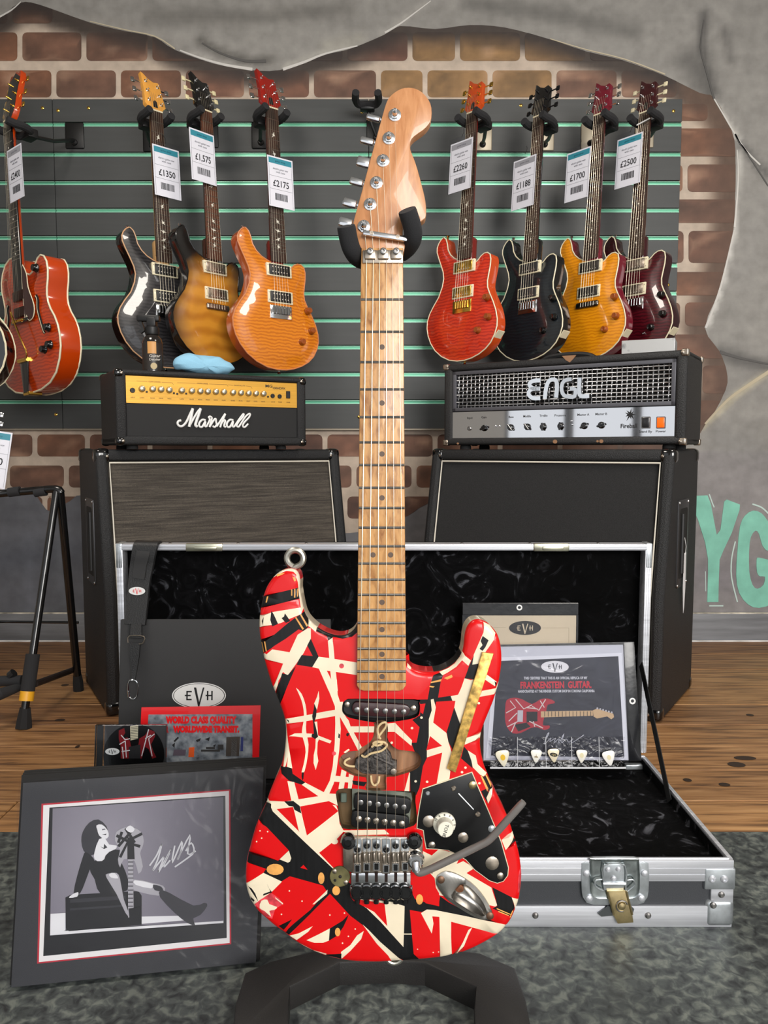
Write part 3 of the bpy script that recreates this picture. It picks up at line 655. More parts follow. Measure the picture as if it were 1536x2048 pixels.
# routes
route_neck = zA(cat([(165, 380), (180, 310), (230, 265), (350, 255), (1150, 262), (1220, 300), (1226, 420), (1200, 490), (1090, 535), (800, 578), (600, 580), (300, 525), (220, 490), (172, 440)], 2))
route_mid = zA(cat([(120, 1110), (160, 1030), (260, 975), (380, 965), (430, 920), (530, 860), (590, 770), (605, 610), (605, 585), (785, 585), (782, 780), (830, 870), (930, 950), (1150, 975), (1220, 1020), (1246, 1090), (1220, 1180), (1130, 1240), (980, 1290), (870, 1320), (775, 1325), (762, 1400), (760, 1502), (500, 1502), (495, 1420), (490, 1330), (340, 1310), (200, 1230), (140, 1180)], 2))
route_bridge = zA(cat([(80, 1560), (110, 1500), (200, 1480), (430, 1490), (500, 1504), (760, 1510), (1120, 1520), (1170, 1560), (1165, 1650), (1182, 1800), (1180, 1950), (1080, 2010), (850, 2030), (250, 2040), (150, 1990), (120, 1850), (108, 1730)], 2))
jack_in = t6([(738, 735), (790, 632), (850, 600), (930, 640), (1020, 740), (1075, 850), (1072, 922), (980, 902), (860, 832)])
ROUTES = [route_neck, route_mid, route_bridge, t6(cat([(738, 735), (790, 632), (850, 600), (930, 640), (1020, 740), (1075, 850), (1072, 922), (980, 902), (860, 832)], 3))]
R0 = .0065
K = 1000
pts = [Vector((x * K, y * K)) for x, y in out]; edges = [(i, (i + 1) % len(out)) for i in range(len(out))]
def addpoly(p, closed=True):
    b0 = len(pts); pts.extend(Vector((x * K, y * K)) for x, y in p)
    edges.extend((b0 + i, b0 + (i + 1) % len(p)) for i in range(len(p)))
for q in (.06, .22, .5, 1.0):
    r = inset(out, R0 * q)
    pts.extend(Vector((x * K, y * K)) for x, y in r if pdist(x, y, out) > R0 * q * .8)
for c, p in LY: addpoly(p)
for p in ROUTES: addpoly(p)
res = delaunay_2d_cdt(pts, edges, [], 0, 1e-3)
LB = [(c, p, min(x for x, y in p), max(x for x, y in p), min(y for x, y in p), max(y for x, y in p)) for c, p in LY]
V, FS, MI = [], [], []
for q in res[0]:
    x, y = q.x / K, q.y / K
    d = pdist(x, y, out)
    z = 0 if d >= R0 else -R0 * (1 - math.sqrt(max(0, 1 - ((R0 - d) / R0) ** 2)))
    V.append((x, y, z))
for f in res[2]:
    x = sum(V[i][0] for i in f) / 3; y = sum(V[i][1] for i in f) / 3
    if not inpoly(x, y, out) or any(inpoly(x, y, p) for p in ROUTES): continue
    c = 0
    for cc_, p, a, b_, c_, d_ in reversed(LB):
        if a <= x <= b_ and c_ <= y <= d_ and inpoly(x, y, p): c = cc_; break
    FS.append(tuple(f)); MI.append(c)
b0 = len(V); n = len(out); TH = .044
V += [(x, y, -R0) for x, y in out] + [(x, y, -TH + .005) for x, y in out] + [(x, y, -TH) for x, y in inset(out, .005)]
random.seed(3); cur, left = 0, 0
for i in range(n):
    j = (i + 1) % n
    if left <= 0: cur = random.choice([0, 0, 2, 1, 2]); left = random.randint(4, 14)
    left -= 1
    for k in (0, 1): FS.append((b0 + k * n + j, b0 + k * n + i, b0 + (k + 1) * n + i, b0 + (k + 1) * n + j)); MI.append(cur)
FS.append(tuple(reversed(range(b0 + 2 * n, b0 + 3 * n)))); MI.append(0)
a = MB(); a.v = V; a.f = FS; a.m = MI
a.obj('body', [RED, BLK, WHT, ORA, PNK], G, 45)
random.seed(11)
CAV = wood('routed_alder', (92, 60, 40), (176, 128, 92), (50, 9, 50), .7)
CAVD = mk('black_cavity_paint', (22, 19, 18), .7)
CAVO = wood('stained_route', (58, 44, 30), (128, 100, 62), (30, 12, 30), .7)
for p, mt, dep in ((route_neck, CAVD, .012), (route_mid, CAV, .011), (route_bridge, CAVO, .015)):
    q = ccw(p); a = MB(); nn = len(q)
    a.rings([[(x, y, -.0002) for x, y in q], [(x, y, -dep + .003) for x, y in q], [(x, y, -dep) for x, y in inset(q, .002)]], False, True)
    a.obj('pickup_route', mt, G, -1)
# neck
MAPLE = wood('worn_birdseye_maple', (150, 98, 52), (202, 150, 92), (170, 45, 60), .38, .35, c2=(218, 168, 110), bump=.05)
HEADM = wood('maple_headstock', (186, 124, 78), (212, 152, 104), (160, 30, 60), .35, .4, bump=.03)
nk = [gp(*q) for q in ((723, 500), (806, 500), (806, 540), (812, 1368), (806, 1376), (800, 1379), (728, 1379), (719, 1376), (714, 1368), (722, 540))]
ZN = .008
neck = MB().prism(nk, -.014, ZN, bev=.0016).obj('neck', MAPLE, G)
hp = zH(cat([(440, 1800), (432, 1740), (385, 1700), (360, 1600), (345, 1500), (350, 1430), (420, 1180), (500, 880), (580, 590), (660, 300), (700, 200), (760, 140), (830, 100), (905, 88), (980, 100), (1050, 140), (1110, 210), (1140, 290), (1140, 400), (1110, 470), (1050, 530), (965, 590), (928, 640), (925, 720), (960, 810), (1000, 930), (1040, 1080), (1070, 1200), (1085, 1300), (1085, 1400), (1060, 1440), (1000, 1475), (960, 1420), (900, 1400), (858, 1470), (846, 1600), (848, 1800)], 2))
MB().prism(hp, -.012, .003, bev=.0015).obj('headstock', HEADM, G)
FR = [603, 667, 727, 781, 836, 886, 931, 976, 1016, 1055, 1092, 1126, 1158, 1188, 1218, 1244, 1270, 1295, 1317, 1340, 1360]
for v in FR:
    k = (v - 500) / 870; x0 = gp(723 - 9 * k, 0)[0]; x1 = gp(806 + 6 * k, 0)[0]; y = gp(0, v)[1]
    a = MB(); a.tube([(x0 + .0004, y, ZN - .0004), (x1 - .0004, y, ZN - .0004)], .0017, 8); a.obj('fret', STEEL, neck)
dot = mk('dark_dot_inlay', (92, 72, 58), .5)
for u, v in ((764, 697), (764, 808), (764, 909), (764, 996), (746, 1109), (781, 1109), (764, 1203), (764, 1257), (764, 1306), (764, 1350)):
    MB().lathe([(.0031, ZN - .001), (.0031, ZN + .00015)], 16, T(*gp(u, v))).obj('dot_inlay', dot, neck)
# strings
SN = [733.7, 746.8, 759.5, 772.8, 784.9, 797]; SB = [715.3, 734.2, 753.5, 772.5, 791, 809.5]
PO = [(765, 375), (705, 612), (645, 840), (578, 1065), (514, 1285), (450, 1510)]
gaug = [.00058, .00050, .00042, .00026, .0002, .00016]
for i in range(6):
    po = PO[5 - i]; pu = (640 + po[0] / 5.12, 160 + po[1] / 5.12)
    pth = [(*gp(*pu), .007), (*gp(SN[i], 508), .0085), (*gp(SN[i], 530), ZN + .003), (*gp(SB[i], 1708), .0125), (*gp(SB[i], 1728), .010)]
    MB().tube(pth, gaug[i] * .9, 6).obj('string', STRING, G)
# tuners
KX = [(545, 320), (480, 560), (445, 780), (370, 985), (300, 1205), (260, 1410)]
for i, (q, kx) in enumerate(zip(PO, KX)):
    x, y = zH([q])[0]; kx_, ky_ = zH([kx])[0]
    t = MB(); t.lathe([(.0072, .003), (.0072, .0042), (.0062, .0046)], 20, T(x, y)); t.lathe([(.0056, .0044), (.0056, .0058), (.0046, .0064)], 6, T(x, y))
    t.lathe([(.0036, .006), (.0034, .0095), (.0026, .0125), (.0028, .014), (.0012, .0152)], 14, T(x, y))
    tp = t.obj('tuner_post', CHROME, G)
    t = MB(); ex, ey = zH([(q[0] - 130, q[1] - 30)])[0]
    t.tube([(ex + .012, ey - .002, -.016), (kx_ + .006, ky_ - .001, -.016)], .0022, 8)
    w = (.0045, .0055, .0095, .006, .0075, .0085)[i]
    t.rbox(-.0085, -w / 2 - .001, -.0035, .0085, w / 2 + .001, .0035, .0022, 2, M=T(kx_, ky_, -.016) @ RZ(-16))
    t.obj('tuner_button', CHROME, tp)
t = MB(); a0, a1 = zH([(442, 1595), (890, 1665)]); ang = math.degrees(math.atan2(a1[1] - a0[1], a1[0] - a0[0])); Lb = math.dist(a0, a1)
tb = MB().rbox(0, -.003, .0085, Lb, .003, .0125, .0012, 2, M=T(*a0) @ RZ(ang)).obj('string_retainer_bar', CHROME, G)
for q in ((530, 1608), (795, 1645)): MB().lathe([(.0023, .012), (.0023, .0134), (.0012, .0134), (.001, .0128)], 12, T(*zH([q])[0])).obj('screw', NICKEL, tb)
x0, y0 = zH([(438, 1905)])[0]; x1, y1 = zH([(848, 1770)])[0]
nt_ = MB().rbox(x0, y0, .002, x1, y1, ZN + .002, .001, 2).obj('locking_nut', NICKEL, G)
for cx in (515, 648, 778):
    x, y = zH([(cx, 1825)])[0]
    cl = MB().rbox(x - .0062, y - .0052, ZN + .0015, x + .0062, y + .0052, ZN + .006, .0012, 2).obj('clamp_block', NICKEL, nt_)
    MB().lathe([(.0036, ZN + .0055), (.0036, ZN + .0092), (.003, ZN + .0096), (.0017, ZN + .0096), (.0016, ZN + .0075)], 14, T(*zH([(cx, 1800)])[0])).obj('clamp_screw', STEEL, nt_)
# neck pickup
pk = MB(); pk.prism(zA(cat([(180, 400), (195, 320), (280, 280), (1120, 290), (1205, 330), (1205, 440), (1120, 500), (700, 540), (300, 500), (200, 460)], 2)), -.0115, -.006)
pk = pk.obj('neck_pickup', mk('black_pickup_base', (20, 18, 18), .5), G)
MB().prism(zA(cat([(300, 380), (330, 312), (400, 300), (700, 315), (1000, 335), (1075, 370), (1090, 430), (1050, 490), (950, 510), (680, 495), (400, 480), (320, 440)], 2)), -.007, .001, bev=.001).obj('bobbin', mk('maroon_bobbin', (52, 16, 20), .35, coat=.3), pk)
for i, cx in enumerate((370, 500, 630, 755, 880, 1005)): MB().lathe([(.0032, 0), (.0032, .0016), (.0026, .002)], 14, T(*zA([(cx, 400 + i * 6)])[0], .0004)).obj('pole_piece', STEEL, pk)
for q in ((228, 350), (1140, 402)): MB().lathe([(.0034, -.007), (.0034, -.0045), (.002, -.0038)], 12, T(*zA([q])[0])).obj('screw', NICKEL, pk)
# old switch and loose wires in the middle route
sw = MB(); q = zA([(330, 1200), (350, 1100), (430, 1050), (560, 930), (640, 880), (760, 940), (830, 1030), (850, 1110), (915, 1130), (910, 1260), (850, 1320), (450, 1300), (370, 1250)])
sw.prism(q, -.011, -.0045, bev=.0015); sw.prism(zA([(520, 1080), (640, 900), (740, 950), (820, 1060), (840, 1180), (700, 1270), (560, 1260)]), -.006, -.0008, bev=.0012); sw.tube([(*zA([(600, 1040)])[0], 0), (*zA([(850, 1160)])[0], -.002)], .0022, 6)
sw = sw.obj('old_selector_switch', mk('corroded_switch', (70, 66, 64), .55, .3, var=(220, .35), bump=(260, .9)), G, 25)
MB().lathe([(.0035, -.006), (.0035, -.001), (.0018, -.0006)], 12, T(*zA([(868, 1255)])[0])).obj('screw', NICKEL, sw)
WIR = mk('cloth_wire', (224, 198, 150), .7)
for w in ([(430, 1035, -.002), (480, 1050, 0), (560, 1000, .001), (700, 960, .002), (775, 890, .002), (740, 840, .003), (640, 830, .003), (590, 860, .002), (640, 885, .003), (710, 860, .003), (660, 835, .004), (570, 910, .001)],
          [(665, 790, .001), (650, 660, .002), (700, 585, .003), (760, 570, .003), (765, 620, .003), (705, 710, .002), (670, 760, .002), (690, 800, .001)], [(270, 1090, -.006), (210, 1115, -.004), (200, 1160, -.004), (260, 1190, -.004), (335, 1200, -.005)],
          [(556, 1325, -.006), (570, 1420, -.005), (612, 1455, -.004), (662, 1410, -.005), (672, 1335, -.006)]):
    p = cat([(*zA([r[:2]])[0], r[2]) for r in w], 5, False); MB().tube(p, .0013, 7).obj('wire', WIR, G)
MB().lathe([(.0085, -.0105), (.0085, -.009)], 18, T(*zA([(240, 1040)])[0])).obj('copper_patch', mk('dull_patch', (124, 92, 74), .6), G)
# bridge humbucker
hb = MB(); hb.prism(zA([(300, 1500), (800, 1530), (1110, 1565), (1125, 1650), (1110, 1700), (1090, 1990), (300, 1970)]), -.013, -.0055)
hb = hb.obj('bridge_pickup', mk('pickup_baseplate', (120, 124, 112), .45, .7, var=(60, .2)), G)
bob = mk('black_bobbin', (15, 15, 16), .45, spec=.3)
for q in ([(380, 1552), (700, 1580), (1050, 1612), (1105, 1680), (1092, 1780), (1020, 1832), (700, 1800), (370, 1770), (322, 1700), (332, 1600)], [(350, 1780), (700, 1818), (1020, 1850), (1080, 1910), (1072, 1990), (1010, 2030), (700, 2022), (340, 2008), (288, 1930), (300, 1830)]):
    MB().prism(zA(cat(q, 2)), -.006, .0012, bev=.0008).obj('bobbin', bob, hb)
for i in range(6):
    MB().lathe([(.0031, .0005), (.0031, .0020), (.0024, .0023)], 14, T(*zA([(420 + i * 117.5, 1665 + i * 13)])[0])).obj('pole_piece', STEEL, hb)
    e = MB(); e.lathe([(.0036, .0008), (.0036, .0022), (.002, .0032)], 14, T(*zA([(395 + i * 117, 1890 + i * 13)])[0])); e.box(-.0032, -.0004, .003, .0032, .0004, .0034, M=T(*zA([(395 + i * 117, 1890 + i * 13)])[0]) @ RZ(30 * i)); e.obj('pole_screw', NICKEL, hb)
MB().rbox(*zA([(140, 1700)])[0], -.008, *zA([(225, 1570)])[0], -.005, .001, 1).obj('mounting_tab', mk('green_tab', (104, 116, 104), .5, .5), hb)
# tremolo bridge
tr = MB().prism(zB([(195, 262), (215, 248), (350, 236), (1405, 236), (1420, 260), (1425, 720), (1240, 745), (1240, 770), (310, 770), (270, 740), (205, 685)]), .001, .0055, bev=.0012).obj('tremolo', NICKEL, G)
for i, cx in enumerate((425, 568, 715, 862, 1005, 1150)):
    dy = (20, 0, -10, 25, 5, -10)[i]
    (x0, y0), (x1, y1) = zB([(cx - 66, 745 + dy)])[0], zB([(cx + 66, 440 + dy)])[0]
    sd = MB(); sd.rbox(x0, y0, .005, x1, y1, .0095, .0006, 1); w = x1 - x0
    sd.rbox(x0 + w * .08, y0 + .013, .009, x0 + w * .38, y1, .0135, .0012, 2); sd.rbox(x1 - w * .38, y0 + .013, .009, x1 - w * .08, y1, .0135, .0012, 2)
    sd = sd.obj('saddle', NICKEL, tr)
    q0, q1 = zB([(cx - 30, 705 + dy)])[0], zB([(cx + 30, 610 + dy)])[0]
    MB().rbox(q0[0] - .0014, q0[1] - .0014, .0092, q1[0] + .0014, q1[1] + .0014, .0112, .0006, 1).obj('slot_frame', CHROME, sd)
    MB().rbox(q0[0], q0[1], .0095, q1[0], q1[1], .0118, .0004, 1).obj('string_slot', GLOSSBLK, sd)
    MB().rbox(*zB([(cx - 62, 470)])[0], .0055, *zB([(cx + 62, 250)])[0], .0078, .0006, 1).obj('saddle_foot', ZINC, sd)
    MB().lathe([(.0038, .0075), (.0038, .0112), (.003, .0116), (.0018, .0116), (.0016, .0098)], 12, T(*zB([(cx, 330 + (60 if i in (0, 3) else 0))])[0])).obj('saddle_screw', GLOSSBLK, sd)
(x0, y0), (x1, y1) = zB([(325, 985)])[0], zB([(1240, 772)])[0]
tk = MB().rbox(x0, y0, .002, x1, y1, .0065, .0015, 2).obj('tail_block', CHROME, tr)
for i, cx in enumerate((420, 565, 712, 862, 1008, 1155)):
    MB().rbox(*zB([(cx - 26, 915)])[0], .004, *zB([(cx + 26, 765)])[0], .0068, .0005, 1).obj('clamp_slot', mk('slot_dark', (46, 32, 28), .5, .6), tk)
    x, y = zB([(cx, 1060)])[0]
    k = MB(); k.lathe([(.0075, 0), (.0082, .004), (.0082, .009), (.007, .0105), (.006, .0105), (.0055, .0098)], 18, T(x, y, .001)); k.tube([(x, y - .004, .003), (x, y - .0145, .0035)], .0032, 10)
    k.obj('fine_tuner', GLOSSBLK, tr)
    MB().rbox(x - .0075, y + .0045, .0015, x + .0075, y1 - .02, .0065, .0008, 1).obj('tuner_lug', CHROME, tr)
for q in ((285, 285), (1292, 280)):
    k = MB(); k.lathe([(.0088, 0), (.0088, .006), (.0075, .0082), (.004, .0088), (.0035, .0075)], 20, T(*zB([q])[0], .004)); k.obj('pivot_post', GLOSSBLK, tr)
ar = MB(); x, y = zB([(1310, 560)])[0]
ar.lathe([(.0105, .004), (.0105, .008), (.0085, .0105), (.0085, .014), (.0068, .0158)], 18, T(x, y)); ar.tube([(x, y, .014), (*zB([(1318, 640)])[0], .0165), (*zB([(1320, 680)])[0], .0165)], .0052, 12)
cl = ar.obj('arm_collar', CHROME, tr)
ap = cat([(*gp(832, 1724), .0165), (*gp(836, 1731), .0175), (*gp(852, 1725), .020), (*gp(905, 1694), .027), (*gp(948, 1668), .033), (*gp(966, 1656), .036), (*gp(978, 1643), .038), (*gp(1003, 1610), .043), (*gp(1032, 1572), .048)], 4, False)
MB().tube(ap, [.0042] * (len(ap) - 1) + [.0036], 12).obj('tremolo_arm', mk('dull_gunmetal', (140, 134, 130), .36, .45), tr)
# pickguard, knob, screws
pgp = t4([(440, 1010), (940, 840), (1000, 985), (1110, 1240), (1236, 1545)]) + t6([(1275, 300), (1312, 430), (1305, 510), (1262, 568), (1200, 588), (1120, 562), (970, 452), (880, 350), (800, 302), (700, 252), (590, 240), (475, 236), (455, 130), (445, 50)]) + t4([(445, 1430), (380, 1410), (388, 1300), (410, 1170)])
pg = MB().prism(inset(ccw(pgp), -.0006), .0001, .0012).obj('pickguard', CREAM, G)
MB().prism(inset(ccw(pgp), .0003), .001, .0022, bev=.0004).obj('pickguard_face', mk('black_pickguard', (15, 15, 16), .35, coat=.1, spec=.35, bump=(60, .05)), pg)
for f, x, y, r, mt in ((t4, 487, 1048, .0025, ZINC), (t4, 752, 998, .003, NICKEL), (t4, 945, 965, .0045, BRASSY), (t4, 1000, 1265, .003, NICKEL), (t4, 1138, 1410, .004, ZINC), (t4, 497, 1335, .0068, NICKEL), (t4, 848, 1500, .006, NICKEL),
                       (t6, 530, 195, .004, NICKEL), (t6, 1145, 380, .0078, NICKEL), (t6, 1228, 510, .004, NICKEL)):
    MB().lathe([(r, .002), (r, .0032), (r * .6, .0042)], 14, T(*f([(x, y)])[0])).obj('screw', mt, pg)
MB().tube([(*t4([(800, 1050)])[0], .0024), (*t4([(955, 1215)])[0], .0024)], .0007, 6).obj('slot_line', ZINC, pg)
x, y = t4([(657, 1360)])[0]
kb = MB(); kb.lathe([(.0132, .0025), (.0128, .0045), (.0105, .0062), (.0095, .0065), (.0088, .019), (.008, .0198)], 28, T(x, y)); kb = kb.obj('tone_knob', mk('aged_white_plastic', (236, 232, 214), .35, coat=.2), pg)
for i in range(9):
    an = math.radians(150 - i * 30); text(str(10 - i), kb, INK, x + .0112 * math.cos(an), y + .0112 * math.sin(an), .0062, .0036, rot=math.degrees(an) - 90, name='numeral')
text('TONE', kb, INK, x - .0002, y - .001, .0199, .0055, rot=-105)
# jack plate
jo = t6(cat([(570, 560), (590, 510), (640, 475), (700, 465), (800, 500), (930, 580), (1030, 680), (1110, 800), (1155, 900), (1140, 950), (1080, 965), (980, 940), (850, 870), (700, 770), (610, 670), (575, 600)], 2))
def polar(p, c, n):
    r = []
    for k in range(n):
        a_ = 2 * math.pi * k / n; dx, dy = math.cos(a_), math.sin(a_); best = 0
        for i in range(len(p)):
            (ax, ay), (bx, by) = p[i], p[(i + 1) % len(p)]
            ex, ey = bx - ax, by - ay; den = dx * ey - dy * ex
            if abs(den) < 1e-12: continue
            tt = ((ax - c[0]) * ey - (ay - c[1]) * ex) / den; ss = ((ax - c[0]) * dy - (ay - c[1]) * dx) / den
            if tt > 0 and -1e-6 <= ss <= 1 + 1e-6: best = max(best, tt)
        r.append((c[0] + dx * best, c[1] + dy * best))
    return r
jc = t6([(900, 755)])[0]; A_ = polar(jo, jc, 56); B_ = polar(ROUTES[3], jc, 56)
lp = lambda a, b, t: [(p[0] * (1 - t) + q[0] * t, p[1] * (1 - t) + q[1] * t) for p, q in zip(a, b)]
cen = [jc] * 56; deep = t6([(890, 750)])[0]; de = [deep] * 56
z3 = lambda p, z: [(x, y, z) for x, y in p]
jk = MB().rings([z3(A_, .0002), z3(A_, .0016), z3(lp(A_, B_, .08), .0024), z3(lp(A_, B_, .85), .003), z3(lp(A_, B_, .97), .0022), z3(B_, .0005), z3(lp(B_, de, .12), -.004), z3(lp(B_, de, .3), -.008), z3(lp(B_, de, .6), -.0105), z3(lp(B_, de, .9), -.011)], False, True).obj('jack_plate', mk('worn_steel_plate', (178, 174, 168), .26, 1, var=(50, .12)), G, 50)
MB().prism(t6(ell(818, 680, 50, 42, 16, .5)), -.0112, -.0065, bev=.001).obj('jack_socket', mk('rusty_socket', (116, 74, 50), .6, .5, var=(120, .3)), jk)
for q in ((622, 548), (1122, 918)): MB().lathe([(.0044, .002), (.0044, .0032), (.0026, .0044)], 14, T(*t6([q])[0])).obj('screw', mk('rusty_screw', (120, 92, 74), .5, .8), jk)
# brass bar, round plate, eye hooks
MB().prism([gp(964, 1303.5), gp(986, 1306), gp(910.5, 1543), gp(894, 1535)], .0003, .0045, bev=.0008).obj('brass_bar', mk('worn_brass_leaf', (196, 160, 88), .42, .75, var=(150, .3)), G)
x, y = t5([(1025, 520)])[0]
rp = MB().lathe([(.0118, .0002), (.0118, .0018), (.0112, .0024)], 32, T(x, y)).obj('round_plate', mk('tarnished_coin', (128, 122, 84), .45, .7, var=(90, .15)), G)
for q, r, mt in (((970, 465), .0026, NICKEL), ((1085, 578), .0026, NICKEL), ((1027, 518), .0019, CAVD), ((975, 555), .0016, CAVD)): MB().lathe([(r, .002), (r, .003), (r * .5, .0036)], 10, T(*t5([q])[0])).obj('screw', mt, rp)  # two screws, then two studs coloured black for the dark of holes
EYEM = mk('galvanised_eye', (176, 174, 164), .4, 1)
cx, cy = t1([(545, 198)])[0]; rr = 86 / 5.12 * gs
pth = [(cx + rr * math.sin(a), cy + rr * math.cos(a), -.02) for a in (math.radians(d) for d in range(-150, 166, 15))]
pth = [(pth[0][0] + .003, pth[0][1] - .002, -.0205)] + pth + [(*t1([(545, 292)])[0], -.019), (*t1([(505, 330)])[0], -.02)]
MB().tube(pth, .0038, 10).obj('strap_eye', EYEM, G)
cx, cy = gp(789, 1927)
MB().tube([(cx + .0105 * math.sin(a), cy - .002 + .0105 * math.cos(a), -.022) for a in (math.radians(d) for d in range(0, 360, 18))], .0028, 10, True).obj('strap_eye', EYEM, G)
# ================================================================ its stand
post_xy = at_depth(764, 1500, GD + .075)
SB0 = at_z(766, 1925, 0)
SM = frame((SB0.x, SB0.y, 0))
ST = thing('guitar_stand', 'black guitar stand with flat arched base holding the striped guitar by its neck', 'guitar stand', SM)
SI = SM.inverted()
def floorpt(u, v, z=.03): p = at_z(u, v, z); return (p.x - SB0.x, p.y - SB0.y)
STM = mk('stand_powder_coat', (31, 29, 28), .5, bump=(500, .15))
zb = .034
ob = [floorpt(*q, zb) for q in ((466, 2075), (470, 2010), (490, 1945), (540, 1922), (640, 1898), (700, 1872), (830, 1872), (900, 1898), (960, 1905), (1030, 1935), (1052, 2000), (1066, 2075))]
ib = [floorpt(*q, zb) for q in ((950, 2075), (948, 2020), (952, 1972), (890, 1944), (850, 1925), (780, 1920), (680, 1924), (580, 1972), (577, 2010), (578, 2075))]
MB().prism(ob + ib, 0, zb, bev=.003, M=RX(-90)).obj('base', STM, ST, 30)
def sl(u, v, d): return tuple(SI @ at_depth(u, v, d))
pb = MB(); bx = sl(766, 1890, 1.16)
mid = sl(764, 700, GD + .07)
y_n = sl(764, 508, GD + .055)
bot = (mid[0], zb - .004, mid[2] - .0)
pb.tube([(0, zb - .005, -.02), (0, .25, -.035), (0, .6, -.055), (y_n[0], y_n[1] - .06, y_n[2] - .012)], .0125, 14)
pb.obj('post', GLOSSBLK, ST)
yk = MB(); yk.rbox(y_n[0] - .016, y_n[1] - .085, y_n[2] - .03, y_n[0] + .016, y_n[1] + .01, y_n[2] - .002, .004, 2); yk.obj('yoke_head', BLACK, ST)
for pth in ([(724, 520, .03), (714, 514, .012), (704, 500, -.004), (698, 482, -.012), (692, 452, -.02)], [(804, 505, .03), (818, 492, .012), (826, 474, -.006), (824, 452, -.016), (814, 420, -.026)]):
    p = cat([sl(u, v, GD + d) for u, v, d in pth], 5, False)
    MB().tube(p, [.0105] * (len(p) - 1) + [.0100], 16).obj('padded_arm', FOAM, ST)
# ================================================================ flight case
CY0, CY1 = 1.143, 1.553           # front and back of the base
CW = .541; CH = .108
CM = frame((0, CY0, 0))
FC = thing('flight_case', 'open black flight case with aluminium edges and crushed velvet lining behind the guitar', 'flight case', CM)
D = CY1 - CY0
ABS = mk('black_case_laminate', (58, 60, 64), .55, bump=(900, .25))
m, nt, lk, b = nodes('crushed_black_velvet'); MATS['velvet'] = m
t = tex(nt, lk, (17, 17, 17), detail=5, Distortion=3.2); t2 = tex(nt, lk, 5, detail=2)
r = ramp(nt, lk, fac(t), [(.46, (3, 3, 4)), (.6, (14, 14, 16)), (.74, (92, 93, 99))])
r2 = ramp(nt, lk, fac(t2), [(.38, (110, 110, 110)), (.6, (255, 255, 255))])
mx = nt.new('ShaderNodeMixRGB'); mx.blend_type = 'MULTIPLY'; mx.inputs[0].default_value = 1; lk.new(r.outputs[0], mx.inputs[1]); lk.new(r2.outputs[0], mx.inputs[2])
lk.new(mx.outputs[0], b.inputs['Base Color']); b.inputs['Roughness'].default_value = .85; b.inputs['Specular IOR Level'].default_value = .1
bu = nt.new('ShaderNodeBump'); bu.inputs['Strength'].default_value = .35; bu.inputs['Distance'].default_value = .006; lk.new(fac(t), bu.inputs['Height']); lk.new(bu.outputs[0], b.inputs['Normal'])
VEL = m
bs = MB(); w = .008
bs.box(-CW + .002, .004, -D + .002, CW - .002, .012, -.003)
bs.box(-CW + .003, .004, -w, CW - .003, CH - .004, -.003); bs.box(-CW + .003, .004, -D + .003, CW - .003, CH - .004, -D + w)
bs.box(-CW + .003, .004, -D + w, -CW + w, CH - .004, -w); bs.box(CW - w, .004, -D + w, CW - .003, CH - .004, -w)
base = bs.obj('case_base', ABS, FC)
def cushion(x0, x1, y0, y1, z, axis, name, par, nx=60, ny=40, amp=.006):
    a = MB(); vs = []
    for j in range(ny + 1):
        for i in range(nx + 1):
            x = x0 + (x1 - x0) * i / nx; y = y0 + (y1 - y0) * j / ny
            e = min(i, nx - i, 3) / 3 * min(j, ny - j, 3) / 3
            h = z + amp * e * (noise.noise(Vector((x * 9, y * 9, z * 5))) + .5 * noise.noise(Vector((x * 26, y * 26, 3))))
            vs.append((x, h, y) if axis == 'y' else (x, y, h))
    a.add(vs, [(j * (nx + 1) + i, j * (nx + 1) + i + 1, (j + 1) * (nx + 1) + i + 1, (j + 1) * (nx + 1) + i) for j in range(ny) for i in range(nx)])
    return a.obj(name, VEL, par, 80)
cushion(-CW + w, CW - w, -w, -D + w, CH - .022, 'y', 'velvet_lining', base)
a = MB()
for z0, z1 in ((-.0095, -.0082), (-D + .0082, -D + .0095)): a.box(-CW + w, CH - .03, z0, CW - w, CH - .004, z1)
for x0 in (-CW + .0082, CW - .0095): a.box(x0, CH - .03, -D + w, x0 + .0013, CH - .004, -w)
a.obj('velvet_edge', VEL, base)
# aluminium rims and edges
def bar(par, name, *b_, bev=.0012, mt=ALU): return MB().rbox(*b_, bev, 2).obj(name, mt, par)
fr = [bar(base, 'rim_extrusion', -CW, CH - .034, -.006, CW, CH, .0015), bar(base, 'rim_extrusion', -CW, CH - .034, -D - .0015, CW, CH, -D + .006),
      bar(base, 'rim_extrusion', -CW - .0015, CH - .034, -D + .006, -CW + .006, CH - .0004, -.006), bar(base, 'rim_extrusion', CW - .006, CH - .034, -D + .006, CW + .0015, CH - .0004, -.006)]
for y in (CH - .0235, CH - .0135): MB().box(-CW + .001, y, .0012, CW - .001, y + .0012, .0021).obj('rim_ridge', ALU, fr[0])
for z in (-.004, ): MB().box(-CW + .006, CH - .0002, -.0055, CW - .006, CH + .0018, -.003).obj('rim_tongue', ALU, fr[0])
eb = bar(base, 'edge_angle', -CW, .0, -.004, CW, .034, .0018)
bar(base, 'edge_angle', -CW, .0, -D - .0018, CW, .034, -D + .004); bar(base, 'edge_angle', -CW - .0018, .0, -D + .004, -CW + .004, .034, -.004); bar(base, 'edge_angle', CW - .004, .0, -D + .004, CW + .0018, .034, -.004)
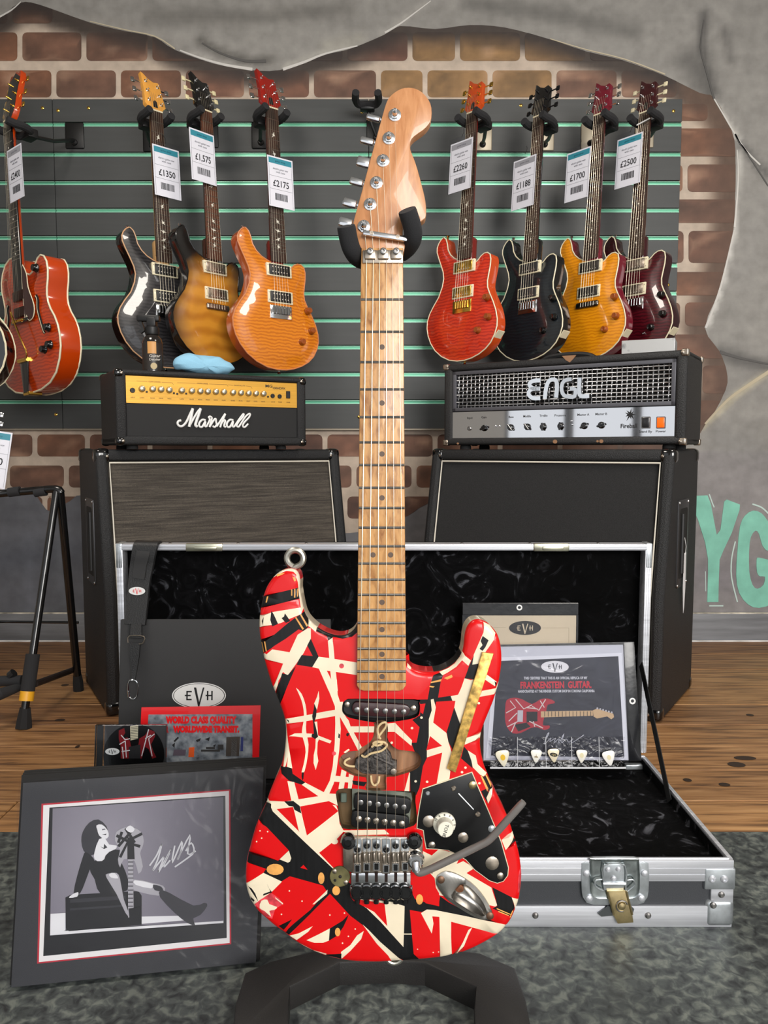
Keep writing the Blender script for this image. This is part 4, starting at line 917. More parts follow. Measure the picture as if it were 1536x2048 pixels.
for sx in (-1, 1):
    for z0, z1 in ((-.03, .0012), (-D - .0012, -D + .03)):
        x0, x1 = sorted((sx * (CW - .034), sx * (CW + .001))); bar(base, 'corner_angle', x0, .03, z0, x1, CH - .03, z1)
    for zz, s in ((0, 1), (-D, -1)):
        cn = MB(); x0, x1 = sorted((sx * (CW - .042), sx * (CW + .0035))); z0, z1 = sorted((zz - s * .04, zz + s * .0035))
        cn.rbox(x0, .0, z0, x1, .044, z1, .008, 3); cn = cn.obj('ball_corner', ZINC, base)
        k = MB(); x0, x1 = sorted((sx * (CW - .045), sx * (CW + .003)))
        k = MB().rbox(x0, CH - .047, min(zz - s * .02, zz + s * .003), x1, CH - .0125, max(zz - s * .02, zz + s * .003), .003, 2).obj('corner_brace', ZINC, base)
        if s == 1:
            for xx in (.018, .037): MB().lathe([(.0058, .002), (.0058, .0035), (.0035, .0055), (.0018, .0055), (.0015, .004)], 14, T(sx * (CW + .003 - xx), CH - .029, .001)).obj('rivet', ALU, k)
            MB().lathe([(.0052, .0), (.0048, .002), (.0025, .0038)], 14, T(sx * (CW - .018), CH - .055, .001)).obj('rivet', STEEL, base)
            MB().lathe([(.0052, .0), (.0048, .002), (.0025, .0038)], 14, T(sx * (CW - .031), .037, .0032)).obj('rivet', STEEL, cn)
for x in (-.45, -.36, .235 - .09, .235, .41, .05, -.1): MB().lathe([(.0052, .0), (.0046, .0022), (.0024, .004)], 14, T(x, .0195, .0015)).obj('rivet', STEEL, eb)
# butterfly latches on the front
def lpx(pts, z=.003): return [loc(CM, 1130 + x / 4.151, 1680 + y / 4.151, z) for x, y in pts]
def latch(dx, turn):
    Mx = T(dx, 0, 0)
    lt = MB()
    lt.prism([(x, y) for x, y in lpx(cat([(140, 195), (207, 195), (215, 165), (240, 150), (580, 150), (615, 170), (625, 195), (695, 195), (695, 430), (670, 500), (600, 540), (240, 540), (165, 500), (140, 430)], 2))], -.002, .0028, bev=.0008, M=Mx)
    lt = lt.obj('latch', ZINC, base)
    d = MB(); q = lpx(cat([(212, 180), (250, 160), (570, 160), (610, 185), (615, 400), (590, 460), (540, 480), (280, 480), (225, 450), (212, 400)], 2))
    q = ccw(q); d.rings([[(x, y, .0032) for x, y in inset(q, -.001)], [(x, y, .0042) for x, y in inset(q, -.0004)], [(x, y, .0035) for x, y in inset(q, .001)], [(x, y, .0030) for x, y in inset(q, .004)]], False, True, 0, Mx)
    d.obj('latch_dish', mk('zinc_dish', (168, 176, 176), .22, 1, var=(70, .15)), lt)
    p = MB(); (x0, y0), (x1, y1) = lpx([(312, 410)])[0], lpx([(492, 195)])[0]
    p.rbox(x0, y0, .003, x1, y1, .0062, .001, 2, M=Mx); p.tube([(x0 - .001, y0 + .012, .0075), (x1 + .001, y0 + .012, .0075)], .0032, 10, M=Mx)
    p.obj('latch_plate', ZINC, lt)
    wr = MB(); path = lpx([(320, 400), (315, 200), (490, 200), (495, 400), (540, 385), (570, 350), (555, 315), (510, 318)]); wr.tube(cat([(x, y, .008) for x, y in path], 3, False), .0011, 7, M=Mx)
    path = lpx([(310, 405), (265, 385), (240, 350), (255, 318), (300, 312)]); wr.tube(cat([(x, y, .008) for x, y in path], 3, False), .0011, 7, M=Mx); wr.obj('latch_spring', ZINC, lt)
    hd = MB(); q = lpx([(340, 405), (500, 405), (550, 600), (560, 668), (430, 678), (395, 605)])
    hd.prism(q, .006, .0085, bev=.0006, M=Mx)
    for aa, bb in (((345, 410), (398, 605)), ((498, 405), (548, 600))): hd.tube([(*lpx([aa])[0], .0085), (*lpx([bb])[0], .0085)], .0018, 8, M=Mx)
    hd = hd.obj('latch_handle', BRASSY, lt)
    c = lpx([(462, 530)])[0]
    MB().tube([(c[0] + .0088 * math.cos(a), c[1] + .0088 * math.sin(a), .0092) for a in (math.radians(k) for k in range(20, 300, 14))], .0012, 7, M=Mx).obj('padlock_ring', STEEL, hd)
    MB().lathe([(.0062, .0085), (.0055, .0105), (.002, .0115)], 16, Mx @ T(*c)).obj('latch_boss', BRASSY, hd)
    MB().prism(lpx([(268, 605), (350, 545), (545, 545), (572, 570), (560, 610), (300, 632)]), .0018, .0045, M=Mx).obj('latch_catch', mk('dark_zinc', (110, 114, 116), .4, 1), lt)
    for q in ((178, 275), (660, 275), (200, 483), (634, 480), (352, 235), (438, 232), (398, 308)):
        s_ = 1 if q[1] != 235 and q[1] != 232 and q[1] != 308 else .8
        MB().lathe([(.0056 * s_, .0025), (.005 * s_, .005), (.0025 * s_, .0065)], 14, Mx @ T(*lpx([q])[0], .0 if s_ == 1 else .003)).obj('rivet', ALU, lt)
latch(0, 0); latch(-.68, 0)
# lid
LZ = -D - .004; LY0, LY1 = CH + .004, .549
lw = .545
ls = MB(); DP = .055
ls.box(-lw + .002, LY0, LZ - DP, lw - .002, LY1 - .002, LZ - DP + .006)
ls.box(-lw + .002, LY0, LZ - DP, -lw + .009, LY1 - .003, LZ); ls.box(lw - .009, LY0, LZ - DP, lw - .002, LY1 - .003, LZ)
ls.box(-lw + .002, LY1 - .009, LZ - DP, lw - .002, LY1 - .002, LZ); ls.box(-lw + .002, LY0, LZ - DP, lw - .002, LY0 + .007, LZ)
lid = ls.obj('case_lid', ABS, FC)
cushion(-lw + .009, lw - .009, LY0 + .006, LY1 - .009, LZ - .035, 'z', 'velvet_lining', lid, 80, 40, .01)
a = MB(); a.box(-lw + .009, LY1 - .0105, LZ - .05, lw - .009, LY1 - .009, LZ - .001); a.box(-lw + .009, LY0, LZ - .05, -lw + .0105, LY1 - .01, LZ - .001); a.box(lw - .0105, LY0, LZ - .05, lw - .009, LY1 - .01, LZ - .001); a.obj('velvet_edge', VEL, lid)
tp = bar(lid, 'rim_extrusion', -lw, LY1 - .013, LZ - .03, lw, LY1, LZ + .002)
for x0, x1 in ((-lw - .001, -lw + .0125), (lw - .0125, lw + .001)): bar(lid, 'rim_extrusion', x0, LY0, LZ - .03, x1, LY1 - .0005, LZ + .0018)
for y in (LY1 - .0095, LY1 - .0045): MB().box(-lw + .004, y, LZ + .0018, lw - .004, y + .0011, LZ + .003).obj('rim_ridge', ALU, tp)
for s in (-1, 1):
    for q in (.0045, .0085): x0 = s * (lw - q); MB().box(min(x0, x0 + s * .001), LY0, LZ + .0016, max(x0, x0 + s * .001), LY1 - .012, LZ + .0027).obj('rim_ridge', ALU, tp)
    MB().rbox(min(s * (lw - .012), s * (lw + .002)), LY1 - .05, LZ - .03, max(s * (lw - .012), s * (lw + .002)), LY1 + .002, LZ + .0026, .003, 2).obj('lid_corner', ZINC, lid)
for u0, u1 in ((372, 446), (1066, 1138)):
    x0 = loc(CM, u0, 1105, LZ)[0]; x1 = loc(CM, u1, 1105, LZ)[0]
    k = MB(); k.rbox(x0, LY1 - .015, LZ - .004, x1, LY1 + .002, LZ + .0045, .003, 2); k.rbox(x0 + .018, LY1 - .012, LZ + .003, x1 - .012, LY1 - .004, LZ + .0062, .0015, 2); k.obj('catch_plate', mk('pale_zinc', (202, 200, 180), .3, 1), lid)
for x in (-.44, -.3, -.16, 0, .16, .3, .44): MB().lathe([(.004, 0), (.0036, .0015), (.002, .0025)], 12, T(x, LY1 - .001, LZ - .015) @ RX(-90)).obj('rivet', STEEL, tp)
# lid stay strap
p0 = loc(CM, 1278, 1330, LZ); p1 = loc(CM, 1344, 1594, 0)
e = at_z(1346, 1592, CH - .006); q1 = CM.inverted() @ e
a = MB(); A0 = Vector((lw - .013, p0[1], LZ - .006)); A1 = Vector((CW - .0125, CH - .016, q1.z))
dirv = (A1 - A0).normalized(); sd = Vector((0, -dirv.z, dirv.y)).normalized() * .011; th = Vector((.0008, 0, 0))
a.add([A0 - sd - th, A0 + sd - th, A1 + sd - th, A1 - sd - th, A0 - sd + th, A0 + sd + th, A1 + sd + th, A1 - sd + th], [(3, 2, 1, 0), (4, 5, 6, 7), (0, 1, 5, 4), (1, 2, 6, 5), (2, 3, 7, 6), (3, 0, 4, 7)])
a.obj('lid_stay', mk('black_webbing', (14, 14, 15), .85), FC)

# ================================================================ logo helper (oval with three letters)
def oval_logo(par, M, cx, cy, rx, ry, z, bg, fg, ring=None, tilt=0):
    Q = M @ T(cx, cy) @ RZ(tilt)
    a = MB(); h = .00025
    a.prism(ell(0, 0, rx, ry, 36), z, z + h, 0, M=Q)
    if ring:
        a.prism(ell(0, 0, rx * .955, ry * .93, 36), z + h, z + 1.3 * h, 1, M=Q); a.prism(ell(0, 0, rx * .93, ry * .89, 36), z + h, z + 1.6 * h, 0, M=Q)
    z += h * (1.6 if ring else 1); s = ry; z1 = z + h
    def bx(x0, y0, x1, y1): a.prism([(x0 * s, y0 * s), (x1 * s, y0 * s), (x1 * s, y1 * s), (x0 * s, y1 * s)], z, z1, 1, M=Q)
    k = rx / ry / 2.1
    e = -.98 * k
    bx(e, -.36, e + .11, .36); bx(e, .25, e + .42, .36); bx(e - .12, -.05, e + .34, .06); bx(e, -.36, e + .42, -.25)
    a.prism([(x * s, y * s) for x, y in ((-.4 * k, .62), (-.22 * k, .62), (.02, -.5), (.3 * k, .62), (.42 * k, .62), (.04, -.86), (-.05, -.86))], z, z1, 1, M=Q)
    e = .62 * k
    bx(e, -.36, e + .11, .36); bx(e + .34, -.36, e + .45, .36); bx(e - .1, -.05, e + .4, .06)
    return a.obj('oval_logo', [bg, fg], par, smooth=False)
# ---- black folder leaning on the lid
fx0 = at_y(222, 1240, 1.50)
FM = frame((-.527, 1.478, CH - .018), 0, 8)
fb = loc(FM, 222, 1239, 0)
FO = thing('presentation_folder', 'large black folder with white oval logo leaning against the open case lid', 'folder', FM)
fh = fb[1]
FOL = mk('black_buckram', (52, 52, 53), .75, bump=(1500, .25))
MB().rbox(-.002, 0, -.012, .42, fh, 0, .0015, 2).obj('cover', FOL, FO)
MB().box(.002, .002, -.0102, .417, fh - .003, -.0018).obj('pages', OFFWHITE, FO)
c = loc(FM, 398, 1391, 0); rx = (loc(FM, 452, 1391, 0)[0] - loc(FM, 344, 1391, 0)[0]) / 2; ry = (loc(FM, 398, 1364, 0)[1] - loc(FM, 398, 1416, 0)[1]) / 2
oval_logo(FO, Matrix(), c[0], c[1], rx, ry, .0001, WHITE, INK, True)
# ---- red-bordered booklet
BM = frame((at_y(277, 1510, 1.345).x, 1.335, CH - .016), 0, 10)
BK = thing('booklet', 'red-bordered booklet with red block lettering leaning on the black folder', 'booklet', BM)
REDP = mk('red_print', (238, 22, 28), .35, coat=.3)
bl = lambda u, v, z=.0: loc(BM, u, v, z)
TLb, TRb = bl(283, 1415), bl(521, 1411)
MB().prism([(TLb[0] - .004, .0), (TRb[0] - .003, .0), TRb, TLb], -.003, 0).obj('cover', REDP, BK)
q = [bl(x, y) for x, y in ((297, 1429), (505, 1428), (504, 1520), (290, 1520))]
m, nt, lk, b = nodes('scene_print'); t = tex(nt, lk, 60, detail=6); r = ramp(nt, lk, fac(t), [(.25, (40, 44, 50)), (.45, (120, 128, 138)), (.7, (170, 176, 182))]); lk.new(r.outputs[0], b.inputs['Base Color']); b.inputs['Roughness'].default_value = .35
a = MB(); a.prism([q[0], q[1], (q[2][0] + .002, .004), (q[3][0] - .002, .004)], 0, .0003)
a.obj('cover_picture', m, BK)
text('WORLD CLASS QUALITY', BK, REDP, *bl(402, 1440.5), .0005, .0155, width=bl(472, 1440)[0] - bl(330, 1440)[0], bold=.085)
text('FOR', BK, mk('faded_red_print', (190, 60, 64), .4), *bl(328, 1459), .0005, .0145, width=.0165, bold=.085)
text('WORLDWIDE TRANSIT.', BK, REDP, *bl(413, 1459), .0005, .0145, width=bl(480, 1459)[0] - bl(347, 1459)[0], bold=.085)
a = MB()
for mi, pts in ((0, [(348, 1499), (372, 1499), (371, 1511), (346, 1511)]), (1, [(378, 1495), (389, 1494), (388, 1514), (377, 1514)]), (2, [(402, 1499), (440, 1499), (440, 1503), (402, 1503)]), (2, [(412, 1494), (430, 1494), (430, 1498), (412, 1498)]), (2, [(436, 1489), (447, 1489), (447, 1499), (436, 1499)]),
                (3, [(453, 1474), (480, 1473), (478, 1512), (452, 1512)]), (4, [(463, 1478), (474, 1478), (473, 1512), (462, 1512)]), (5, [(482, 1474), (487, 1474), (486, 1502), (481, 1502)]), (6, [(350, 1484), (358, 1476), (356, 1473), (347, 1482)]), (6, [(392, 1480), (402, 1476), (400, 1482), (394, 1484)]), (6, [(410, 1478), (420, 1474), (418, 1482)]), (6, [(344, 1490), (350, 1485), (349, 1496)]), (6, [(425, 1492), (432, 1488), (430, 1494)])):
    a.prism([bl(*p) for p in pts], .0002, .0006, mi)
a.obj('cover_drawing', [mk('print_mauve', (96, 84, 98), .5), mk('print_orange', (240, 96, 30), .5), mk('print_dark', (52, 50, 50), .5), mk('print_door', (70, 62, 56), .5), mk('print_pale', (196, 200, 204), .5), mk('print_blue', (48, 58, 120), .5), INK], BK, smooth=False)
# ---- CD in a clear case
DM = frame((at_y(190, 1520, 1.27).x, 1.262, CH - .014), 0, 9)
CD = thing('cd_case', 'clear plastic disc case with printed disc standing behind the signed photograph', 'disc case', DM)
dl = lambda u, v, z=.0: loc(DM, u, v, z)
x0, y1 = dl(192, 1449); x1 = dl(334, 1449)[0]
CLEAR = film('clear_polystyrene', .03, (238, 240, 242), .25)
MB().rbox(x0, 0, -.0045, x1, y1, .0045, .0008, 1).obj('clear_shell', CLEAR, CD)
MB().box(x0 + .001, .001, -.0038, x0 + .012, y1 - .001, -.0028).obj('spine_insert', mk('tray_black', (20, 20, 21), .4), CD)
MB().box(x0 + .014, .001, -.0038, x1 - .001, y1 - .001, -.003).obj('tray_card', mk('tray_grey', (62, 62, 64), .5), CD)
c = dl(267, 1510); rd = dl(328, 1510)[0] - c[0]
ds = MB(); ds.lathe([(rd, -.002), (rd, -.0008)], 48, T(*c)); ds = ds.obj('disc', mk('disc_black', (14, 14, 15), .25, coat=.5), CD)
Zc = lambda pts: [dl(180 + x / 4.267, 1400 + y / 4.267) for x, y in pts]
a = MB()
a.prism(Zc([(245, 260), (290, 240), (300, 280), (270, 330), (320, 320), (340, 350), (350, 400), (330, 500), (262, 500), (262, 400), (245, 330)]), -.0006, -.0004, 0); a.prism(Zc([(420, 330), (470, 300), (500, 250), (550, 270), (555, 310), (520, 380), (540, 440), (565, 490), (530, 500), (500, 420), (470, 400), (440, 500), (410, 500), (410, 400)]), -.0006, -.0004, 0)
a.prism(Zc([(342, 225), (410, 215), (408, 330), (345, 345)]), -.0006, -.00035, 1); a.prism(Zc([(330, 400), (430, 380), (430, 500), (330, 500)]), -.0006, -.0003, 2)
for s_ in ([(265, 300), (300, 340), (340, 330)], [(250, 380), (300, 350)], [(270, 440), (340, 430)], [(300, 350), (310, 490)], [(275, 400), (285, 500)], [(500, 250), (440, 480)], [(550, 290), (500, 330), (530, 480)], [(470, 330), (520, 300)]): a.stroke(Zc(s_), .0016, -.0004, -.0002, 3, smooth=1)
for k in range(8): a.prism(Zc([(345, 232 + k * 14), (408, 226 + k * 14), (408, 230 + k * 14), (345, 236 + k * 14)]), -.0003, -.0001, 2)
a.obj('disc_print', [mk('print_crimson', (132, 16, 26), .35), CREAM, INK, OFFWHITE], ds, smooth=False)
oc = Zc([(190, 440)])[0]; oval_logo(ds, Matrix(), oc[0], oc[1], .0122, .0058, -.0005, WHITE, INK)
# ---- strap over the lid edge
SMt = frame((loc(CM, 285, 1100, LZ)[0], CY0 - LZ - .0, 0))
SG = thing('guitar_strap', 'black padded guitar strap with metal clip hung over the case lid edge', 'strap', frame((loc(CM, 285, 1100, LZ)[0], CY0 - LZ, LY1)))
sI = SG.matrix_world.inverted()
def sp(u, v, z=.0): return loc(SG.matrix_world, u, v, z)
LEA = mk('black_leather', (26, 26, 27), .5, bump=(420, .35))
def strip(cl, name, mt, par=None, th=.0022):
    """cl: (left uv, right uv, z) rows down the strap"""
    P = [((*sp(*l_, z), z), (*sp(*r_, z), z)) for l_, r_, z in cl]
    PL = cat([p[0] for p in P], 4, False); PR = cat([p[1] for p in P], 4, False)
    a = MB(); n = len(PL); vs = []; tg = []
    for i in range(n):
        d = Vector(PL[min(i + 1, n - 1)]) - Vector(PL[max(i - 1, 0)]); wv = Vector(PR[i]) - Vector(PL[i]); nn = d.cross(wv).normalized()
        if nn.z < 0 and i > n // 3: nn = -nn
        tg.append(nn)
    rs = []
    for i in range(n):
        l_, r_ = Vector(PL[i]), Vector(PR[i]); nn = tg[i] * th
        rs.append([tuple(l_ - nn), tuple(r_ - nn), tuple(r_ * .96 + l_ * .04 + nn), tuple(l_ * .96 + r_ * .04 + nn)])
    return a.rings(rs).obj(name, mt, par or SG, 40)
pad = strip([((276, 1100), (330, 1104), -.072), ((272, 1083), (326, 1085), -.03), ((266, 1087), (318, 1088), .006), ((262, 1108), (312, 1110), .012), ((259, 1130), (308, 1132), .012), ((256, 1160), (301, 1165), .018), ((253, 1200), (297, 1204), .030), ((249, 1248), (292, 1250), .044)], 'strap_pad', LEA)
strip([((277, 1090), (304, 1092), .0065), ((271, 1108), (300, 1110), .0145), ((267, 1130), (294, 1132), .0155), ((264, 1155), (290, 1160), .020)], 'strap_centre', mk('strap_webbing', (36, 36, 37), .7), th=.0016)
strip([((262, 1248), (284, 1248), .045), ((260, 1262), (284, 1264), .052), ((260, 1275), (285, 1276), .056)], 'strap_tab', LEA, th=.0016)
strip([((259, 1284), (281, 1286), .058), ((259, 1310), (279, 1312), .062), ((262, 1340), (274, 1342), .066), ((264, 1362), (270, 1362), .070)], 'strap_tail', LEA, th=.0014)
rg = MB(); rg.tube(cat([(*sp(256, 1285, .059), .059), (*sp(259, 1272, .059), .059), (*sp(288, 1273, .059), .059), (*sp(286, 1286, .059), .059), (*sp(278, 1288, .059), .059)], 3, False), .0012, 8); rg.obj('strap_ring', NICKEL, SG)
hk = MB(); hk.tube(cat([(*sp(u, v, .072), .072) for u, v in ((266, 1360), (274, 1364), (276, 1378), (273, 1394), (264, 1398), (257, 1390), (256, 1374), (259, 1362))], 4), .0016, 8, True); hk.lathe([(.0026, 0), (.0026, .012)], 12, T(*sp(258, 1394, .072), .072) @ RX(-90)); hk.obj('quick_link', CHROME, SG)
c = sp(274, 1182, .0295); oval_logo(SG, Matrix(), c[0], c[1], .0165, .0082, .0295, WHITE, REDP)
# ---- document pouches
def pouch(M, corners, z, edge, holes, name, par, back, film_m):
    q = [loc(M, *c, 0) for c in corners]
    MB().prism(q, -.002, -.0006).obj('pouch_back', back, par)
    return q
VIN = mk('black_vinyl_edge', (24, 25, 29), .3, coat=.3, bump=(40, .4))
FILM = film('clear_wallet_film', .12, (250, 250, 252), .22, .28, 16)
P2 = frame((at_y(925, 1300, 1.52).x, 1.535, CH - .016), 0, 1.5)
DP2 = thing('document_wallet', 'upright black-edged clear wallet holding a cream document with dark oval logo', 'document wallet', P2)
l2 = lambda u, v: loc(P2, u, v, 0)
x0, y1 = l2(925, 1206); x1 = l2(1157, 1206)[0]
MB().rbox(x0, 0, -.003, x1, y1, -.0012, .0005, 1).obj('backing', VIN, DP2)
hy = l2(925, 1230)[1]
hd = MB(); hd.rbox(x0, hy, -.0012, x1, y1, .0012, .0008, 1); hd = hd.obj('header_strip', VIN, DP2)
for a_, b_ in ((x0, x0 + .004), (x1 - .004, x1)): MB().box(a_, 0, -.0012, b_, hy, .0004).obj('edge_strip', VIN, DP2)
c = l2(1038.5, 1215); MB().lathe([(.0058, .001), (.006, .0016), (.0045, .0022), (.0032, .0016), (.003, .001)], 18, T(*c), c0=False, c1=False).obj('eyelet', WHITE, hd)
PAP = mk('cream_parchment', (214, 200, 172), .6, var=(8, .03))
d0 = l2(948, 1231); d1 = l2(1153, 1231)
dc = MB().box(d0[0], .01, -.0011, d1[0], d0[1], -.0005).obj('document', PAP, DP2)
c = l2(1050, 1256); oval_logo(dc, Matrix(), c[0], c[1], l2(1082, 1256)[0] - c[0], c[1] - l2(1050, 1270)[1], -.0004, mk('logo_dark', (52, 52, 52), .5), PAP)
a = MB(); q0, q1 = l2(965, 1255), l2(1138, 1256)
for s_ in ([q0, (q0[0], .03)], [(q1[0], q1[1]), (q1[0], .03)], [q0, (l2(1012, 1255)[0], q0[1])], [(l2(1085, 1256)[0], q1[1]), q1]): a.stroke(s_, .0005, -.0005, -.0003, smooth=1)
a.obj('printed_rule', mk('rule_tan', (160, 146, 118), .6), dc)
for k, v in enumerate((1291, 1296, 1301)): text('certificate of authenticity issued with this guitar and case', dc, mk('grey_print', (120, 112, 98), .6), l2(1062, v)[0], l2(1062, v)[1], -.0004, .0045, width=.1, name='small_print')
MB().box(x0 + .004, .001, .0001, x1 - .004, hy, .0005).obj('clear_front', FILM, DP2)
P1 = frame((at_y(968, 1520, 1.49).x, 1.490, CH - .014), 0, 8)
DP1 = thing('certificate_wallet', 'large clear wallet with black edge holding a dark certificate printed with a guitar', 'certificate wallet', P1)
l1 = lambda u, v, z=0.: loc(P1, u, v, z)
x0 = l1(965, 1500)[0]; TR = l1(1268, 1284); BR = l1(1283, 1521); TL = l1(985, 1290)
MB().prism([(x0 + .002, BR[1]), BR, TR, (x0 + .006, TL[1])], -.003, -.0018).obj('backing', mk('wallet_back', (196, 198, 206), .4), DP1)
hs = MB().prism([l1(1258, 1522), BR, TR, l1(1247, 1285)], -.0018, .001, bev=.0005).obj('edge_strip', VIN, DP1)
c = l1(1264.5, 1402); MB().lathe([(.0062, .0006), (.0064, .0014), (.0046, .002), (.0034, .0014), (.003, .0006)], 18, T(*c), c0=False, c1=False).obj('eyelet', WHITE, hs)
MB().prism([(x0, TL[1] - .0035), l1(1250, 1289), TR, (x0 + .004, TL[1])], -.0016, .0006).obj('top_strip', VIN, DP1)
Ze = lambda pts, z=0.: [l1(900 + x / 3.657, 1180 + y / 3.657, z) for x, y in pts]
ce = MB(); ce.prism(Ze([(330, 495), (1258, 460), (1306, 1245), (262, 1232)]), -.0017, -.0011); ce = ce.obj('certificate', mk('certificate_white', (222, 224, 230), .5), DP1)
NAVY = mk('certificate_navy', (52, 54, 64), .55, var=(24, .1))
MB().prism(Ze([(350, 520), (1232, 485), (1275, 1225), (300, 1212)]), -.0012, -.0008).obj('certificate_field', NAVY, ce)
c = Ze([(768, 562)])[0]; oval_logo(ce, Matrix(), c[0], c[1], .0278, .0118, -.0008, OFFWHITE, NAVY, tilt=-1)
REDT = mk('certificate_red', (206, 44, 62), .5); WT = mk('certificate_text', (214, 216, 222), .5)
def wl(x0_, x1_, y): return Ze([(x1_, y)])[0][0] - Ze([(x0_, y)])[0][0]
text('THIS CERTIFIES THAT THIS IS AN OFFICIAL REPLICA OF MY', ce, WT, *Ze([(773, 645)])[0], -.0007, .0072, width=wl(540, 1005, 645), bold=.03, rot=.3)
text('FRANKENSTEIN  GUITAR.', ce, REDT, *Ze([(775, 697)])[0], -.0007, .0185, width=wl(515, 1035, 697), bold=.035, rot=.6)
text('HANDCRAFTED AT THE FENDER CUSTOM SHOP IN CORONA CALIFORNIA', ce, WT, *Ze([(778, 741)])[0], -.0007, .0072, width=wl(498, 1058, 741), bold=.03, rot=.4)
a = MB()
a.prism(Ze(cat([(405, 860), (415, 805), (470, 788), (530, 800), (600, 835), (660, 800), (720, 795), (765, 815), (760, 830), (715, 840), (705, 880), (690, 930), (680, 990), (725, 990), (728, 1010), (690, 1025), (640, 1005), (590, 1010), (520, 1045), (460, 1048), (415, 1000), (402, 930)], 2)), -.0008, -.0005, 0)
a.prism(Ze([(665, 888), (1045, 882), (1045, 920), (665, 932)]), -.0005, -.0002, 1); a.prism(Ze([(1045, 880), (1075, 868), (1195, 905), (1200, 930), (1180, 946), (1150, 925), (1075, 940), (1050, 925)]), -.0005, -.0002, 1)
a.prism(Ze([(495, 880), (535, 880), (532, 965), (492, 965)]), -.0005, -.0002, 2); a.prism(Ze([(560, 890), (640, 890), (640, 960), (560, 970)]), -.0005, -.0003, 3); a.prism(Ze([(470, 985), (560, 970), (590, 1000), (500, 1035)]), -.0005, -.0003, 3)
for s_ in ([(410, 900), (480, 860), (440, 810)], [(480, 800), (540, 870), (600, 840)], [(430, 960), (490, 900)], [(600, 850), (650, 880), (700, 800)], [(660, 810), (690, 860)], [(420, 1000), (500, 960)], [(560, 860), (640, 870)], [(580, 960), (680, 1010)], [(450, 1040), (480, 970)], [(610, 960), (620, 1000)]): a.stroke(Ze(s_), .0019, -.0005, -.00025, 4, smooth=1)
for k in range(14): xx = 690 + k * 26; a.prism(Ze([(xx, 888), (xx + 4, 888), (xx + 4, 926), (xx, 926)]), -.0002, -.0001, 3)
for k in range(6): q = (1078 + k * 21, 866 + k * 6); a.prism(Ze(ell(*q, 7, 8, 8)), -.0004, -.0002, 2)
a.obj('guitar_print', [mk('print_guitar_red', (176, 40, 56), .5), mk('print_maple', (200, 170, 130), .5), mk('print_silver', (190, 190, 196), .5), mk('print_black', (30, 30, 34), .5), mk('print_white', (214, 208, 202), .5)], ce, smooth=False)
a = MB()
for s_ in ([(690, 1120), (710, 1060), (725, 1045), (700, 1100), (690, 1130), (740, 1080), (730, 1110), (770, 1085), (760, 1120), (800, 1085), (790, 1125)], [(800, 1120), (835, 1050), (815, 1120), (850, 1090), (870, 1115), (900, 1085), (885, 1120), (930, 1095), (980, 1060)]): a.stroke(Ze(s_), .0012, -.0008, -.0005)
a.obj('signature', mk('silver_pen', (206, 208, 214), .35, .3), ce)
MB().prism([(x0, Ze([(260, 1270)])[0][1]), l1(1257, 1522), l1(1246, 1287), (x0 + .006, TL[1] - .004)], .0001, .0006).obj('clear_front', FILM, DP1)
# small pick pocket sheet and five picks
PM = P1 @ T(0, 0, .004)
PS = thing('pick_sheet', 'crinkled clear plastic strip of pockets hung across the certificate bottom', 'pick sheet', PM)
PF = film('crinkled_film', .2, (244, 244, 246), .36, .7, 40)
a = MB(); nx_, ny_ = 40, 12; (xa, ya), (xb, yb) = Ze([(290, 1300)])[0], Ze([(1275, 1070)])[0]
vs = [(xa + (xb - xa) * i / nx_, ya + (yb - ya) * j / ny_, .0016 * noise.noise(Vector((i * .6, j * .5, 0))) + (.002 if j < 2 else 0)) for j in range(ny_ + 1) for i in range(nx_ + 1)]
a.add(vs, [(j * (nx_ + 1) + i, j * (nx_ + 1) + i + 1, (j + 1) * (nx_ + 1) + i + 1, (j + 1) * (nx_ + 1) + i) for j in range(ny_) for i in range(nx_)]); a.obj('film_sheet', PF, PS, 80)
for k, x in enumerate((490, 697, 885, 1085)):
    (xx, _), = Ze([(x, 1200)]); MB().box(xx - .0004, ya + .002, .0022, xx + .0004, yb, .0028).obj('pocket_seam', mk('seam_white', (220, 222, 226), .4), PS)
MB().box(xa, ya, .0015, xb, ya + .003, .003).obj('bottom_seam', MATS['seam_white'], PS)
PK = [((385, 1225), 1.25, 8, (236, 230, 206), 'pearl cream guitar pick with yellow mark, leftmost in the pocket strip'), ((628, 1210), 1.0, -4, (240, 238, 228), 'white guitar pick with small emblem, second from left in the pocket strip'), ((756, 1205), 1.05, 4, (232, 220, 190), 'cream guitar pick with dark oval logo in the middle pocket'), ((960, 1210), 1.0, -3, (238, 234, 222), 'pearly white guitar pick right of the oval logo pick'), ((1160, 1225), 1.15, 10, (242, 240, 234), 'white guitar pick under crinkled film, rightmost in the strip')]
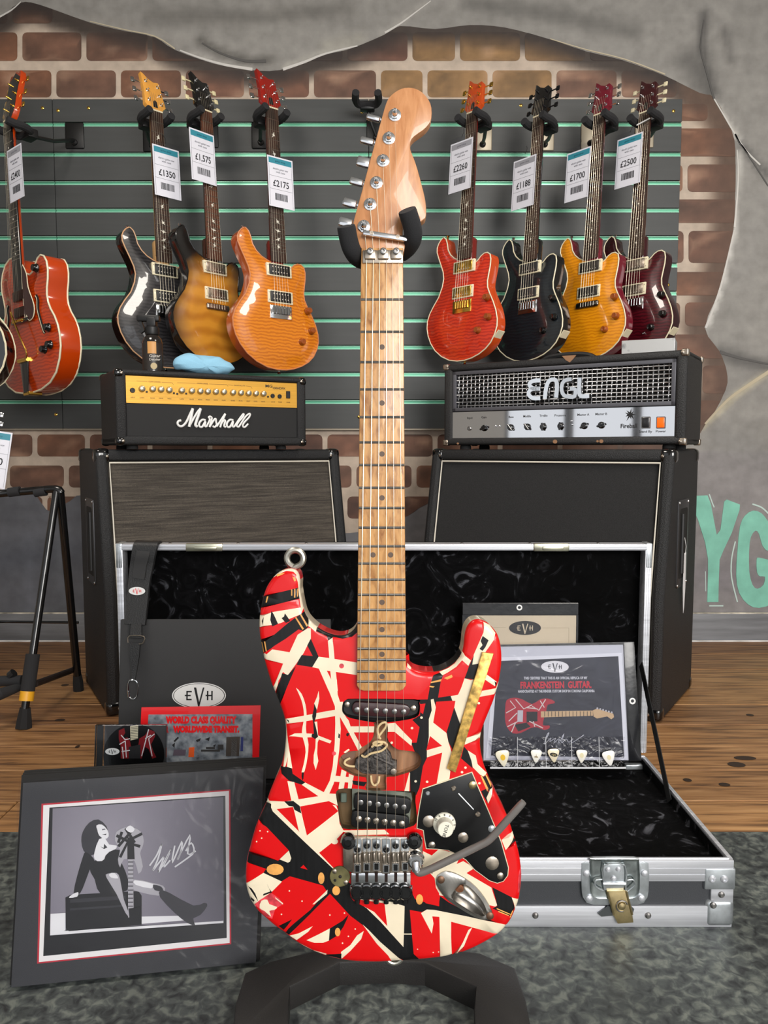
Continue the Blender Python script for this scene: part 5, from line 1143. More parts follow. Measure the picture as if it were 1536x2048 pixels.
for i, (q, s_, rz, col, lab) in enumerate(PK):
    p = Ze([q], .0055)[0]
    o = thing('guitar_pick', lab, 'guitar pick', P1 @ T(p[0], p[1], .0085) @ RZ(rz), 'guitar picks in the clear strip')
    sc = .0118 * s_
    MB().prism([(x * sc, y * sc) for x, y in cat([(0, -1.15), (.35, -.8), (.85, .2), (.9, .7), (.6, .95), (0, 1.0), (-.6, .95), (-.9, .7), (-.85, .2), (-.35, -.8)], 3)], -.0005, .0006, bev=.0003).obj('pick_body', mk('pick_%d' % i, col, .25, coat=.4), o)
    if i == 2: oval_logo(o, Matrix(), 0, .001, .0078, .0038, .0007, INK, mk('pick_logo', (200, 180, 120), .4), tilt=-15)
    elif i == 0: MB().prism(ell(0, .001, .005, .006, 12), .0006, .0009).obj('printed_mark', mk('pick_yellow', (230, 186, 40), .4), o)
    elif i == 1: a = MB(); a.prism([(-.004, -.003), (.004, -.003), (.003, -.001), (.0005, -.001), (0, .004), (-.0005, -.001), (-.003, -.001)], .0006, .0009); a.obj('printed_mark', mk('pick_gold', (128, 104, 56), .4), o)
    else: MB().prism(ell(0, .001, .004, .005, 12), .0006, .0009).obj('printed_mark', mk('pick_pale', (226, 216, 176), .4), o)
# ================================================================ signed photograph
A0 = at_z(14, 1976, .004); A1 = at_z(515, 1926, .004)
yaw = math.degrees(math.atan2(A1.y - A0.y, A1.x - A0.x))
PHM = frame((A0.x, A0.y, .0), yaw, 19)
PH = thing('signed_photograph', 'signed black and white photograph in a black mat wrapped in clear film', 'photograph', PHM)
Zp = lambda pts, z=0.: [loc(PHM, x / 2.743, 1430 + y / 2.743, z) for x, y in pts]
ph = lambda u, v: loc(PHM, u, v, 0)
mt_ = MB(); q = [ph(22, 1975), ph(512, 1925), ph(527, 1535), ph(46, 1566)]
MATB = mk('black_mat_board', (60, 61, 64), .7, bump=(1200, .15))
mt_.prism(q, -.004, 0, bev=.0006); mt_ = mt_.obj('mat_board', MATB, PH)
for k, d in enumerate((.002, .0085, .015)):
    qq = [ph(16, 1974 - k), ph(520, 1922 - k), ph(533, 1521 - 3 * k), ph(40, 1551 - 4 * k)]
    MB().prism(qq, -.0095 - d, -.0045 - d, bev=.001).obj('foam_board', mk('foam_board_black', (30, 29, 28), .9), PH)
pr = MB()
pr.prism(Zp([(228, 487), (1264, 408), (1268, 1257), (204, 1364)]), 0, .0003, 0); pr.prism(Zp([(238, 495), (1256, 416), (1260, 1250), (214, 1355)]), .0003, .0005, 1)
pr.prism(Zp([(272, 508), (1236, 443), (1244, 1222), (238, 1322)]), .0005, .0007, 2)
pr.obj('mat_window', [mk('mat_red_edge', (190, 40, 56), .6), mk('mat_white', (236, 234, 232), .6), mk('photo_black', (16, 16, 18), .35)], PH, smooth=False)
m, nt, lk, b = nodes('studio_backdrop_print'); t = tex(nt, lk, (4.2, 3.2, 1), kind='ShaderNodeTexGradient', gradient_type='SPHERICAL'); mp = t.inputs['Vector'].links[0].from_node; cpos = Zp([(560, 780)])[0]; mp.inputs['Location'].default_value = (-cpos[0] * 4.2, -cpos[1] * 3.2, 0)
r = ramp(nt, lk, fac(t), [(0, (70, 68, 78)), (.45, (110, 106, 118)), (1, (150, 146, 156))]); lk.new(r.outputs[0], b.inputs['Base Color']); b.inputs['Roughness'].default_value = .35
ft = MB(); q = Zp([(290, 512), (1225, 450), (1228, 1130), (275, 1180)]); ft.prism(q, .0007, .0009, 0); ft = ft.obj('photo_print', m, PH, smooth=False)
gk, gd, gm, gl, gw = mk('photo_k', (20, 20, 22), .35), mk('photo_d', (48, 47, 52), .35), mk('photo_m', (104, 102, 110), .35), mk('photo_l', (172, 170, 176), .35), mk('photo_w', (228, 228, 230), .35)
a = MB(); L_ = [0.0009]
def pp(mi, pts, sm=2): L_[0] += .00003; a.prism(Zp(cat(pts, sm) if sm > 1 else pts), .0008, L_[0] + .0001, mi)
pp(4, [(278, 1090), (360, 1085), (360, 1180), (276, 1205)], 1); pp(4, [(770, 1105), (1000, 1100), (1020, 1125), (775, 1145)], 1); pp(4, [(276, 1188), (700, 1162), (1226, 1128), (1226, 1140), (700, 1176), (276, 1208)], 1)
pp(0, [(276, 1210), (1228, 1140), (1236, 1215), (244, 1312)], 1)
pp(0, [(360, 1000), (390, 985), (760, 965), (778, 990), (778, 1150), (380, 1185), (362, 1170)], 1); pp(1, [(385, 1010), (690, 990), (690, 1010), (385, 1030)], 1); pp(1, [(385, 1060), (690, 1040), (690, 1050), (385, 1072)], 1)
pp(0, [(490, 830), (560, 780), (640, 780), (690, 860), (700, 960), (560, 990), (520, 900)])
pp(1, [(455, 640), (490, 590), (540, 572), (585, 610), (590, 650), (560, 690), (550, 740), (500, 770), (460, 745), (447, 690)])
pp(4, [(530, 605), (560, 600), (590, 630), (597, 665), (575, 680), (545, 660), (535, 630)]); pp(4, [(545, 680), (580, 680), (600, 710), (640, 715), (630, 740), (560, 800), (520, 790), (520, 750)])
pp(2, [(560, 625), (578, 622), (580, 628), (562, 632)], 1); pp(1, [(560, 655), (585, 650), (582, 658)], 1); pp(1, [(572, 705), (590, 725), (572, 735), (552, 720), (570, 728)], 1)
pp(0, [(500, 770), (520, 800), (500, 830), (455, 950), (430, 985), (405, 975), (425, 880), (455, 780), (470, 750)]); pp(4, [(395, 985), (430, 970), (425, 995), (380, 1002)])
pp(0, [(570, 800), (600, 750), (660, 740), (670, 830), (690, 900), (640, 920), (590, 890)])
pp(3, [(590, 870), (640, 865), (660, 900), (680, 1010), (715, 1105), (690, 1085), (640, 980), (585, 890)]); pp(4, [(600, 872), (630, 866), (650, 895), (610, 890)])
pp(3, [(730, 900), (830, 918), (895, 935), (905, 965), (870, 990), (760, 968), (730, 950)]); pp(4, [(740, 905), (840, 925), (830, 950), (745, 930)]); pp(1, [(840, 930), (885, 940), (895, 965), (850, 960)])
pp(1, [(880, 960), (930, 975), (1060, 1045), (1120, 1030), (1138, 1045), (1100, 1095), (1060, 1115), (1070, 1150), (1030, 1140), (960, 1085), (880, 1000)])
pp(3, [(633, 690), (640, 640), (690, 615), (730, 615), (775, 640), (790, 690), (780, 730), (770, 760), (785, 830), (760, 870), (740, 800), (680, 790), (660, 835), (648, 790), (660, 740)])
for s_ in ([(640, 660), (700, 690), (780, 650)], [(650, 720), (720, 640)], [(660, 780), (700, 700), (770, 720)], [(690, 620), (740, 700)], [(670, 640), (650, 700)]): L_[0] += .00003; a.stroke(Zp(s_), .004, .0008, L_[0] + .0001, 0, smooth=1)
pp(4, [(690, 625), (715, 605), (740, 625), (720, 645)]); pp(0, [(700, 670), (735, 670), (740, 790), (700, 790)], 1); pp(3, [(704, 790), (730, 790), (735, 1100), (704, 1110)], 1); pp(0, [(706, 1060), (770, 1050), (765, 1140), (715, 1150)], 1)
for k in range(12): yy = 805 + k * 22; L_[0] += .00001; a.stroke(Zp([(704, yy), (732, yy)]), .0012, .0008, L_[0] + .0001, 1, smooth=1)
a.obj('photo_figure', [gk, gd, gm, gl, gw], ft, smooth=False, label='seated long-haired figure holding an upturned striped guitar')
sg = MB()
for s_ in ([(822, 825), (860, 770), (888, 708), (870, 780), (850, 830), (840, 852), (880, 800), (900, 780), (870, 862), (940, 735), (895, 835), (935, 795)], [(960, 715), (945, 810), (1000, 690), (990, 760), (975, 790), (1045, 655), (1030, 760), (1075, 745)], [(960, 832), (1020, 790), (1065, 750), (1050, 700), (1020, 745)]): sg.stroke(Zp(s_), .0022, .0013, .0022)
sg.obj('signature', mk('silver_ink', (206, 206, 208), .35, .2), ft)
WR = film('shrink_wrap', .2, (246, 246, 248), .15, .45, 15)
wr = MB(); q = [ph(14, 1977), ph(518, 1927), ph(533, 1530), ph(40, 1560)]; nx_, ny_ = 46, 40; vs = []
for j in range(ny_ + 1):
    for i in range(nx_ + 1):
        s_, t_ = i / nx_, j / ny_
        x = (q[0][0] * (1 - s_) + q[1][0] * s_) * (1 - t_) + (q[3][0] * (1 - s_) + q[2][0] * s_) * t_; y = (q[0][1] * (1 - s_) + q[1][1] * s_) * (1 - t_) + (q[3][1] * (1 - s_) + q[2][1] * s_) * t_
        e = max(0, 1 - min(s_, 1 - s_, t_, 1 - t_) / .12)
        vs.append((x, y, .0034 + .0016 * e * noise.noise(Vector((x * 60, y * 60, 2))) + .0006 * noise.noise(Vector((x * 18 + y * 24, y * 18, 5)))))
wr.add(vs, [(j * (nx_ + 1) + i, j * (nx_ + 1) + i + 1, (j + 1) * (nx_ + 1) + i + 1, (j + 1) * (nx_ + 1) + i) for j in range(ny_) for i in range(nx_)])
wr.obj('film_wrap', WR, PH, 80)
# ================================================================ amplifiers
GRB = mk('black_grille_cloth', (34, 34, 35), .9, var=((500, 500, 500), .25), bump=(1400, .4))
m, nt, lk, b = nodes('woven_brown_grille'); t = tex(nt, lk, (9, 260, 9), detail=4); t2 = tex(nt, lk, (900, 900, 900), detail=1)
r = ramp(nt, lk, fac(t), [(.3, (58, 52, 46)), (.7, (104, 96, 86))]); r2 = ramp(nt, lk, fac(t2), [(.35, (150, 150, 150)), (.65, (255, 255, 255))])
mx = nt.new('ShaderNodeMixRGB'); mx.blend_type = 'MULTIPLY'; mx.inputs[0].default_value = 1; lk.new(r.outputs[0], mx.inputs[1]); lk.new(r2.outputs[0], mx.inputs[2]); lk.new(mx.outputs[0], b.inputs['Base Color']); b.inputs['Roughness'].default_value = .85
GRW = m
PIPE = mk('cream_piping', (226, 220, 206), .5)
def cabinet(M, w, h, d, slant, grille, label, logo_pts, sx, pipe=None):
    """angled 4x12; local origin = outer front bottom corner, box spans x 0..sx*w, front z=0"""
    C = thing('speaker_cabinet', label, 'speaker cabinet', M, 'angled speaker cabinets')
    X = lambda t: sx * t
    hs = h * .46
    prof = [(0, 0), (0, hs), (-slant, h), (-d, h), (-d, 0)]          # (z, y)
    fr_ = .034
    # shell: two cheeks, top, bottom, back, all in vinyl
    def cheek(x0, x1, name='side_panel'):
        a = MB(); a.prism([(z, y) for z, y in prof], min(X(x0), X(x1)), max(X(x0), X(x1)), bev=0, M=Matrix(((0, 0, 1, 0), (0, 1, 0, 0), (1, 0, 0, 0), (0, 0, 0, 1))))
        o = a.obj(name, TOLEX, C); mod = o.modifiers.new('round', 'BEVEL'); mod.width = .012; mod.segments = 3; mod.limit_method = 'ANGLE'; return o
    s1 = cheek(0, fr_); cheek(w - fr_, w)
    def rb(name, x0, y0, z0, x1, y1, z1, mt=TOLEX, bev=.01):
        x0, x1 = sorted((X(x0), X(x1))); return MB().rbox(x0, y0, z0, x1, y1, z1, bev, 3).obj(name, mt, C)
    rb('top_panel', .01, h - fr_, -d + .004, w - .01, h - .0002, -slant - .0005); rb('bottom_panel', .01, .0002, -d + .004, w - .01, fr_, -.0005)
    rb('back_panel', .01, .01, -d, w - .01, h - .01, -d + .012, bev=.004)
    # baffle in two planes
    for k, (pa, pb) in enumerate((((0, fr_), (0, hs)), ((0, hs), (-slant, h - fr_)))):
        (za, ya), (zb_, yb) = pa, pb; o_ = -.012
        a = MB(); x0, x1 = sorted((X(fr_ - .002), X(w - fr_ + .002)))
        a.add([(x0, ya, za + o_), (x1, ya, za + o_), (x1, yb, zb_ + o_), (x0, yb, zb_ + o_), (x0, ya, za + o_ - .012), (x1, ya, za + o_ - .012), (x1, yb, zb_ + o_ - .012), (x0, yb, zb_ + o_ - .012)], [(0, 1, 2, 3), (7, 6, 5, 4), (0, 4, 5, 1), (1, 5, 6, 2), (2, 6, 7, 3), (3, 7, 4, 0)])
        g_ = a.obj('grille', grille, C)
    i_ = .004; P = lambda x, y, z: (X(x), y, z - .008)
    pth = [P(fr_ + i_, fr_ + i_, 0), P(fr_ + i_, hs, 0), P(fr_ + i_, h - fr_ - i_, -slant * (h - fr_ - hs) / (h - hs)), P(w - fr_ - i_, h - fr_ - i_, -slant * (h - fr_ - hs) / (h - hs)), P(w - fr_ - i_, hs, 0), P(w - fr_ - i_, fr_ + i_, 0)]
    MB().tube(pth, .0028, 8, True).obj('piping', pipe or PIPE, C)
    # corner protectors
    for x in (0, w):
        for (y, z) in ((h, -slant), (0, 0), (h, -d), (0, -d)):
            x0, x1 = sorted((X(x - .003 if x == 0 else x - .042), X(x + .042 if x == 0 else x + .003)))
            y0, y1 = (y - .042, y + .003) if y else (-.0002, .042); z0, z1 = (z - .042, z + .003) if z > -d else (z - .003, z + .042)
            cc_ = MB().rbox(x0, y0, z0, x1, y1, z1, .014, 3).obj('corner_protector', GLOSSBLK, C)
            if z > -d: MB().lathe([(.0045, 0), (.004, .002), (.002, .003)], 12, T((x0 + x1) / 2 + sx * (.012 if x == 0 else -.012), (y0 + y1) / 2, z1 - .0005)).obj('screw', NICKEL, cc_)
    # recessed side handle
    sd = MB(); zc = -d * .5; yc = h * .64; Q = Matrix(((0, 0, sx * -1, 0), (0, 1, 0, 0), (1, 0, 0, 0), (0, 0, 0, 1)))
    sd.prism(rrect(zc - .062, yc - .125, zc + .062, yc + .125, .012), -.002, .003, bev=.001, M=Q)
    hdl = sd.obj('handle_plate', mk('steel_handle_plate', (70, 70, 72), .4, .6), C)
    MB().prism(rrect(zc - .046, yc - .1, zc + .046, yc + .1, .01), .0025, .0036, M=Q).obj('handle_recess', mk('handle_void', (9, 9, 9), .7), hdl)
    MB().tube([(sx * -.0045, yc - .085, zc + .02), (sx * -.0045, yc + .085, zc + .02)], .007, 10).obj('handle_grip', BLACK, hdl)
    for zz in (-.054, .054):
        for yy in (-.117, .117): MB().lathe([(.0042, 0), (.0036, .0016), (.001, .0024)], 10, T(sx * -.003, yc + yy, zc + zz) @ RY(-90 * sx)).obj('screw', CHROME, hdl)
    return C
LCM = frame((-.767, 2.084, 0), 30); RCM = frame((.748, 2.032, 0), -33.5)
HC = .742
LC = cabinet(LCM, .76, HC, .37, .075, GRW, 'angled speaker cabinet with brown woven grille under the gold-panel amplifier', None, 1)
RC = cabinet(RCM, .76, HC, .385, .075, GRB, 'angled speaker cabinet with plain black grille under the mesh-fronted amplifier', None, -1)
# script letter tops showing above the case lid on the right cabinet
slz = lambda u, v: loc(RCM, u, v, -.05)
a = MB()
for s_ in ([(1016, 1096), (1021, 1086), (1027, 1080), (1026, 1090), (1022, 1104)], [(1026, 1104), (1034, 1090), (1044, 1081), (1046, 1082), (1040, 1092), (1036, 1106)]): a.tube([(*slz(*q), -.046) for q in cat(s_, 3, False)], .0045, 8)
a.obj('script_logo', WHITE, RC)
# ---- left head
HM0 = at_y(234, 894, 2.13)
AM = frame((HM0.x, 2.13, HC + .012), 30.5)
A1_ = thing('amplifier_head', 'black amplifier head with gold control panel and white script lettering', 'amplifier', AM)
al = lambda u, v, z=0.: loc(AM, u, v, z)
w = al(613, 860)[0]; h = al(234, 737)[1]; d = .22
def shell(par, w, h, d, x0=0, t=.018, mt=TOLEX, bev=.008, ts=None, tt=None):
    ts = ts or t; tt = tt or t
    for nm, q in (('top_panel', (x0, h - tt, -d, x0 + w, h, 0)), ('bottom_panel', (x0, 0, -d, x0 + w, t, 0)), ('side_panel', (x0, .0005, -d, x0 + ts, h - .0005, -.0005)), ('side_panel', (x0 + w - ts, .0005, -d, x0 + w, h - .0005, -.0005))):
        MB().rbox(*q, bev, 3).obj(nm, mt, par)
    MB().rbox(x0 + t * .5, t * .5, -d + .002, x0 + w - t * .5, h - t * .5, -d + .01, .002, 1).obj('back_panel', mt, par)
shell(A1_, w, h, d, ts=.03, t=.026, tt=.016)
t_h = .029
gy0, gy1 = .118, h - .02
(bx0, by0) = (t_h, .02)
Zm = lambda pts, z=0.: [al(230 + x / 3.938, 740 + y / 3.938, z) for x, y in pts]
ymid = Zm([(420, 268)], -.006)[0][1]
GP_ = mk('gold_panel', (222, 166, 62), .38, .35, var=((2, 200, 2), .05)); 
gpn = MB().box(t_h, ymid, -.012, w - t_h, h - .017, -.006).obj('control_panel', GP_, A1_)
MB().box(t_h, .017, -.014, w - t_h, ymid - .001, -.008).obj('lower_panel', mk('amp_black_cloth', (25, 25, 26), .7, bump=(1500, .2)), A1_)
KN = mk('silver_knob', (206, 198, 176), .28, .9)
for x, y in ((212, 148), (296, 150), (362, 153), (427, 157), (525, 161), (604, 164), (671, 167), (730, 169), (793, 171), (855, 173), (928, 177), (990, 180), (1050, 183), (1108, 185), (1167, 187)):
    q = Zm([(x, y)], -.004)[0]
    kk = MB(); kk.lathe([(.0094, -.006), (.0094, -.003), (.008, .0), (.0074, .006), (.0062, .0068)], 20, T(*q)); kk = kk.obj('knob', KN, gpn)
    MB().box(-.0004, 0, .0068, .0004, .0055, .0072, M=T(*q) @ RZ(random.uniform(-120, 120))).obj('pointer', INK, kk)
for x, y, r in ((138, 160, .0072), (1242, 204, .0068), (1297, 208, .0068)):
    q = Zm([(x, y)], -.005)[0]; jj = MB().lathe([(r, -.006), (r, -.004), (r * .85, -.0025), (r * .5, -.0025), (r * .45, -.004)], 18, T(*q)).obj('jack_socket', BLACK, gpn)
for x, y in ((250, 172), (464, 182), (490, 188), (561, 186), (1205, 210)):
    q = Zm([(x, y)], -.005)[0]; MB().rbox(q[0] - .0025, q[1] - .0025, -.006, q[0] + .0025, q[1] + .0025, -.003, .0006, 1).obj('push_switch', BLACK, gpn)
q = Zm([(1363, 195)], -.005)[0]; ps = MB().rbox(q[0] - .0065, q[1] - .011, -.006, q[0] + .0065, q[1] + .011, -.002, .001, 1).obj('power_switch', BLACK, gpn)
BRN = mk('panel_print', (96, 66, 26), .5)
for k, (x, s_) in enumerate(((142, 'INPUT'), (212, 'GAIN'), (296, 'BASS'), (362, 'CONTOUR'), (427, 'TREBLE'), (525, 'GAIN'), (604, 'BASS'), (671, 'MIDDLE'), (730, 'TREBLE'), (793, 'CONTOUR'), (855, 'VOLUME'), (928, 'REVERB'), (990, 'FX'), (1050, 'ADJUST'), (1108, 'LEVEL'), (1167, 'MASTER'), (1245, 'LINE'), (1300, 'PHONES'), (1365, 'POWER'))):
    q = Zm([(x, 212 + x * .032)], -.006)[0]; text(s_, gpn, BRN, q[0], q[1], -.0058, .0052, width=.012, name='control_name')
for x0_, x1_, y0_, s_ in ((170, 450, 92, 'CLEAN CHANNEL'), (490, 880, 106, 'OVERDRIVE CHANNEL'), (890, 1070, 122, 'DIGITAL FX')):
    q0, q1 = Zm([(x0_, y0_ - 6), (x1_, y0_ + 8)], -.006); mid_ = ((q0[0] + q1[0]) / 2, (q0[1] + q1[1]) / 2)
    text(s_, gpn, BRN, *mid_, -.0058, .005, width=.034, name='channel_name')
    a = MB(); a.stroke([q0, (mid_[0] - .02, mid_[1])], .0007, -.006, -.0057, smooth=1); a.stroke([(mid_[0] + .02, mid_[1]), q1, (q1[0] + .004, q1[1] - .006)], .0007, -.006, -.0057, smooth=1); a.obj('channel_line', BRN, gpn)
text('MG', gpn, INK, *Zm([(1212, 128)], -.006)[0], -.0058, .012, width=.0225, bold=.02, name='model_lettering'); text('100HDFX', gpn, INK, *Zm([(1290, 145)], -.006)[0], -.0058, .0095, width=.041, bold=.02, name='model_lettering')
# script wordmark
lg = MB(); zz = -.004
for s_, w_ in (([(520, 398), (502, 402), (492, 420), (505, 440), (530, 442), (560, 412), (590, 350), (612, 303)], 1.0), ([(612, 303), (604, 350), (594, 400), (584, 448)], 1.25), ([(584, 446), (620, 380), (650, 330), (674, 303)], .9), ([(674, 303), (660, 350), (642, 400), (634, 435), (648, 446)], 1.25),
               ([(712, 397), (688, 392), (664, 418), (666, 445), (688, 446), (712, 404), (706, 438), (720, 447)], .95), ([(720, 447), (746, 392), (738, 374), (748, 366), (762, 376), (760, 392), (752, 420), (744, 450)], .85), ([(744, 450), (775, 400), (792, 384), (796, 410), (800, 432), (784, 450), (768, 440)], .9),
               ([(800, 446), (838, 390), (868, 345), (858, 372), (838, 420), (828, 452)], .9), ([(832, 430), (858, 396), (868, 404), (858, 440), (872, 450)], .9), ([(930, 397), (906, 392), (882, 418), (884, 446), (906, 447), (930, 402), (924, 440), (938, 448)], .95),
               ([(938, 448), (980, 385), (1012, 345), (1008, 368), (972, 410), (958, 440), (974, 450)], .85), ([(974, 450), (1028, 368), (1062, 344), (1056, 372), (1016, 415), (1006, 442), (1022, 450), (1048, 424)], .85)):
    P = [(*Zm([q], zz)[0], zz) for q in s_]; P = cat(P, 4, False); lg.tube(P, .0034 * w_, 8)
lg.obj('script_wordmark', mk('white_wordmark', (238, 238, 236), .4, coat=.3), A1_)
def protectors(par, w, h, d, x0, s=.03, mt=GLOSSBLK, r=.01):
    for x in (x0, x0 + w):
        for y in (0, h):
            for z in (0, -d):
                a_ = (x - .0025, x + s) if x == x0 else (x - s, x + .0025); b_ = (y - .0025, y + s) if y == 0 else (y - s, y + .0025); c_ = (z - s, z + .0025) if z == 0 else (z - .0025, z + s)
                o = MB().rbox(a_[0], b_[0], c_[0], a_[1], b_[1], c_[1], r, 3).obj('corner_protector', mt, par)
                if z == 0: MB().lathe([(.0045, 0), (.004, .002), (.002, .003)], 12, T((a_[0] + a_[1]) / 2 + (.006 if x == x0 else -.006), (b_[0] + b_[1]) / 2, c_[1] - .0005)).obj('screw', NICKEL, o)
protectors(A1_, w, h, d, 0, .024)
for x in (.05, w - .07):
    for z in (-.04, -d + .04): MB().lathe([(.016, -.0118), (.016, -.004), (.013, .003)], 16, T(x, 0, z) @ RX(-90)).obj('foot', RUBBER, A1_)
AH1, AW1 = h, w
# ---- right head
HM1 = at_y(1370, 893, 2.105)
EM = frame((HM1.x, 2.105, HC + .014), -32)
A2_ = thing('amplifier_head', 'black amplifier head with woven metal grille and mirrored control panel', 'amplifier', EM)
el = lambda u, v, z=0.: loc(EM, u, v, z)
w = -el(887, 860)[0]; h = el(1366, 699)[1]; d = .225
TW = mk('worn_black_tolex', (33, 33, 34), .5, bump=(420, .5, 'ShaderNodeTexVoronoi'))
shell(A2_, w, h, d, -w, .022, TW, ts=.03)
Zg = lambda pts, z=0.: [el(840 + x / 2.648, 680 + y / 2.648, z) for x, y in pts]
MB().box(-w + .012, .012, -.03, -.012, h - .012, -.025).obj('inner_back', mk('amp_inside', (14, 14, 14), .8), A2_)
q = Zg([(185, 188), (1342, 112), (1345, 345), (188, 378)], -.008)
gx0, gx1 = -w + .03, -.03; gy0 = Zg([(760, 363)], -.008)[0][1]; gy1 = h - .022
fm = MB(); tt = .012; z0_, z1_ = -.02, -.004
for b_ in ((gx0, gy0, gx1, gy0 + tt), (gx0, gy1 - tt, gx1, gy1), (gx0, gy0, gx0 + tt, gy1), (gx1 - tt, gy0, gx1, gy1)): fm.rbox(b_[0], b_[1], z0_, b_[2], b_[3], z1_, .002, 2)
fm = fm.obj('grille_frame', mk('grey_grille_frame', (92, 92, 98), .4, .3), A2_)
ms = MB(); NX, NY = 46, 9; X0, X1, Y0, Y1 = gx0 + tt, gx1 - tt, gy0 + tt, gy1 - tt
for j in range(NY):
    y = Y0 + (Y1 - Y0) * (j + .5) / NY
    ms.tube([(X0 + (X1 - X0) * i / NX, y, -.011 + .0016 * (1 if (i + j) % 2 else -1)) for i in range(NX + 1)], .0021, 6)
for i in range(NX):
    x = X0 + (X1 - X0) * (i + .5) / NX
    ms.tube([(x, Y0 + (Y1 - Y0) * k / (NY * 2), -.011 + .0016 * (-1 if ((i + (k // 2)) % 2) else 1)) for k in range(0, NY * 2 + 1)], .0021, 6)
ms.obj('woven_mesh', mk('grille_wire', (150, 150, 152), .3, 1), fm)
lt_ = MB()
for s_, w_ in (([(642, 214), (600, 218), (582, 236), (600, 256), (636, 258)], 22), ([(640, 258), (592, 262), (578, 286), (600, 308), (640, 308)], 22), ([(664, 312), (672, 250), (690, 214), (722, 214), (728, 250), (724, 306)], 22), ([(806, 208), (768, 216), (752, 252), (764, 292), (800, 302), (822, 296), (824, 262), (796, 260)], 20), ([(848, 200), (846, 280), (862, 298), (898, 296)], 22)):
    lt_.stroke([Zg([p], 0)[0] for p in s_], w_ / 2.648 * 2.25 / F, -.001, .005, smooth=3)
lt_.obj('chrome_wordmark', CHROME, A2_)
cpl = MB().box(-w + .03, .022, -.012, -.03, gy0 - .002, -.006).obj('control_panel', mk('mirror_panel', (214, 214, 216), .04, 1), A2_)
Zq = lambda pts, z=0.: [el(880 + x / 3.072, 780 + y / 3.072, z) for x, y in pts]
for x, y in ((270, 234), (432, 230), (535, 226), (632, 226), (740, 222), (884, 220), (990, 216)):
    q = Zq([(x, y)], -.002)[0]
    kk = MB(); kk.lathe([(.010, -.006), (.010, -.003), (.008, -.002), (.0072, .006), (.006, .007)], 18, T(*q)); kk.rbox(-.0028, -.0115, -.001, .0028, .0115, .0085, .0014, 1, M=T(*q) @ RZ(random.uniform(-70, 40))); kk.obj('knob', GLOSSBLK, cpl)
for (x, y, s_) in ((183, 172, 'Input'), (270, 168, 'Gain'), (437, 166, 'Bass'), (535, 162, 'Middle'), (636, 158, 'Treble'), (738, 156, 'Presence'), (880, 152, 'Master A'), (990, 148, 'Master B')): text(s_, cpl, INK, *Zq([(x, y)], -.006)[0], -.0058, .0095, name='control_name', bold=.01)
text('Fireball', cpl, INK, *Zq([(1160, 222)], -.006)[0], -.0058, .017, width=.046, bold=.025, name='model_lettering')
text('Stand By', cpl, INK, *Zq([(1262, 256)], -.006)[0], -.0058, .009, width=.036, bold=.015, name='switch_name'); text('Power', cpl, INK, *Zq([(1356, 254)], -.006)[0], -.0058, .009, width=.027, bold=.015, name='switch_name')
c = Zq([(1168, 152)], -.006)[0]
st = [(c[0] + (.017 if k % 2 == 0 else .006) * (1 + .25 * math.sin(k * 2.3)) * math.cos(k * math.pi / 9), c[1] + (.017 if k % 2 == 0 else .006) * (1 + .2 * math.sin(k * 1.7)) * math.sin(k * math.pi / 9)) for k in range(18)]
MB().prism(st, -.006, -.0057).obj('burst_emblem', INK, cpl)
for x, mt in ((1265, mk('rocker_black', (34, 34, 36), .3, coat=.3)), (1357, None)):
    if mt is None:
        mt, nt, lk, b = nodes('lit_orange_rocker'); b.inputs['Base Color'].default_value = (*lin((250, 96, 10)), 1); b.inputs['Emission Color'].default_value = (*lin((255, 90, 8)), 1); b.inputs['Emission Strength'].default_value = .35; b.inputs['Roughness'].default_value = .3
    q = Zq([(x, 200)], -.004)[0]; sw_ = MB().rbox(q[0] - .0125, q[1] - .0165, -.006, q[0] + .0125, q[1] + .0165, -.003, .0015, 1).obj('switch_bezel', STEEL, cpl)
    MB().rbox(q[0] - .0098, q[1] - .0138, -.004, q[0] + .0098, q[1] + .0138, .0012, .002, 2, M=Matrix()).obj('rocker', mt, sw_)
q = Zq([(180, 236)], -.005)[0]; MB().lathe([(.0068, -.006), (.0068, -.003), (.005, -.0015), (.003, -.0015), (.0028, -.004)], 16, T(*q)).obj('jack_socket', STEEL, cpl)
for x, y in ((342, 222), (366, 222), (808, 190), (812, 212)): MB().lathe([(.003, -.006), (.003, -.003), (.0015, .001)], 10, T(*Zq([(x, y)], -.004)[0])).obj('toggle', CHROME, cpl)
protectors(A2_, w, h, d, -w, .017, NICKEL, .004)
WEAR = mk('bare_ply_scuff', (150, 112, 82), .8)
for x, y, r in ((715, 538, 12), (960, 536, 11), (940, 536, 7), (200, 548, 6)): MB().prism([(p[0], p[1]) for p in Zg(ell(x, y, r, r * .9, 9), .0005)], -.004, .0006).obj('scuff_mark', WEAR, A2_)
q = Zg([(790, 104)], .0)[0]; MB().prism([(q[0] - .022, q[1] + .012), (q[0] + .02, q[1] + .012), (q[0] + .012, q[1] + .001), (q[0] + .002, q[1] - .008), (q[0] - .01, q[1] - .001)], -.004, .0006).obj('scuff_mark', WEAR, A2_)
hb_ = MB(); yy = h; hb_.tube(cat([(-w * .62, yy + .001, -d * .5), (-w * .58, yy + .016, -d * .5), (-w * .5, yy + .02, -d * .5), (-w * .42, yy + .016, -d * .5), (-w * .38, yy + .001, -d * .5)], 4, False), .009, 8); hb_.obj('carry_handle', BLACK, A2_)
for x in (-w + .06, -.05):
    for z in (-.04, -d + .04): MB().lathe([(.018, -.0138), (.018, -.004), (.014, .003)], 16, T(x, 0, z) @ RX(-90)).obj('foot', RUBBER, A2_)
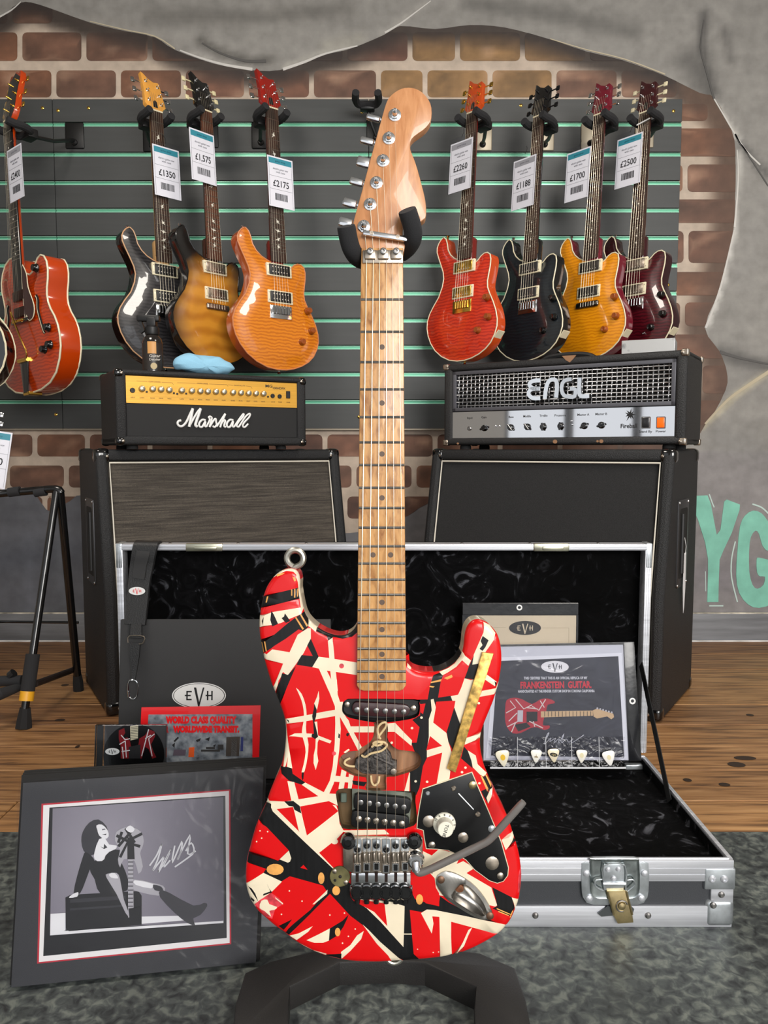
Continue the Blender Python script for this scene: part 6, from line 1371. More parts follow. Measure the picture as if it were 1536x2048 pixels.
# metal pedal box on the right head
PXM = frame(EM @ Vector((-.155, h + .001, -.045)), -24)
bxo = thing('effects_pedal_box', 'low box with swirl-polished metal front standing on the right amplifier head', 'metal box', PXM)
pw = loc(PXM, 1350, 690, 0)[0]; px0 = loc(PXM, 1243, 690, 0)[0]; phh = loc(PXM, 1300, 678, 0)[1]
MB().rbox(px0, 0, -.1, pw, phh, -.0015, .002, 2).obj('box_body', mk('box_steel', (190, 192, 194), .35, .8), bxo)
m, nt, lk, b = nodes('engine_turned_steel'); t = tex(nt, lk, 24, kind='ShaderNodeTexVoronoi'); r = ramp(nt, lk, t.outputs['Distance'], [(0, (236, 236, 234)), (.5, (150, 150, 150)), (.8, (214, 212, 208))]); lk.new(r.outputs[0], b.inputs['Base Color']); b.inputs['Metallic'].default_value = .8; b.inputs['Roughness'].default_value = .3
MB().box(px0 + .001, .001, -.0015, pw - .001, phh - .001, .0).obj('front_plate', m, bxo)
# bottle and cloth on the left head
p = AM @ Vector((.0, AH1, -.06))
e = at_y(306, 738, 2.2)
BTM = frame(AM @ Vector((al(306, 735, -.09)[0], AH1 + .0, -.09)))
bt = thing('spray_bottle', 'small black trigger spray bottle with clear body standing on the left amplifier', 'spray bottle', BTM)
k = 2.2 / F
MB().lathe([(18.5 * k, 0), (20 * k, .003), (20 * k, 62 * k), (18 * k, 70 * k), (12 * k, 76 * k), (10 * k, 80 * k)], 24, RX(-90)).obj('bottle_body', mk('dark_bottle', (34, 30, 28), .12, coat=.5), bt)
MB().lathe([(20.4 * k, 6 * k), (20.4 * k, 60 * k)], 24, RX(-90), c0=False, c1=False).obj('bottle_label', mk('label_black', (44, 38, 34), .4), bt)
a = MB(); a.add([(20.8 * k * math.sin(t), y, 20.8 * k * math.cos(t)) for y in (38 * k, 62 * k) for t in [i * .12 - .2 for i in range(8)]], [(i, i + 1, i + 9, i + 8) for i in range(7)]); a.obj('label_patch', mk('label_amber', (206, 150, 84), .45), bt)
text('Guitar', bt, mk('label_white', (226, 220, 210), .5), .010, 33 * k, 20.9 * k, .012, name='label_text', M=RY(8)); text('Detailer', bt, MATS['label_white'], .010, 26 * k, 20.9 * k, .0095, name='label_text', M=RY(8))
MB().lathe([(6.5 * k, 0), (6.5 * k, .0008)], 20, T(8 * k, 13 * k, 20.6 * k) @ RY(10)).obj('round_seal', mk('seal_tan', (190, 170, 130), .5), bt)
a = MB(); a.lathe([(13 * k, 78 * k), (14 * k, 82 * k), (14 * k, 92 * k), (10 * k, 95 * k)], 18, RX(-90)); a.rbox(-9 * k, 94 * k, -9 * k, 9 * k, 112 * k, 9 * k, 2 * k, 2); a.rbox(-30 * k, 104 * k, -7 * k, 16 * k, 117 * k, 7 * k, 3 * k, 2); a.prism([(-26 * k, 104 * k), (-20 * k, 104 * k), (-14 * k, 86 * k), (-22 * k, 80 * k), (-28 * k, 84 * k), (-21 * k, 90 * k)], -4 * k, 4 * k); a.obj('trigger_head', BLACK, bt)
CLM = frame(AM @ Vector((al(408, 745, -.07)[0], AH1 + .001, -.07)), 26)
cl = thing('polishing_cloth', 'crumpled light blue polishing cloth lying on the left amplifier', 'cloth', CLM)
o_ = ccw([((u - 408) * k, (748 - v) * k) for u, v in cat([(345, 735), (345, 722), (360, 708), (378, 703), (400, 708), (430, 710), (460, 716), (472, 728), (470, 734), (455, 746), (420, 746), (380, 744), (360, 741)], 3)])
a = MB(); cx_ = (0, .022); rs = []
for j in range(9):
    ph_ = math.pi * j / 8; zz_ = math.cos(ph_) * .035; s_ = max(.02, math.sin(ph_) ** .55)
    rs.append([(cx_[0] + (x - cx_[0]) * s_ + .004 * noise.noise(Vector((x * 60, y * 60, j))), max(.0005, (cx_[1] + (y - cx_[1]) * s_ + .011 * noise.noise(Vector((x * 38 + 4, y * 60, j * .7))))), -zz_) for x, y in o_])
a.rings(rs); o = a.obj('cloth_folds', mk('sky_blue_microfibre', (146, 198, 226), .9, bump=(300, .3)), cl, 80); mod = o.modifiers.new('soft', 'SUBSURF'); mod.levels = 1; mod.render_levels = 1
# paper tag hanging from the right cabinet handle
TGM = frame(RCM @ Vector((.008, HC * .64 - .03, -.2)), 56)
tg = thing('paper_tag', 'narrow blank paper tag hanging from the right cabinet side handle', 'paper tag', TGM)
MB().prism([(-.012, 0), (.012, .002), (.015, -.1), (.008, -.16), (.0, -.175), (-.013, -.1)], -.0004, .0004).obj('tag_card', OFFWHITE, tg)
MB().tube([(0, -.004, .0008), (.001, .02, .002), (-.002, .045, -.002)], .0008, 6).obj('tag_string', WHITE, tg)
# ================================================================ guitars on the wall
def uo(pts): return [((x - 1200) * .000540, (1085 - y) * .000444) for x, y in pts]
OUT2 = ccw(cat(uo([(1000, 95), (1026, 130), (1040, 200), (1078, 262), (1135, 300), (1200, 322), (1262, 345), (1290, 338), (1318, 306), (1355, 290), (1388, 310), (1396, 370), (1386, 450), (1378, 530), (1400, 600), (1445, 700), (1470, 800), (1466, 880), (1430, 968), (1368, 1030), (1285, 1070), (1200, 1084), (1100, 1070), (1000, 1010), (930, 920), (895, 825), (890, 740), (920, 655), (980, 560), (1014, 450), (1008, 370), (974, 280), (945, 200), (948, 150), (972, 110)]), 3))
def carved_top(outl, rise, reach, edge=.003):
    K = 1000
    P = [Vector((x * K, y * K)) for x, y in outl]; E_ = [(i, (i + 1) % len(P)) for i in range(len(P))]
    for f in (.15, .35, .6, .85, 1.15, 1.6):
        P += [Vector((x * K, y * K)) for x, y in inset(outl, reach * f)[::1 + (f > .5)] if inpoly(x, y, outl) and pdist(x, y, outl) > reach * f * .85]
    r = delaunay_2d_cdt(P, E_, [], 0, 1e-3)
    V = []
    for q in r[0]:
        x, y = q.x / K, q.y / K; d = min(1, pdist(x, y, outl) / reach); V.append((x, y, rise * d * d * (3 - 2 * d)))
    a = MB(); a.add(V, [tuple(f) for f in r[2] if inpoly(sum(V[i][0] for i in f) / 3, sum(V[i][1] for i in f) / 3, outl)])
    return a
_mesh = {}
def shared(key, build, mat, par, M=None, name=None):
    if key not in _mesh:
        o = build().obj(name, mat, par); _mesh[key] = o.data
    else:
        o = bpy.data.objects.new(name, _mesh[key]); COL.objects.link(o); o.parent = par
    if M is not None: o.matrix_local = M
    return o
ROSE = wood('rosewood', (38, 24, 18), (70, 46, 34), (60, 9, 60), .5)
ROSER = wood('reddish_rosewood', (66, 36, 24), (104, 62, 42), (60, 9, 60), .5)
PEARL = mk('pearl_inlay', (232, 228, 214), .25, coat=.3)
FRET = mk('fret_nickel', (196, 192, 186), .3, 1)
NUT_Y = .833
def neck_parts(g, board, fret_n, y_end, nut_y, neckmat, scale_len, zt=.014, inlay='dot'):
    w = lambda y: .0215 + (.028 - .0215) * (nut_y - y) / (nut_y - y_end)
    R_n = lambda k, z: [(-w(y_end) * k, y_end + .02, z), (w(y_end) * k, y_end + .02, z), (.0212 * k, nut_y, z), (-.0212 * k, nut_y, z)]
    MB().rings([R_n(.4, zt - .022), R_n(.75, zt - .0185), R_n(.93, zt - .013), R_n(.99, zt - .0062)]).obj('neck', neckmat, g, 60)
    MB().rbox(-w(y_end) * .9, y_end - .03, -.03, w(y_end) * .9, y_end + .075, zt - .008, .012, 3).obj('neck_heel', neckmat, g)
    fb = MB().prism([(-w(y_end), y_end), (w(y_end), y_end), (.0215, nut_y), (-.0215, nut_y)], zt - .0065, zt, bev=.0008).obj('fretboard', board, g)
    for n in range(1, fret_n + 1):
        y = nut_y - scale_len * (1 - 2 ** (-n / 12))
        if y < y_end + .002: break
        shared('fret', lambda: MB().tube([(-1, 0, 0), (1, 0, 0)], .0012, 6), FRET, fb, T(0, y, zt) @ Matrix.Diagonal((w(y), 1, 1, 1)), 'fret')
        if n in (3, 5, 7, 9, 12, 15, 17, 19, 21):
            yy = y + scale_len * (2 ** (-(n - 1) / 12) - 2 ** (-n / 12)) / 2
            if inlay == 'dot': shared('dot', lambda: MB().lathe([(.003, 0), (.003, .0004)], 10), PEARL, fb, T(0, yy, zt), 'inlay')
            else: shared('bird', lambda: MB().prism([(-.012, .001), (-.004, -.002), (.001, -.006), (.004, -.001), (.012, .004), (.003, .003), (.000, .007), (-.003, .002)], 0, .0004), PEARL, fb, T(0, yy, zt) @ RZ(20 * n) @ Matrix.Diagonal((.9, .9, 1, 1)), 'inlay')
    MB().rbox(-.0215, nut_y - .001, zt - .006, .0215, nut_y + .004, zt + .002, .0006, 1).obj('nut', CREAM, g)
def strings6(g, nut_y, br_y, zt, zb_):
    for i in range(6):
        MB().tube([((-.0175 + .007 * i), nut_y + .06, zt - .006), ((-.0175 + .007 * i), nut_y + .002, zt + .003), ((-.026 + .0104 * i), br_y, zb_)], (.00055, .0005, .00045, .0003, .00026, .00024)[i], 5).obj('string', STRING, g)
HS2 = [(-.0215, -.002), (-.026, .008), (-.036, .018), (-.033, .06), (-.037, .125), (-.030, .122), (-.014, .108), (.004, .100), (.020, .104), (.026, .098), (.030, .06), (.037, .018), (.026, .008), (.0215, -.002)]
def tuners(par, posts, keymat, keyshape=.008, metal=CHROME, M=Matrix()):
    for (x, y, s) in posts:
        t = MB(); t.lathe([(.0052, 0), (.0052, .0015), (.0028, .002), (.0026, .010), (.0018, .0108)], 10, M @ T(x, y, .008)); tp = t.obj('tuner_post', metal, par)
        k = MB(); k.tube([(x + s * .006, y, -.004), (x + s * .034, y, -.004)], .0022, 6, M=M); k.rbox(-.0045, -keyshape, -.003, .0095, keyshape, .003, .0025, 2, M=M @ T(x + s * .036, y, -.004) @ (RZ(180) if s < 0 else Matrix())); k.obj('tuner_button', keymat, tp)
def pickup(g, y, ring, cover, kind, w=.046, zc=.010):
    r = MB(); r.rbox(-w, y - .0205, zc - .008, w, y + .0205, zc + .003, .002, 2); r = r.obj('pickup_ring', ring, g)
    MB().rbox(-w + .008, y - .0165, zc, w - .008, y + .0165, zc + .0062, .002, 2).obj('pickup_cover', cover, r)
    for i in range(6):
        for dy in ((-.008, .008) if kind == 'open' else (-.010,)): shared('pole', lambda: MB().lathe([(.0022, 0), (.0022, .0012), (.001, .0016)], 8), FRET, r, T(-.026 + .0104 * i, y + dy, zc + .006), 'pole_piece')
    for sx in (-1, 1):
        for sy in (-1, 1): shared('rscrew', lambda: MB().lathe([(.0017, 0), (.0017, .0006), (.0008, .001)], 8), NICKEL, r, T(sx * (w - .004), y + sy * .012, zc + .003), 'screw')
def knob(g, x, y, mat, zt=.007, s=1.0):
    k = MB(); k.lathe([(.0125 * s, 0), (.0125 * s, .002), (.0105 * s, .005), (.0092 * s, .0145), (.008 * s, .0155), (.004 * s, .0148)], 18, T(x, y, zt)); k.obj('control_knob', mat, g)
def solid_guitar(label, bot, top_v, Y, yaw, lean, topm, sidem, headm, board, neckm, group, pk='covered', ringm=CREAM, cover=NICKEL, bridge='trem', brm=CHROME, keym=CHROME, knobm=BLACK, knobs=((.105, .20), (.115, .135), (.075, .095)), inlay='dot', bind=CREAM, name='electric_guitar', roll=0, switch=None, posts=CHROME, jack=False):
    o = at_y(*bot, Y)
    M0 = frame(o, yaw, lean, roll)
    tp = M0 @ Vector((0, .958, -.02)); vz = at_y(bot[0], top_v, tp.y).z
    s = (vz - o.z) / (tp.z - o.z)
    M = M0 @ Matrix.Scale(s, 4)
    g = thing(name, label, 'electric guitar', M, group)
    MB().prism(OUT2, -.044, -.0005, bev=.0008).obj('body', sidem, g)
    carved_top(OUT2, .009, .055).obj('body_top', topm, g, 60)
    MB().tube([(x, y, -.0005) for x, y in OUT2[::2]], .0022, 6, True).obj('binding', bind, g)
    neck_parts(g, board, 22, .345, NUT_Y, neckm, .635, inlay=inlay)
    strings6(g, NUT_Y, .200, .014, .020)
    HMx = T(0, NUT_Y + .002, .004) @ RX(-10)
    hd = MB().prism([(x, y) for x, y in HS2], -.008, .008, bev=.001, M=HMx).obj('headstock', headm, g)
    tuners(hd, [(-.021, .032, -1), (-.022, .064, -1), (-.024, .096, -1), (.022, .025, 1), (.02, .056, 1), (.017, .086, 1)], keym, M=HMx, metal=posts)
    MB().prism([(-.008, .01), (.008, .01), (.006, .03), (0, .036), (-.006, .03)], .008, .0092, M=HMx).obj('truss_cover', BLACK, hd)
    pickup(g, .318, ringm, cover, pk); pickup(g, .232, ringm, cover, pk)
    if bridge == 'trem':
        br = MB().rbox(-.040, .162, .008, .040, .205, .0125, .0015, 2).obj('bridge', brm, g)
        for i in range(6): shared('saddle_' + brm.name, lambda: MB().rbox(-.0045, -.012, 0, .0045, .012, .0055, .001, 1), brm, br, T(-.026 + .0104 * i, .188, .0125), 'saddle')
    else:
        br = MB(); br.rbox(-.046, .178, .009, .046, .198, .019, .006, 3); br = br.obj('bridge', brm, g)
        for i in range(6): MB().rbox(-.026 + .0104 * i - .004, .180, .0175, -.026 + .0104 * i + .004, .196, .021, .001, 1).obj('saddle', brm, br)
    for k in knobs: knob(g, *k, knobm)
    if switch: MB().lathe([(.005, 0), (.005, .002), (.0022, .003), (.003, .014), (.0018, .017)], 10, T(*switch, .006) @ RX(20)).obj('selector_switch', CHROME, g)
    for q, a_ in ((min(OUT2, key=lambda p: -p[1]), 0), (min(OUT2, key=lambda p: p[1]), 180)):
        MB().lathe([(.004, 0), (.003, .004), (.0062, .009), (.005, .011)], 12, T(q[0], q[1], -.02) @ RZ(a_) @ RX(-90)).obj('strap_button', CHROME if posts is not GOLD else GOLD, g)
    if jack:
        MB().rbox(-.018, -.016, 0, .018, .016, .003, .001, 1, M=T(.139, .079, -.022) @ RZ(-38) @ RY(90)).obj('jack_plate', CREAM, g)
    return g, M
LG = 'guitars hanging on the slat wall'
amber = flame('amber_flame', (180, 88, 8), (226, 134, 24), (172, 68, 10), (0, .17, .30, .02, .35))
g_black = flame('charcoal_flame', (20, 20, 22), (54, 52, 54))
burst = flame('tobacco_burst', (166, 100, 26), (206, 140, 46), (15, 12, 10), (.0, .14, .24, .26, .56), scale=20)
red_f = flame('scarlet_flame', (160, 20, 8), (216, 54, 20))
blue_k = flame('blue_black_flame', (12, 17, 22), (24, 32, 38))
yel_f = flame('honey_flame', (204, 112, 4), (240, 156, 16))
wine = flame('black_cherry_flame', (34, 4, 10), (84, 12, 24), (12, 3, 6), (0, .17, .26, .02, .5))
NAT = wood('natural_maple_neck', (196, 150, 96), (220, 178, 124), (40, 8, 40), .35, .4, bump=.02)
MAH = mk('cherry_mahogany', (120, 28, 20), .25, coat=.8); WINE = mk('wine_lacquer', (112, 18, 38), .22, coat=.8); BKL = mk('black_gloss_lacquer', (12, 12, 13), .15, coat=.9); AMB = mk('amber_side', (176, 74, 20), .22, coat=.9); ORG = mk('orange_red_side', (206, 74, 22), .22, coat=.9)
AMBK = mk('amber_knob', (150, 74, 26), .2, coat=.6); BLKK = mk('black_knob', (14, 14, 14), .2, coat=.5)
OPENP = mk('open_coil_black', (24, 23, 23), .4)
YELH = mk('vintage_yellow_face', (232, 164, 72), .3, coat=.6)
GUS = []
GUS.append(solid_guitar('charcoal flame-top electric guitar with natural yellow headstock, hanging above the spray bottle', (338, 736), 153, 2.66, 44, 4, g_black, BKL, YELH, ROSE, NAT, LG, pk='open', cover=OPENP, inlay='bird', bind=mk('maple_binding', (206, 160, 120), .4)))
GUS.append(solid_guitar('tobacco sunburst electric guitar with black headstock hanging above the blue cloth', (438, 729), 153, 2.66, 48, 4, burst, BKL, BKL, ROSER, mk('dark_neck', (60, 28, 16), .3, coat=.5), LG, bridge='stop', brm=NICKEL, keym=mk('cream_key', (226, 214, 172), .4), knobs=((.105, .085),), bind=BKL, inlay='bird'))
GUS.append(solid_guitar('amber flame-top electric guitar with red headstock hanging third from the left', (564, 740), 146, 2.66, 38, 4, amber, AMB, mk('red_face', (150, 26, 14), .25, coat=.7), ROSE, MAH, LG, pk='open', cover=OPENP, knobm=AMBK, bind=mk('amber_binding', (206, 130, 84), .35), inlay='bird'))
GUS.append(solid_guitar('scarlet flame-top electric guitar with gold hardware hanging nearest the striped neck', (922, 722), 158, 2.66, -46, 4, red_f, ORG, mk('orange_face', (196, 74, 24), .25, coat=.6), ROSE, MAH, LG, cover=GOLD, brm=GOLD, posts=GOLD, keym=GOLD, knobm=AMBK, bind=CREAM, inlay='bird', jack=True))
GUS.append(solid_guitar('blue-black electric guitar with black headstock hanging second right of the neck', (1052, 722), 166, 2.66, -50, 4, blue_k, BKL, BKL, ROSE, BKL, LG, cover=mk('dark_cover', (44, 44, 46), .3, coat=.4), keym=mk('smoked_key', (36, 36, 38), .25, .6), posts=mk('smoked_post', (60, 60, 62), .25, .8), knobm=BLKK, inlay='dot', jack=True))
GUS.append(solid_guitar('honey yellow flame-top electric guitar with wine-red sides and red headstock', (1172, 720), 162, 2.66, -50, 4, yel_f, WINE, WINE, ROSE, WINE, LG, bridge='stop', brm=mk('dark_nickel', (120, 116, 110), .25, 1), cover=mk('dark_cover2', (64, 60, 56), .3, .5), knobm=AMBK, inlay='dot', jack=True))
GUS.append(solid_guitar('dark cherry electric guitar with cream binding hanging rightmost on the wall', (1262, 716), 158, 2.66, -50, 4, wine, mk('black_cherry_side', (46, 10, 20), .2, coat=.9), mk('black_cherry_face', (58, 12, 18), .22, coat=.8), ROSE, mk('black_cherry_neck', (60, 14, 22), .25, coat=.7), LG, keym=mk('ivory_key', (228, 218, 184), .4), knobm=BLKK, inlay='dot', jack=True, switch=(.05, .08)))
# a strip of white tape round the rightmost neck
MB().rbox(-.026, -.002, .016, .026, .003, .019, .001, 1, M=T(0, .80, 0) @ RZ(9)).obj('white_tie', WHITE, GUS[-1][0])
# ---- archtop
OUT3 = ccw(cat([(0, 0), (.1, .012), (.165, .05), (.197, .11), (.2, .16), (.185, .21), (.155, .25), (.139, .285), (.141, .32), (.152, .36), (.149, .40), (.125, .425), (.095, .42), (.066, .39), (.04, .378), (.0, .40), (-.03, .44), (-.07, .455), (-.115, .44), (-.145, .40), (-.15, .355), (-.137, .31), (-.137, .275), (-.155, .245), (-.185, .205), (-.2, .155), (-.195, .1), (-.165, .05), (-.1, .012)], 3))
def archtop(label, bot, top_v, Y, yaw, lean, roll, topm, sidem, group, full=True, metal=GOLD, ring=False):
    o = at_y(*bot, Y); M0 = frame(o, yaw, lean, roll)
    tp = M0 @ Vector((0, 1.05, -.02)); s = (at_y(bot[0], top_v, tp.y).z - o.z) / (tp.z - o.z)
    M = M0 @ Matrix.Scale(s, 4)
    g = thing('archtop_guitar', label, 'electric guitar', M, group)
    MB().prism(OUT3, -.072, -.0005, bev=.001).obj('body', sidem, g)
    carved_top(OUT3, .014, .09).obj('body_top', topm, g, 60)
    MB().tube([(x, y, -.0005) for x, y in OUT3[::2]], .0032, 6, True).obj('binding', CREAM, g); MB().tube([(x, y, -.070) for x, y in OUT3[::2]], .003, 6, True).obj('binding', CREAM, g)
    if ring: MB().tube([(x, y, .0025) for x, y in inset(OUT3, .028)[::2]], .0022, 6, True).obj('inner_binding', CREAM, g)
    neck_parts(g, GLOSSBLK, 20, .33, .875, sidem, .648, zt=.022)
    strings6(g, .875, .235, .022, .036)
    HMx = T(0, .877, .010) @ RX(-13)
    hd = MB().prism(cat([(-.0215, -.002), (-.036, .03), (-.034, .08), (-.038, .14), (-.03, .165), (-.012, .158), (0, .17), (.012, .158), (.03, .165), (.038, .14), (.034, .08), (.036, .03), (.0215, -.002)], 2), -.009, .008, bev=.001, M=HMx)
    hd = hd.obj('headstock', sidem, g); MB().prism([(-.02, .0), (-.033, .03), (-.031, .08), (-.035, .14), (0, .165), (.035, .14), (.031, .08), (.033, .03), (.02, 0)], .008, .009, M=HMx).obj('headstock_face', GLOSSBLK, hd)
    tuners(hd, [(x, y, sx) for sx, x in ((-1, -.023), (1, .023)) for y in (.04, .085, .13)], metal, M=HMx, metal=metal)
    # pickguard, pickups, bridge, tailpiece, f-holes, knobs
    pgd = MB().prism(cat([(.032, .40), (.06, .375), (.066, .33), (.095, .27), (.088, .235), (.06, .225), (.046, .245), (.034, .24)], 3), .020, .0225).obj('pickguard', mk('tortoise_guard', (56, 10, 12), .2, coat=.6), g)
    MB().tube([(x, y, .0215) for x, y in cat([(.032, .40), (.06, .375), (.066, .33), (.095, .27), (.088, .235), (.06, .225), (.046, .245), (.034, .24)], 3)], .0016, 6, True).obj('guard_binding', CREAM, pgd)
    for y in (.315, .262): MB().rbox(-.035, y - .016, .012, .035, y + .016, .024, .003, 2).obj('pickup', mk('pickup_brown', (46, 20, 14), .3, .3), g)
    bw = MB(); bw.rbox(-.055, .226, .013, .055, .238, .026, .003, 2); bw.obj('bridge_base', GLOSSBLK, g); MB().rbox(-.034, .228, .026, .034, .236, .034, .002, 1).obj('bridge_saddles', metal, g)
    tl = MB().prism([(-.014, -.002), (.014, -.002), (.026, .10), (-.026, .10)], .014, .018, bev=.001).obj('tailpiece', GLOSSBLK, g); MB().tube([(-.03, .106, .019), (.03, .106, .019)], .007, 10).obj('tail_roller', metal, tl); MB().rbox(-.018, -.008, -.03, .018, .004, .018, .002, 1).obj('tail_hinge', metal, tl)
    if full: MB().tube(cat([(.022, .108, .024), (.045, .112, .03), (.05, .13, .034), (.03, .17, .038), (-.01, .24, .04), (-.016, .262, .042)], 4, False), .003, 8).obj('vibrato_arm', metal, tl)
    for sx in (-1, 1):
        f = cat([(sx * .092, .30), (sx * .1, .285), (sx * .098, .255), (sx * .112, .215), (sx * .125, .185), (sx * .132, .175)], 3, False)
        fh = MB(); fh.stroke(f, (.012, .008), .009, .0135); fh = fh.obj('sound_hole', mk('hole_black', (10, 7, 6), .8), g); MB().tube([(x, y, .0125) for x, y in f], .002, 6).obj('hole_binding', CREAM, fh)
    for q in ((.105, .385), (.155, .19), (.125, .125), (.16, .135)): knob(g, *q, BLKK, .010, 1.15)
    MB().lathe([(.006, 0), (.005, .002), (.003, .004)], 10, T(.168, .075, -.036) @ RZ(-48) @ RY(90)).obj('jack_socket', metal, g)
    return g, M
org_t = flame('orange_flame_arch', (150, 36, 4), (204, 66, 10)); ORS = mk('orange_lacquer', (190, 62, 8), .2, coat=.9)
arch = archtop('orange flame archtop guitar with cream binding and gold hardware at the left edge', (62, 786), 140, 2.60, -38, 0, 3.2, org_t, ORS, LG)
blk_arch = archtop('black archtop guitar body with cream binding cut off by the left photo edge', (-120, 792), 80, 2.36, 4, 0, 0, mk('black_arch_top', (8, 8, 9), .12, coat=.8), BKL, LG, False, ring=True)
# ---- hangers
def hanger(label, gM, nuty, plate_uv, plate_m, tilt=0):
    p = at_y(*plate_uv, YS); HM_ = frame((p.x, YS, p.z))
    t = thing('guitar_hanger', label, 'guitar hanger', HM_, 'guitar hangers on the slat wall')
    I = HM_.inverted()
    pl = MB(); pl.rbox(-.034, -.046, .0005, .034, .046, .006, .004, 2); pl.obj('wall_plate', plate_m, t)
    if gM is None: y0 = I @ (HM_ @ Vector((0, .03, .13))); fr = HM_ @ T(-.03, .06, .12)
    else: fr = gM @ T(0, nuty, .0)
    L = lambda *q: tuple(I @ (fr @ Vector(q)))
    a = MB(); a.tube(cat([L(-.038, .004, .042), L(-.040, 0, .02), L(-.040, 0, -.01), L(-.030, -.002, -.036), L(0, -.002, -.044), L(.030, -.002, -.036), L(.040, 0, -.01), L(.040, 0, .02), L(.038, .004, .042)], 4, False), .013, 10); a.obj('yoke', FOAM, t)
    b_ = MB(); b_.rbox(-.026, -.018, -.07, .026, .012, -.034, .005, 2, M=I @ fr); b_.obj('yoke_block', BLACK, t)
    c_ = MB(); e = L(0, -.004, -.065); c_.tube([(0, -.025, .004), (0, -.022, .018), (e[0] * .5, e[1] * .5 - .02, (e[2] + .018) * .5), e], .0065, 8); c_.lathe([(.012, .004), (.011, .012), (.007, .016)], 14, T(0, -.025, 0)); c_.obj('arm', BLACK, t)
beige = mk('beige_hanger_plate', (178, 168, 148), .45, .3)
bkp = mk('black_hanger_plate', (26, 26, 26), .45, .3)
for (g, M), uv, pm, nm in zip(GUS, ((305, 278), (418, 270), (522, 272), (965, 276), (1089, 276), (1180, 274), (1288, 270)), (bkp, bkp, bkp, beige, beige, beige, beige), ('charcoal', 'sunburst', 'amber', 'scarlet', 'blue-black', 'honey yellow', 'dark cherry')):
    hanger('%s wall hanger holding the %s guitar' % ('black' if pm is bkp else 'beige-plated', nm), M, .815, uv, pm)
hanger('black wall hanger with side arm holding the orange archtop', arch[1], .855, (150, 272), bkp)
hanger('empty black wall hanger partly hidden behind the striped guitar headstock', None, 0, (752, 262), bkp)
# ---- price tags
TEAL = mk('tag_teal', (62, 152, 166), .45); GREYH = mk('tag_grey_header', (170, 170, 172), .5); CARD = mk('tag_card_white', (248, 248, 250), .45); TXT = mk('tag_text_grey', (120, 120, 126), .6)
SLV = film('tag_sleeve', .08, (250, 250, 252), .04)
random.seed(5)
def price_tag(label, M, c, w, h, price, header, rot=0, yawx=0, zz=.03):
    x, y = loc(M, *c, zz)
    s = M.to_scale()[0]
    t = thing('price_tag', label, 'price tag', M @ T(x, y, zz) @ RZ(rot) @ RY(yawx), 'price tags on the hanging guitars')
    w /= s; h /= s
    hw, hh = w / 2, h / 2
    cd = MB().box(-hw, -hh, -.0006, hw, hh, .0).obj('card', CARD, t)
    MB().box(-hw * .9, hh * .72, 0, hw * .9, hh * .94, .0004).obj('header_band', header, cd)
    a = MB()
    for yy in (.22, -.3): a.box(-hw * .9, hh * yy, 0, hw * .9, hh * yy + .0007, .0004)
    for sx in (-.9, .885): a.box(hw * sx, -hh * .95, 0, hw * sx + .0007, hh * .7, .0003)
    a.obj('printed_rules', TXT, cd)
    text(price, cd, INK, 0, -hh * .07, .0004, h * .18, width=w * .62, name='price', bold=.008)
    for yy, s_ in ((.52, 'electric guitar new'), (.4, 'with case')): text(s_, cd, TXT, 0, hh * yy, .0003, h * .055, width=w * (.6 if yy > .5 else .35), name='description')
    text('guitar shop', cd, TXT if header is GREYH else mk('tag_header_text', (30, 92, 104), .5), 0, hh * .83, .0005, h * .05, width=w * .4, name='description')
    b_ = MB(); xx = -hw * .5
    while xx < hw * .5:
        ww = random.choice((.0007, .0012, .002)) * (w / .09); b_.box(xx, -hh * .72, 0, xx + ww, -hh * .45, .0004); xx += ww + random.choice((.0008, .0014)) * (w / .09)
    b_.obj('barcode', INK, cd)
    MB().box(-hw - .004, -hh - .004, .001, hw + .004, hh + .016, .0018).obj('clear_sleeve', SLV, t)
    MB().tube([(0, hh + .012, .001), (.004, hh + .03, -.004), (-.004, hh + .045, -.010)], .0008, 5).obj('tag_loop', BLACK, t)
PT_ = [(0, (334, 345), '£1350', TEAL, 'charcoal'), (1, (406, 314), '£1,575', TEAL, 'sunburst'), (2, (562, 366), '£2175', TEAL, 'amber'), (3, (921, 332), '£2260', GREYH, 'scarlet'), (4, (1047, 366), '£1188', GREYH, 'blue-black'), (5, (1155, 350), '£1700', TEAL, 'honey yellow'), (6, (1257, 322), '£2500', TEAL, 'dark cherry')]
for i, c, pr_, hd_, nm in PT_: price_tag('white price tag reading %s on the neck of the %s guitar' % (pr_.replace('£', '').replace(',', ''), nm), GUS[i][1], c, .098, .168, pr_, hd_)
price_tag('white price tag reading 2400 on the neck of the orange archtop', arch[1], (31, 347), .092, .165, '£2400', GREYH, zz=.05)
# ================================================================ floor rack at the left
RKM = frame(at_z(45, 1457, 0))
RK = thing('guitar_rack', 'black tubular multi guitar rack with one yellow-banded leg at the left edge', 'guitar rack', RKM)
RI = RKM.inverted()
def rk(u, v, y): return tuple(RI @ at_y(u, v, y))
yF = at_z(45, 1457, 0).y; yB = at_z(158, 1381, 0).y; yT = (yF + yB) / 2
TUB = mk('gloss_black_tube', (16, 16, 17), .22, coat=.5); YEL = mk('yellow_collar', (236, 172, 40), .4, coat=.2)
px_ = yF / F
def leg_pt(t): return tuple(Vector(rk(113, 982, yT)) * (1 - t) + Vector(rk(46, 1445, yF)) * t)
MB().tube([leg_pt(0), leg_pt(.96)], 8.2 * px_, 14).obj('front_leg', TUB, RK)
MB().tube([leg_pt(.715), leg_pt(.87)], 14 * px_, 16).obj('foam_sleeve', FOAM, RK)
MB().tube([leg_pt(.87), leg_pt(.91)], 14.2 * px_, 20).obj('yellow_collar', YEL, RK)
f0 = Vector(leg_pt(.94)); f1 = Vector((f0.x - .004, .001, f0.z + .004))
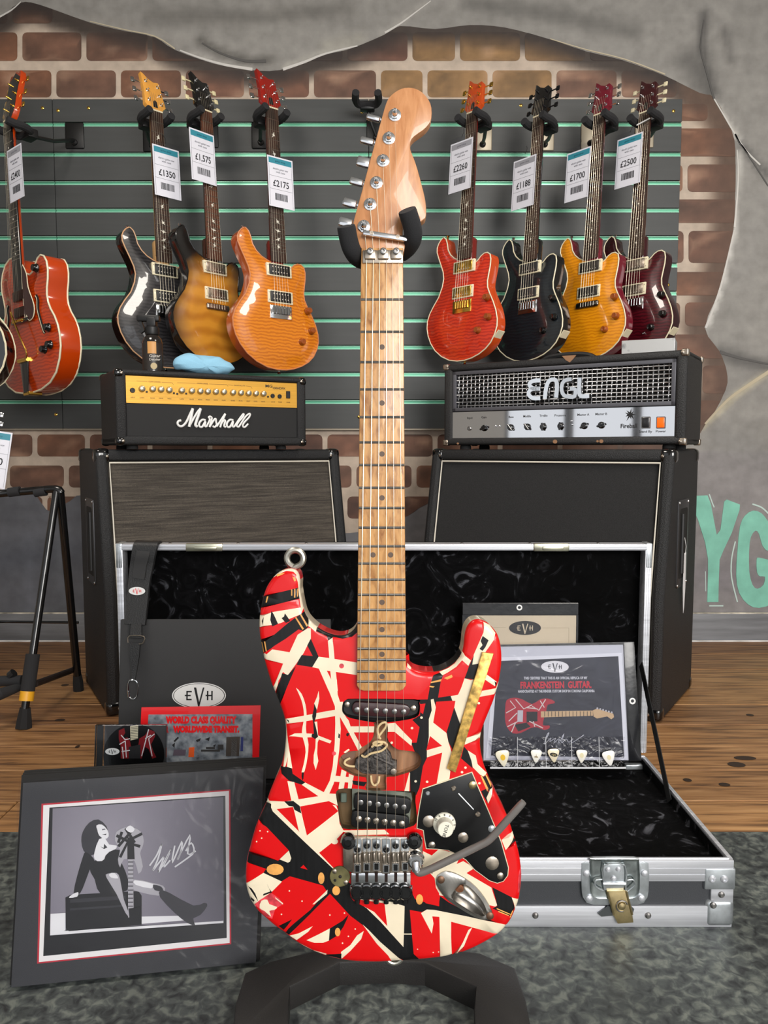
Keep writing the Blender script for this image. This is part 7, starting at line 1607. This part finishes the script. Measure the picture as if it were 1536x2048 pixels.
MB().tube([tuple(f0), tuple(f0.lerp(f1, .6)), tuple(f1)], [11 * px_, 15 * px_, 17 * px_], 8).obj('rubber_foot', RUBBER, RK)
q0, q1 = Vector(rk(120, 984, yT)), Vector(rk(157, 1375, yB))
MB().tube([tuple(q0), tuple(q0.lerp(q1, .95))], 9 * px_, 14).obj('rear_leg', TUB, RK)
f0 = q0.lerp(q1, .93); MB().tube([tuple(f0), tuple(f0.lerp(q1, .6)), (q1.x, .001, q1.z)], [10 * px_, 12.5 * px_, 12.5 * px_], 8).obj('rubber_foot', RUBBER, RK)
MB().tube(cat([rk(-60, 992, yT - .05), rk(0, 987, yT), rk(60, 982, yT), rk(112, 978, yT), rk(122, 986, yT)], 3, False), 8.5 * px_, 12).obj('top_bar', TUB, RK)
for a_, b_ in ((18, 40), (70, 92)): MB().tube([rk(a_, 985, yT), rk(b_, 982, yT)], 10.5 * px_, 12).obj('foam_ring', FOAM, RK)
MB().tube([rk(-60, 1243, yB), rk(157, 1245, yB)], 3.2 * px_, 8).obj('cross_rod', TUB, RK)
yC = yF + .05
MB().tube([rk(-60, 1364, yC), rk(44, 1361, yC)], 11 * px_, 12).obj('cradle_bar', FOAM, RK)
MB().tube([rk(-60, 1412, yF - .05), rk(0, 1388, yF - .02), rk(42, 1373, yC)], [13 * px_, 12 * px_, 8 * px_], 12).obj('cradle_arm', FOAM, RK)
MB().tube([rk(20, 1352, yC), rk(28, 1345, yC)], 9 * px_, 10).obj('cradle_knob', BLACK, RK)
MB().tube([rk(70, 1368, yC), rk(146, 1340, yB)], 7 * px_, 10).obj('brace', mk('dark_brace', (44, 34, 30), .5), RK)
rgk, rM = solid_guitar('black gloss guitar standing in the floor rack, cut off by the photo edge', (-118, 1400), 800, 2.235, 20, 2, mk('plain_black_top', (8, 8, 9), .12, coat=.9), BKL, MAH, ROSE, MAH, None, roll=-9, keym=CHROME, knobm=BLKK)
price_tag('white price tag reading 850 on the rack guitar at the left photo edge', rM, (-14, 918), .085, .17, '£850', TEAL)
finish_texts()
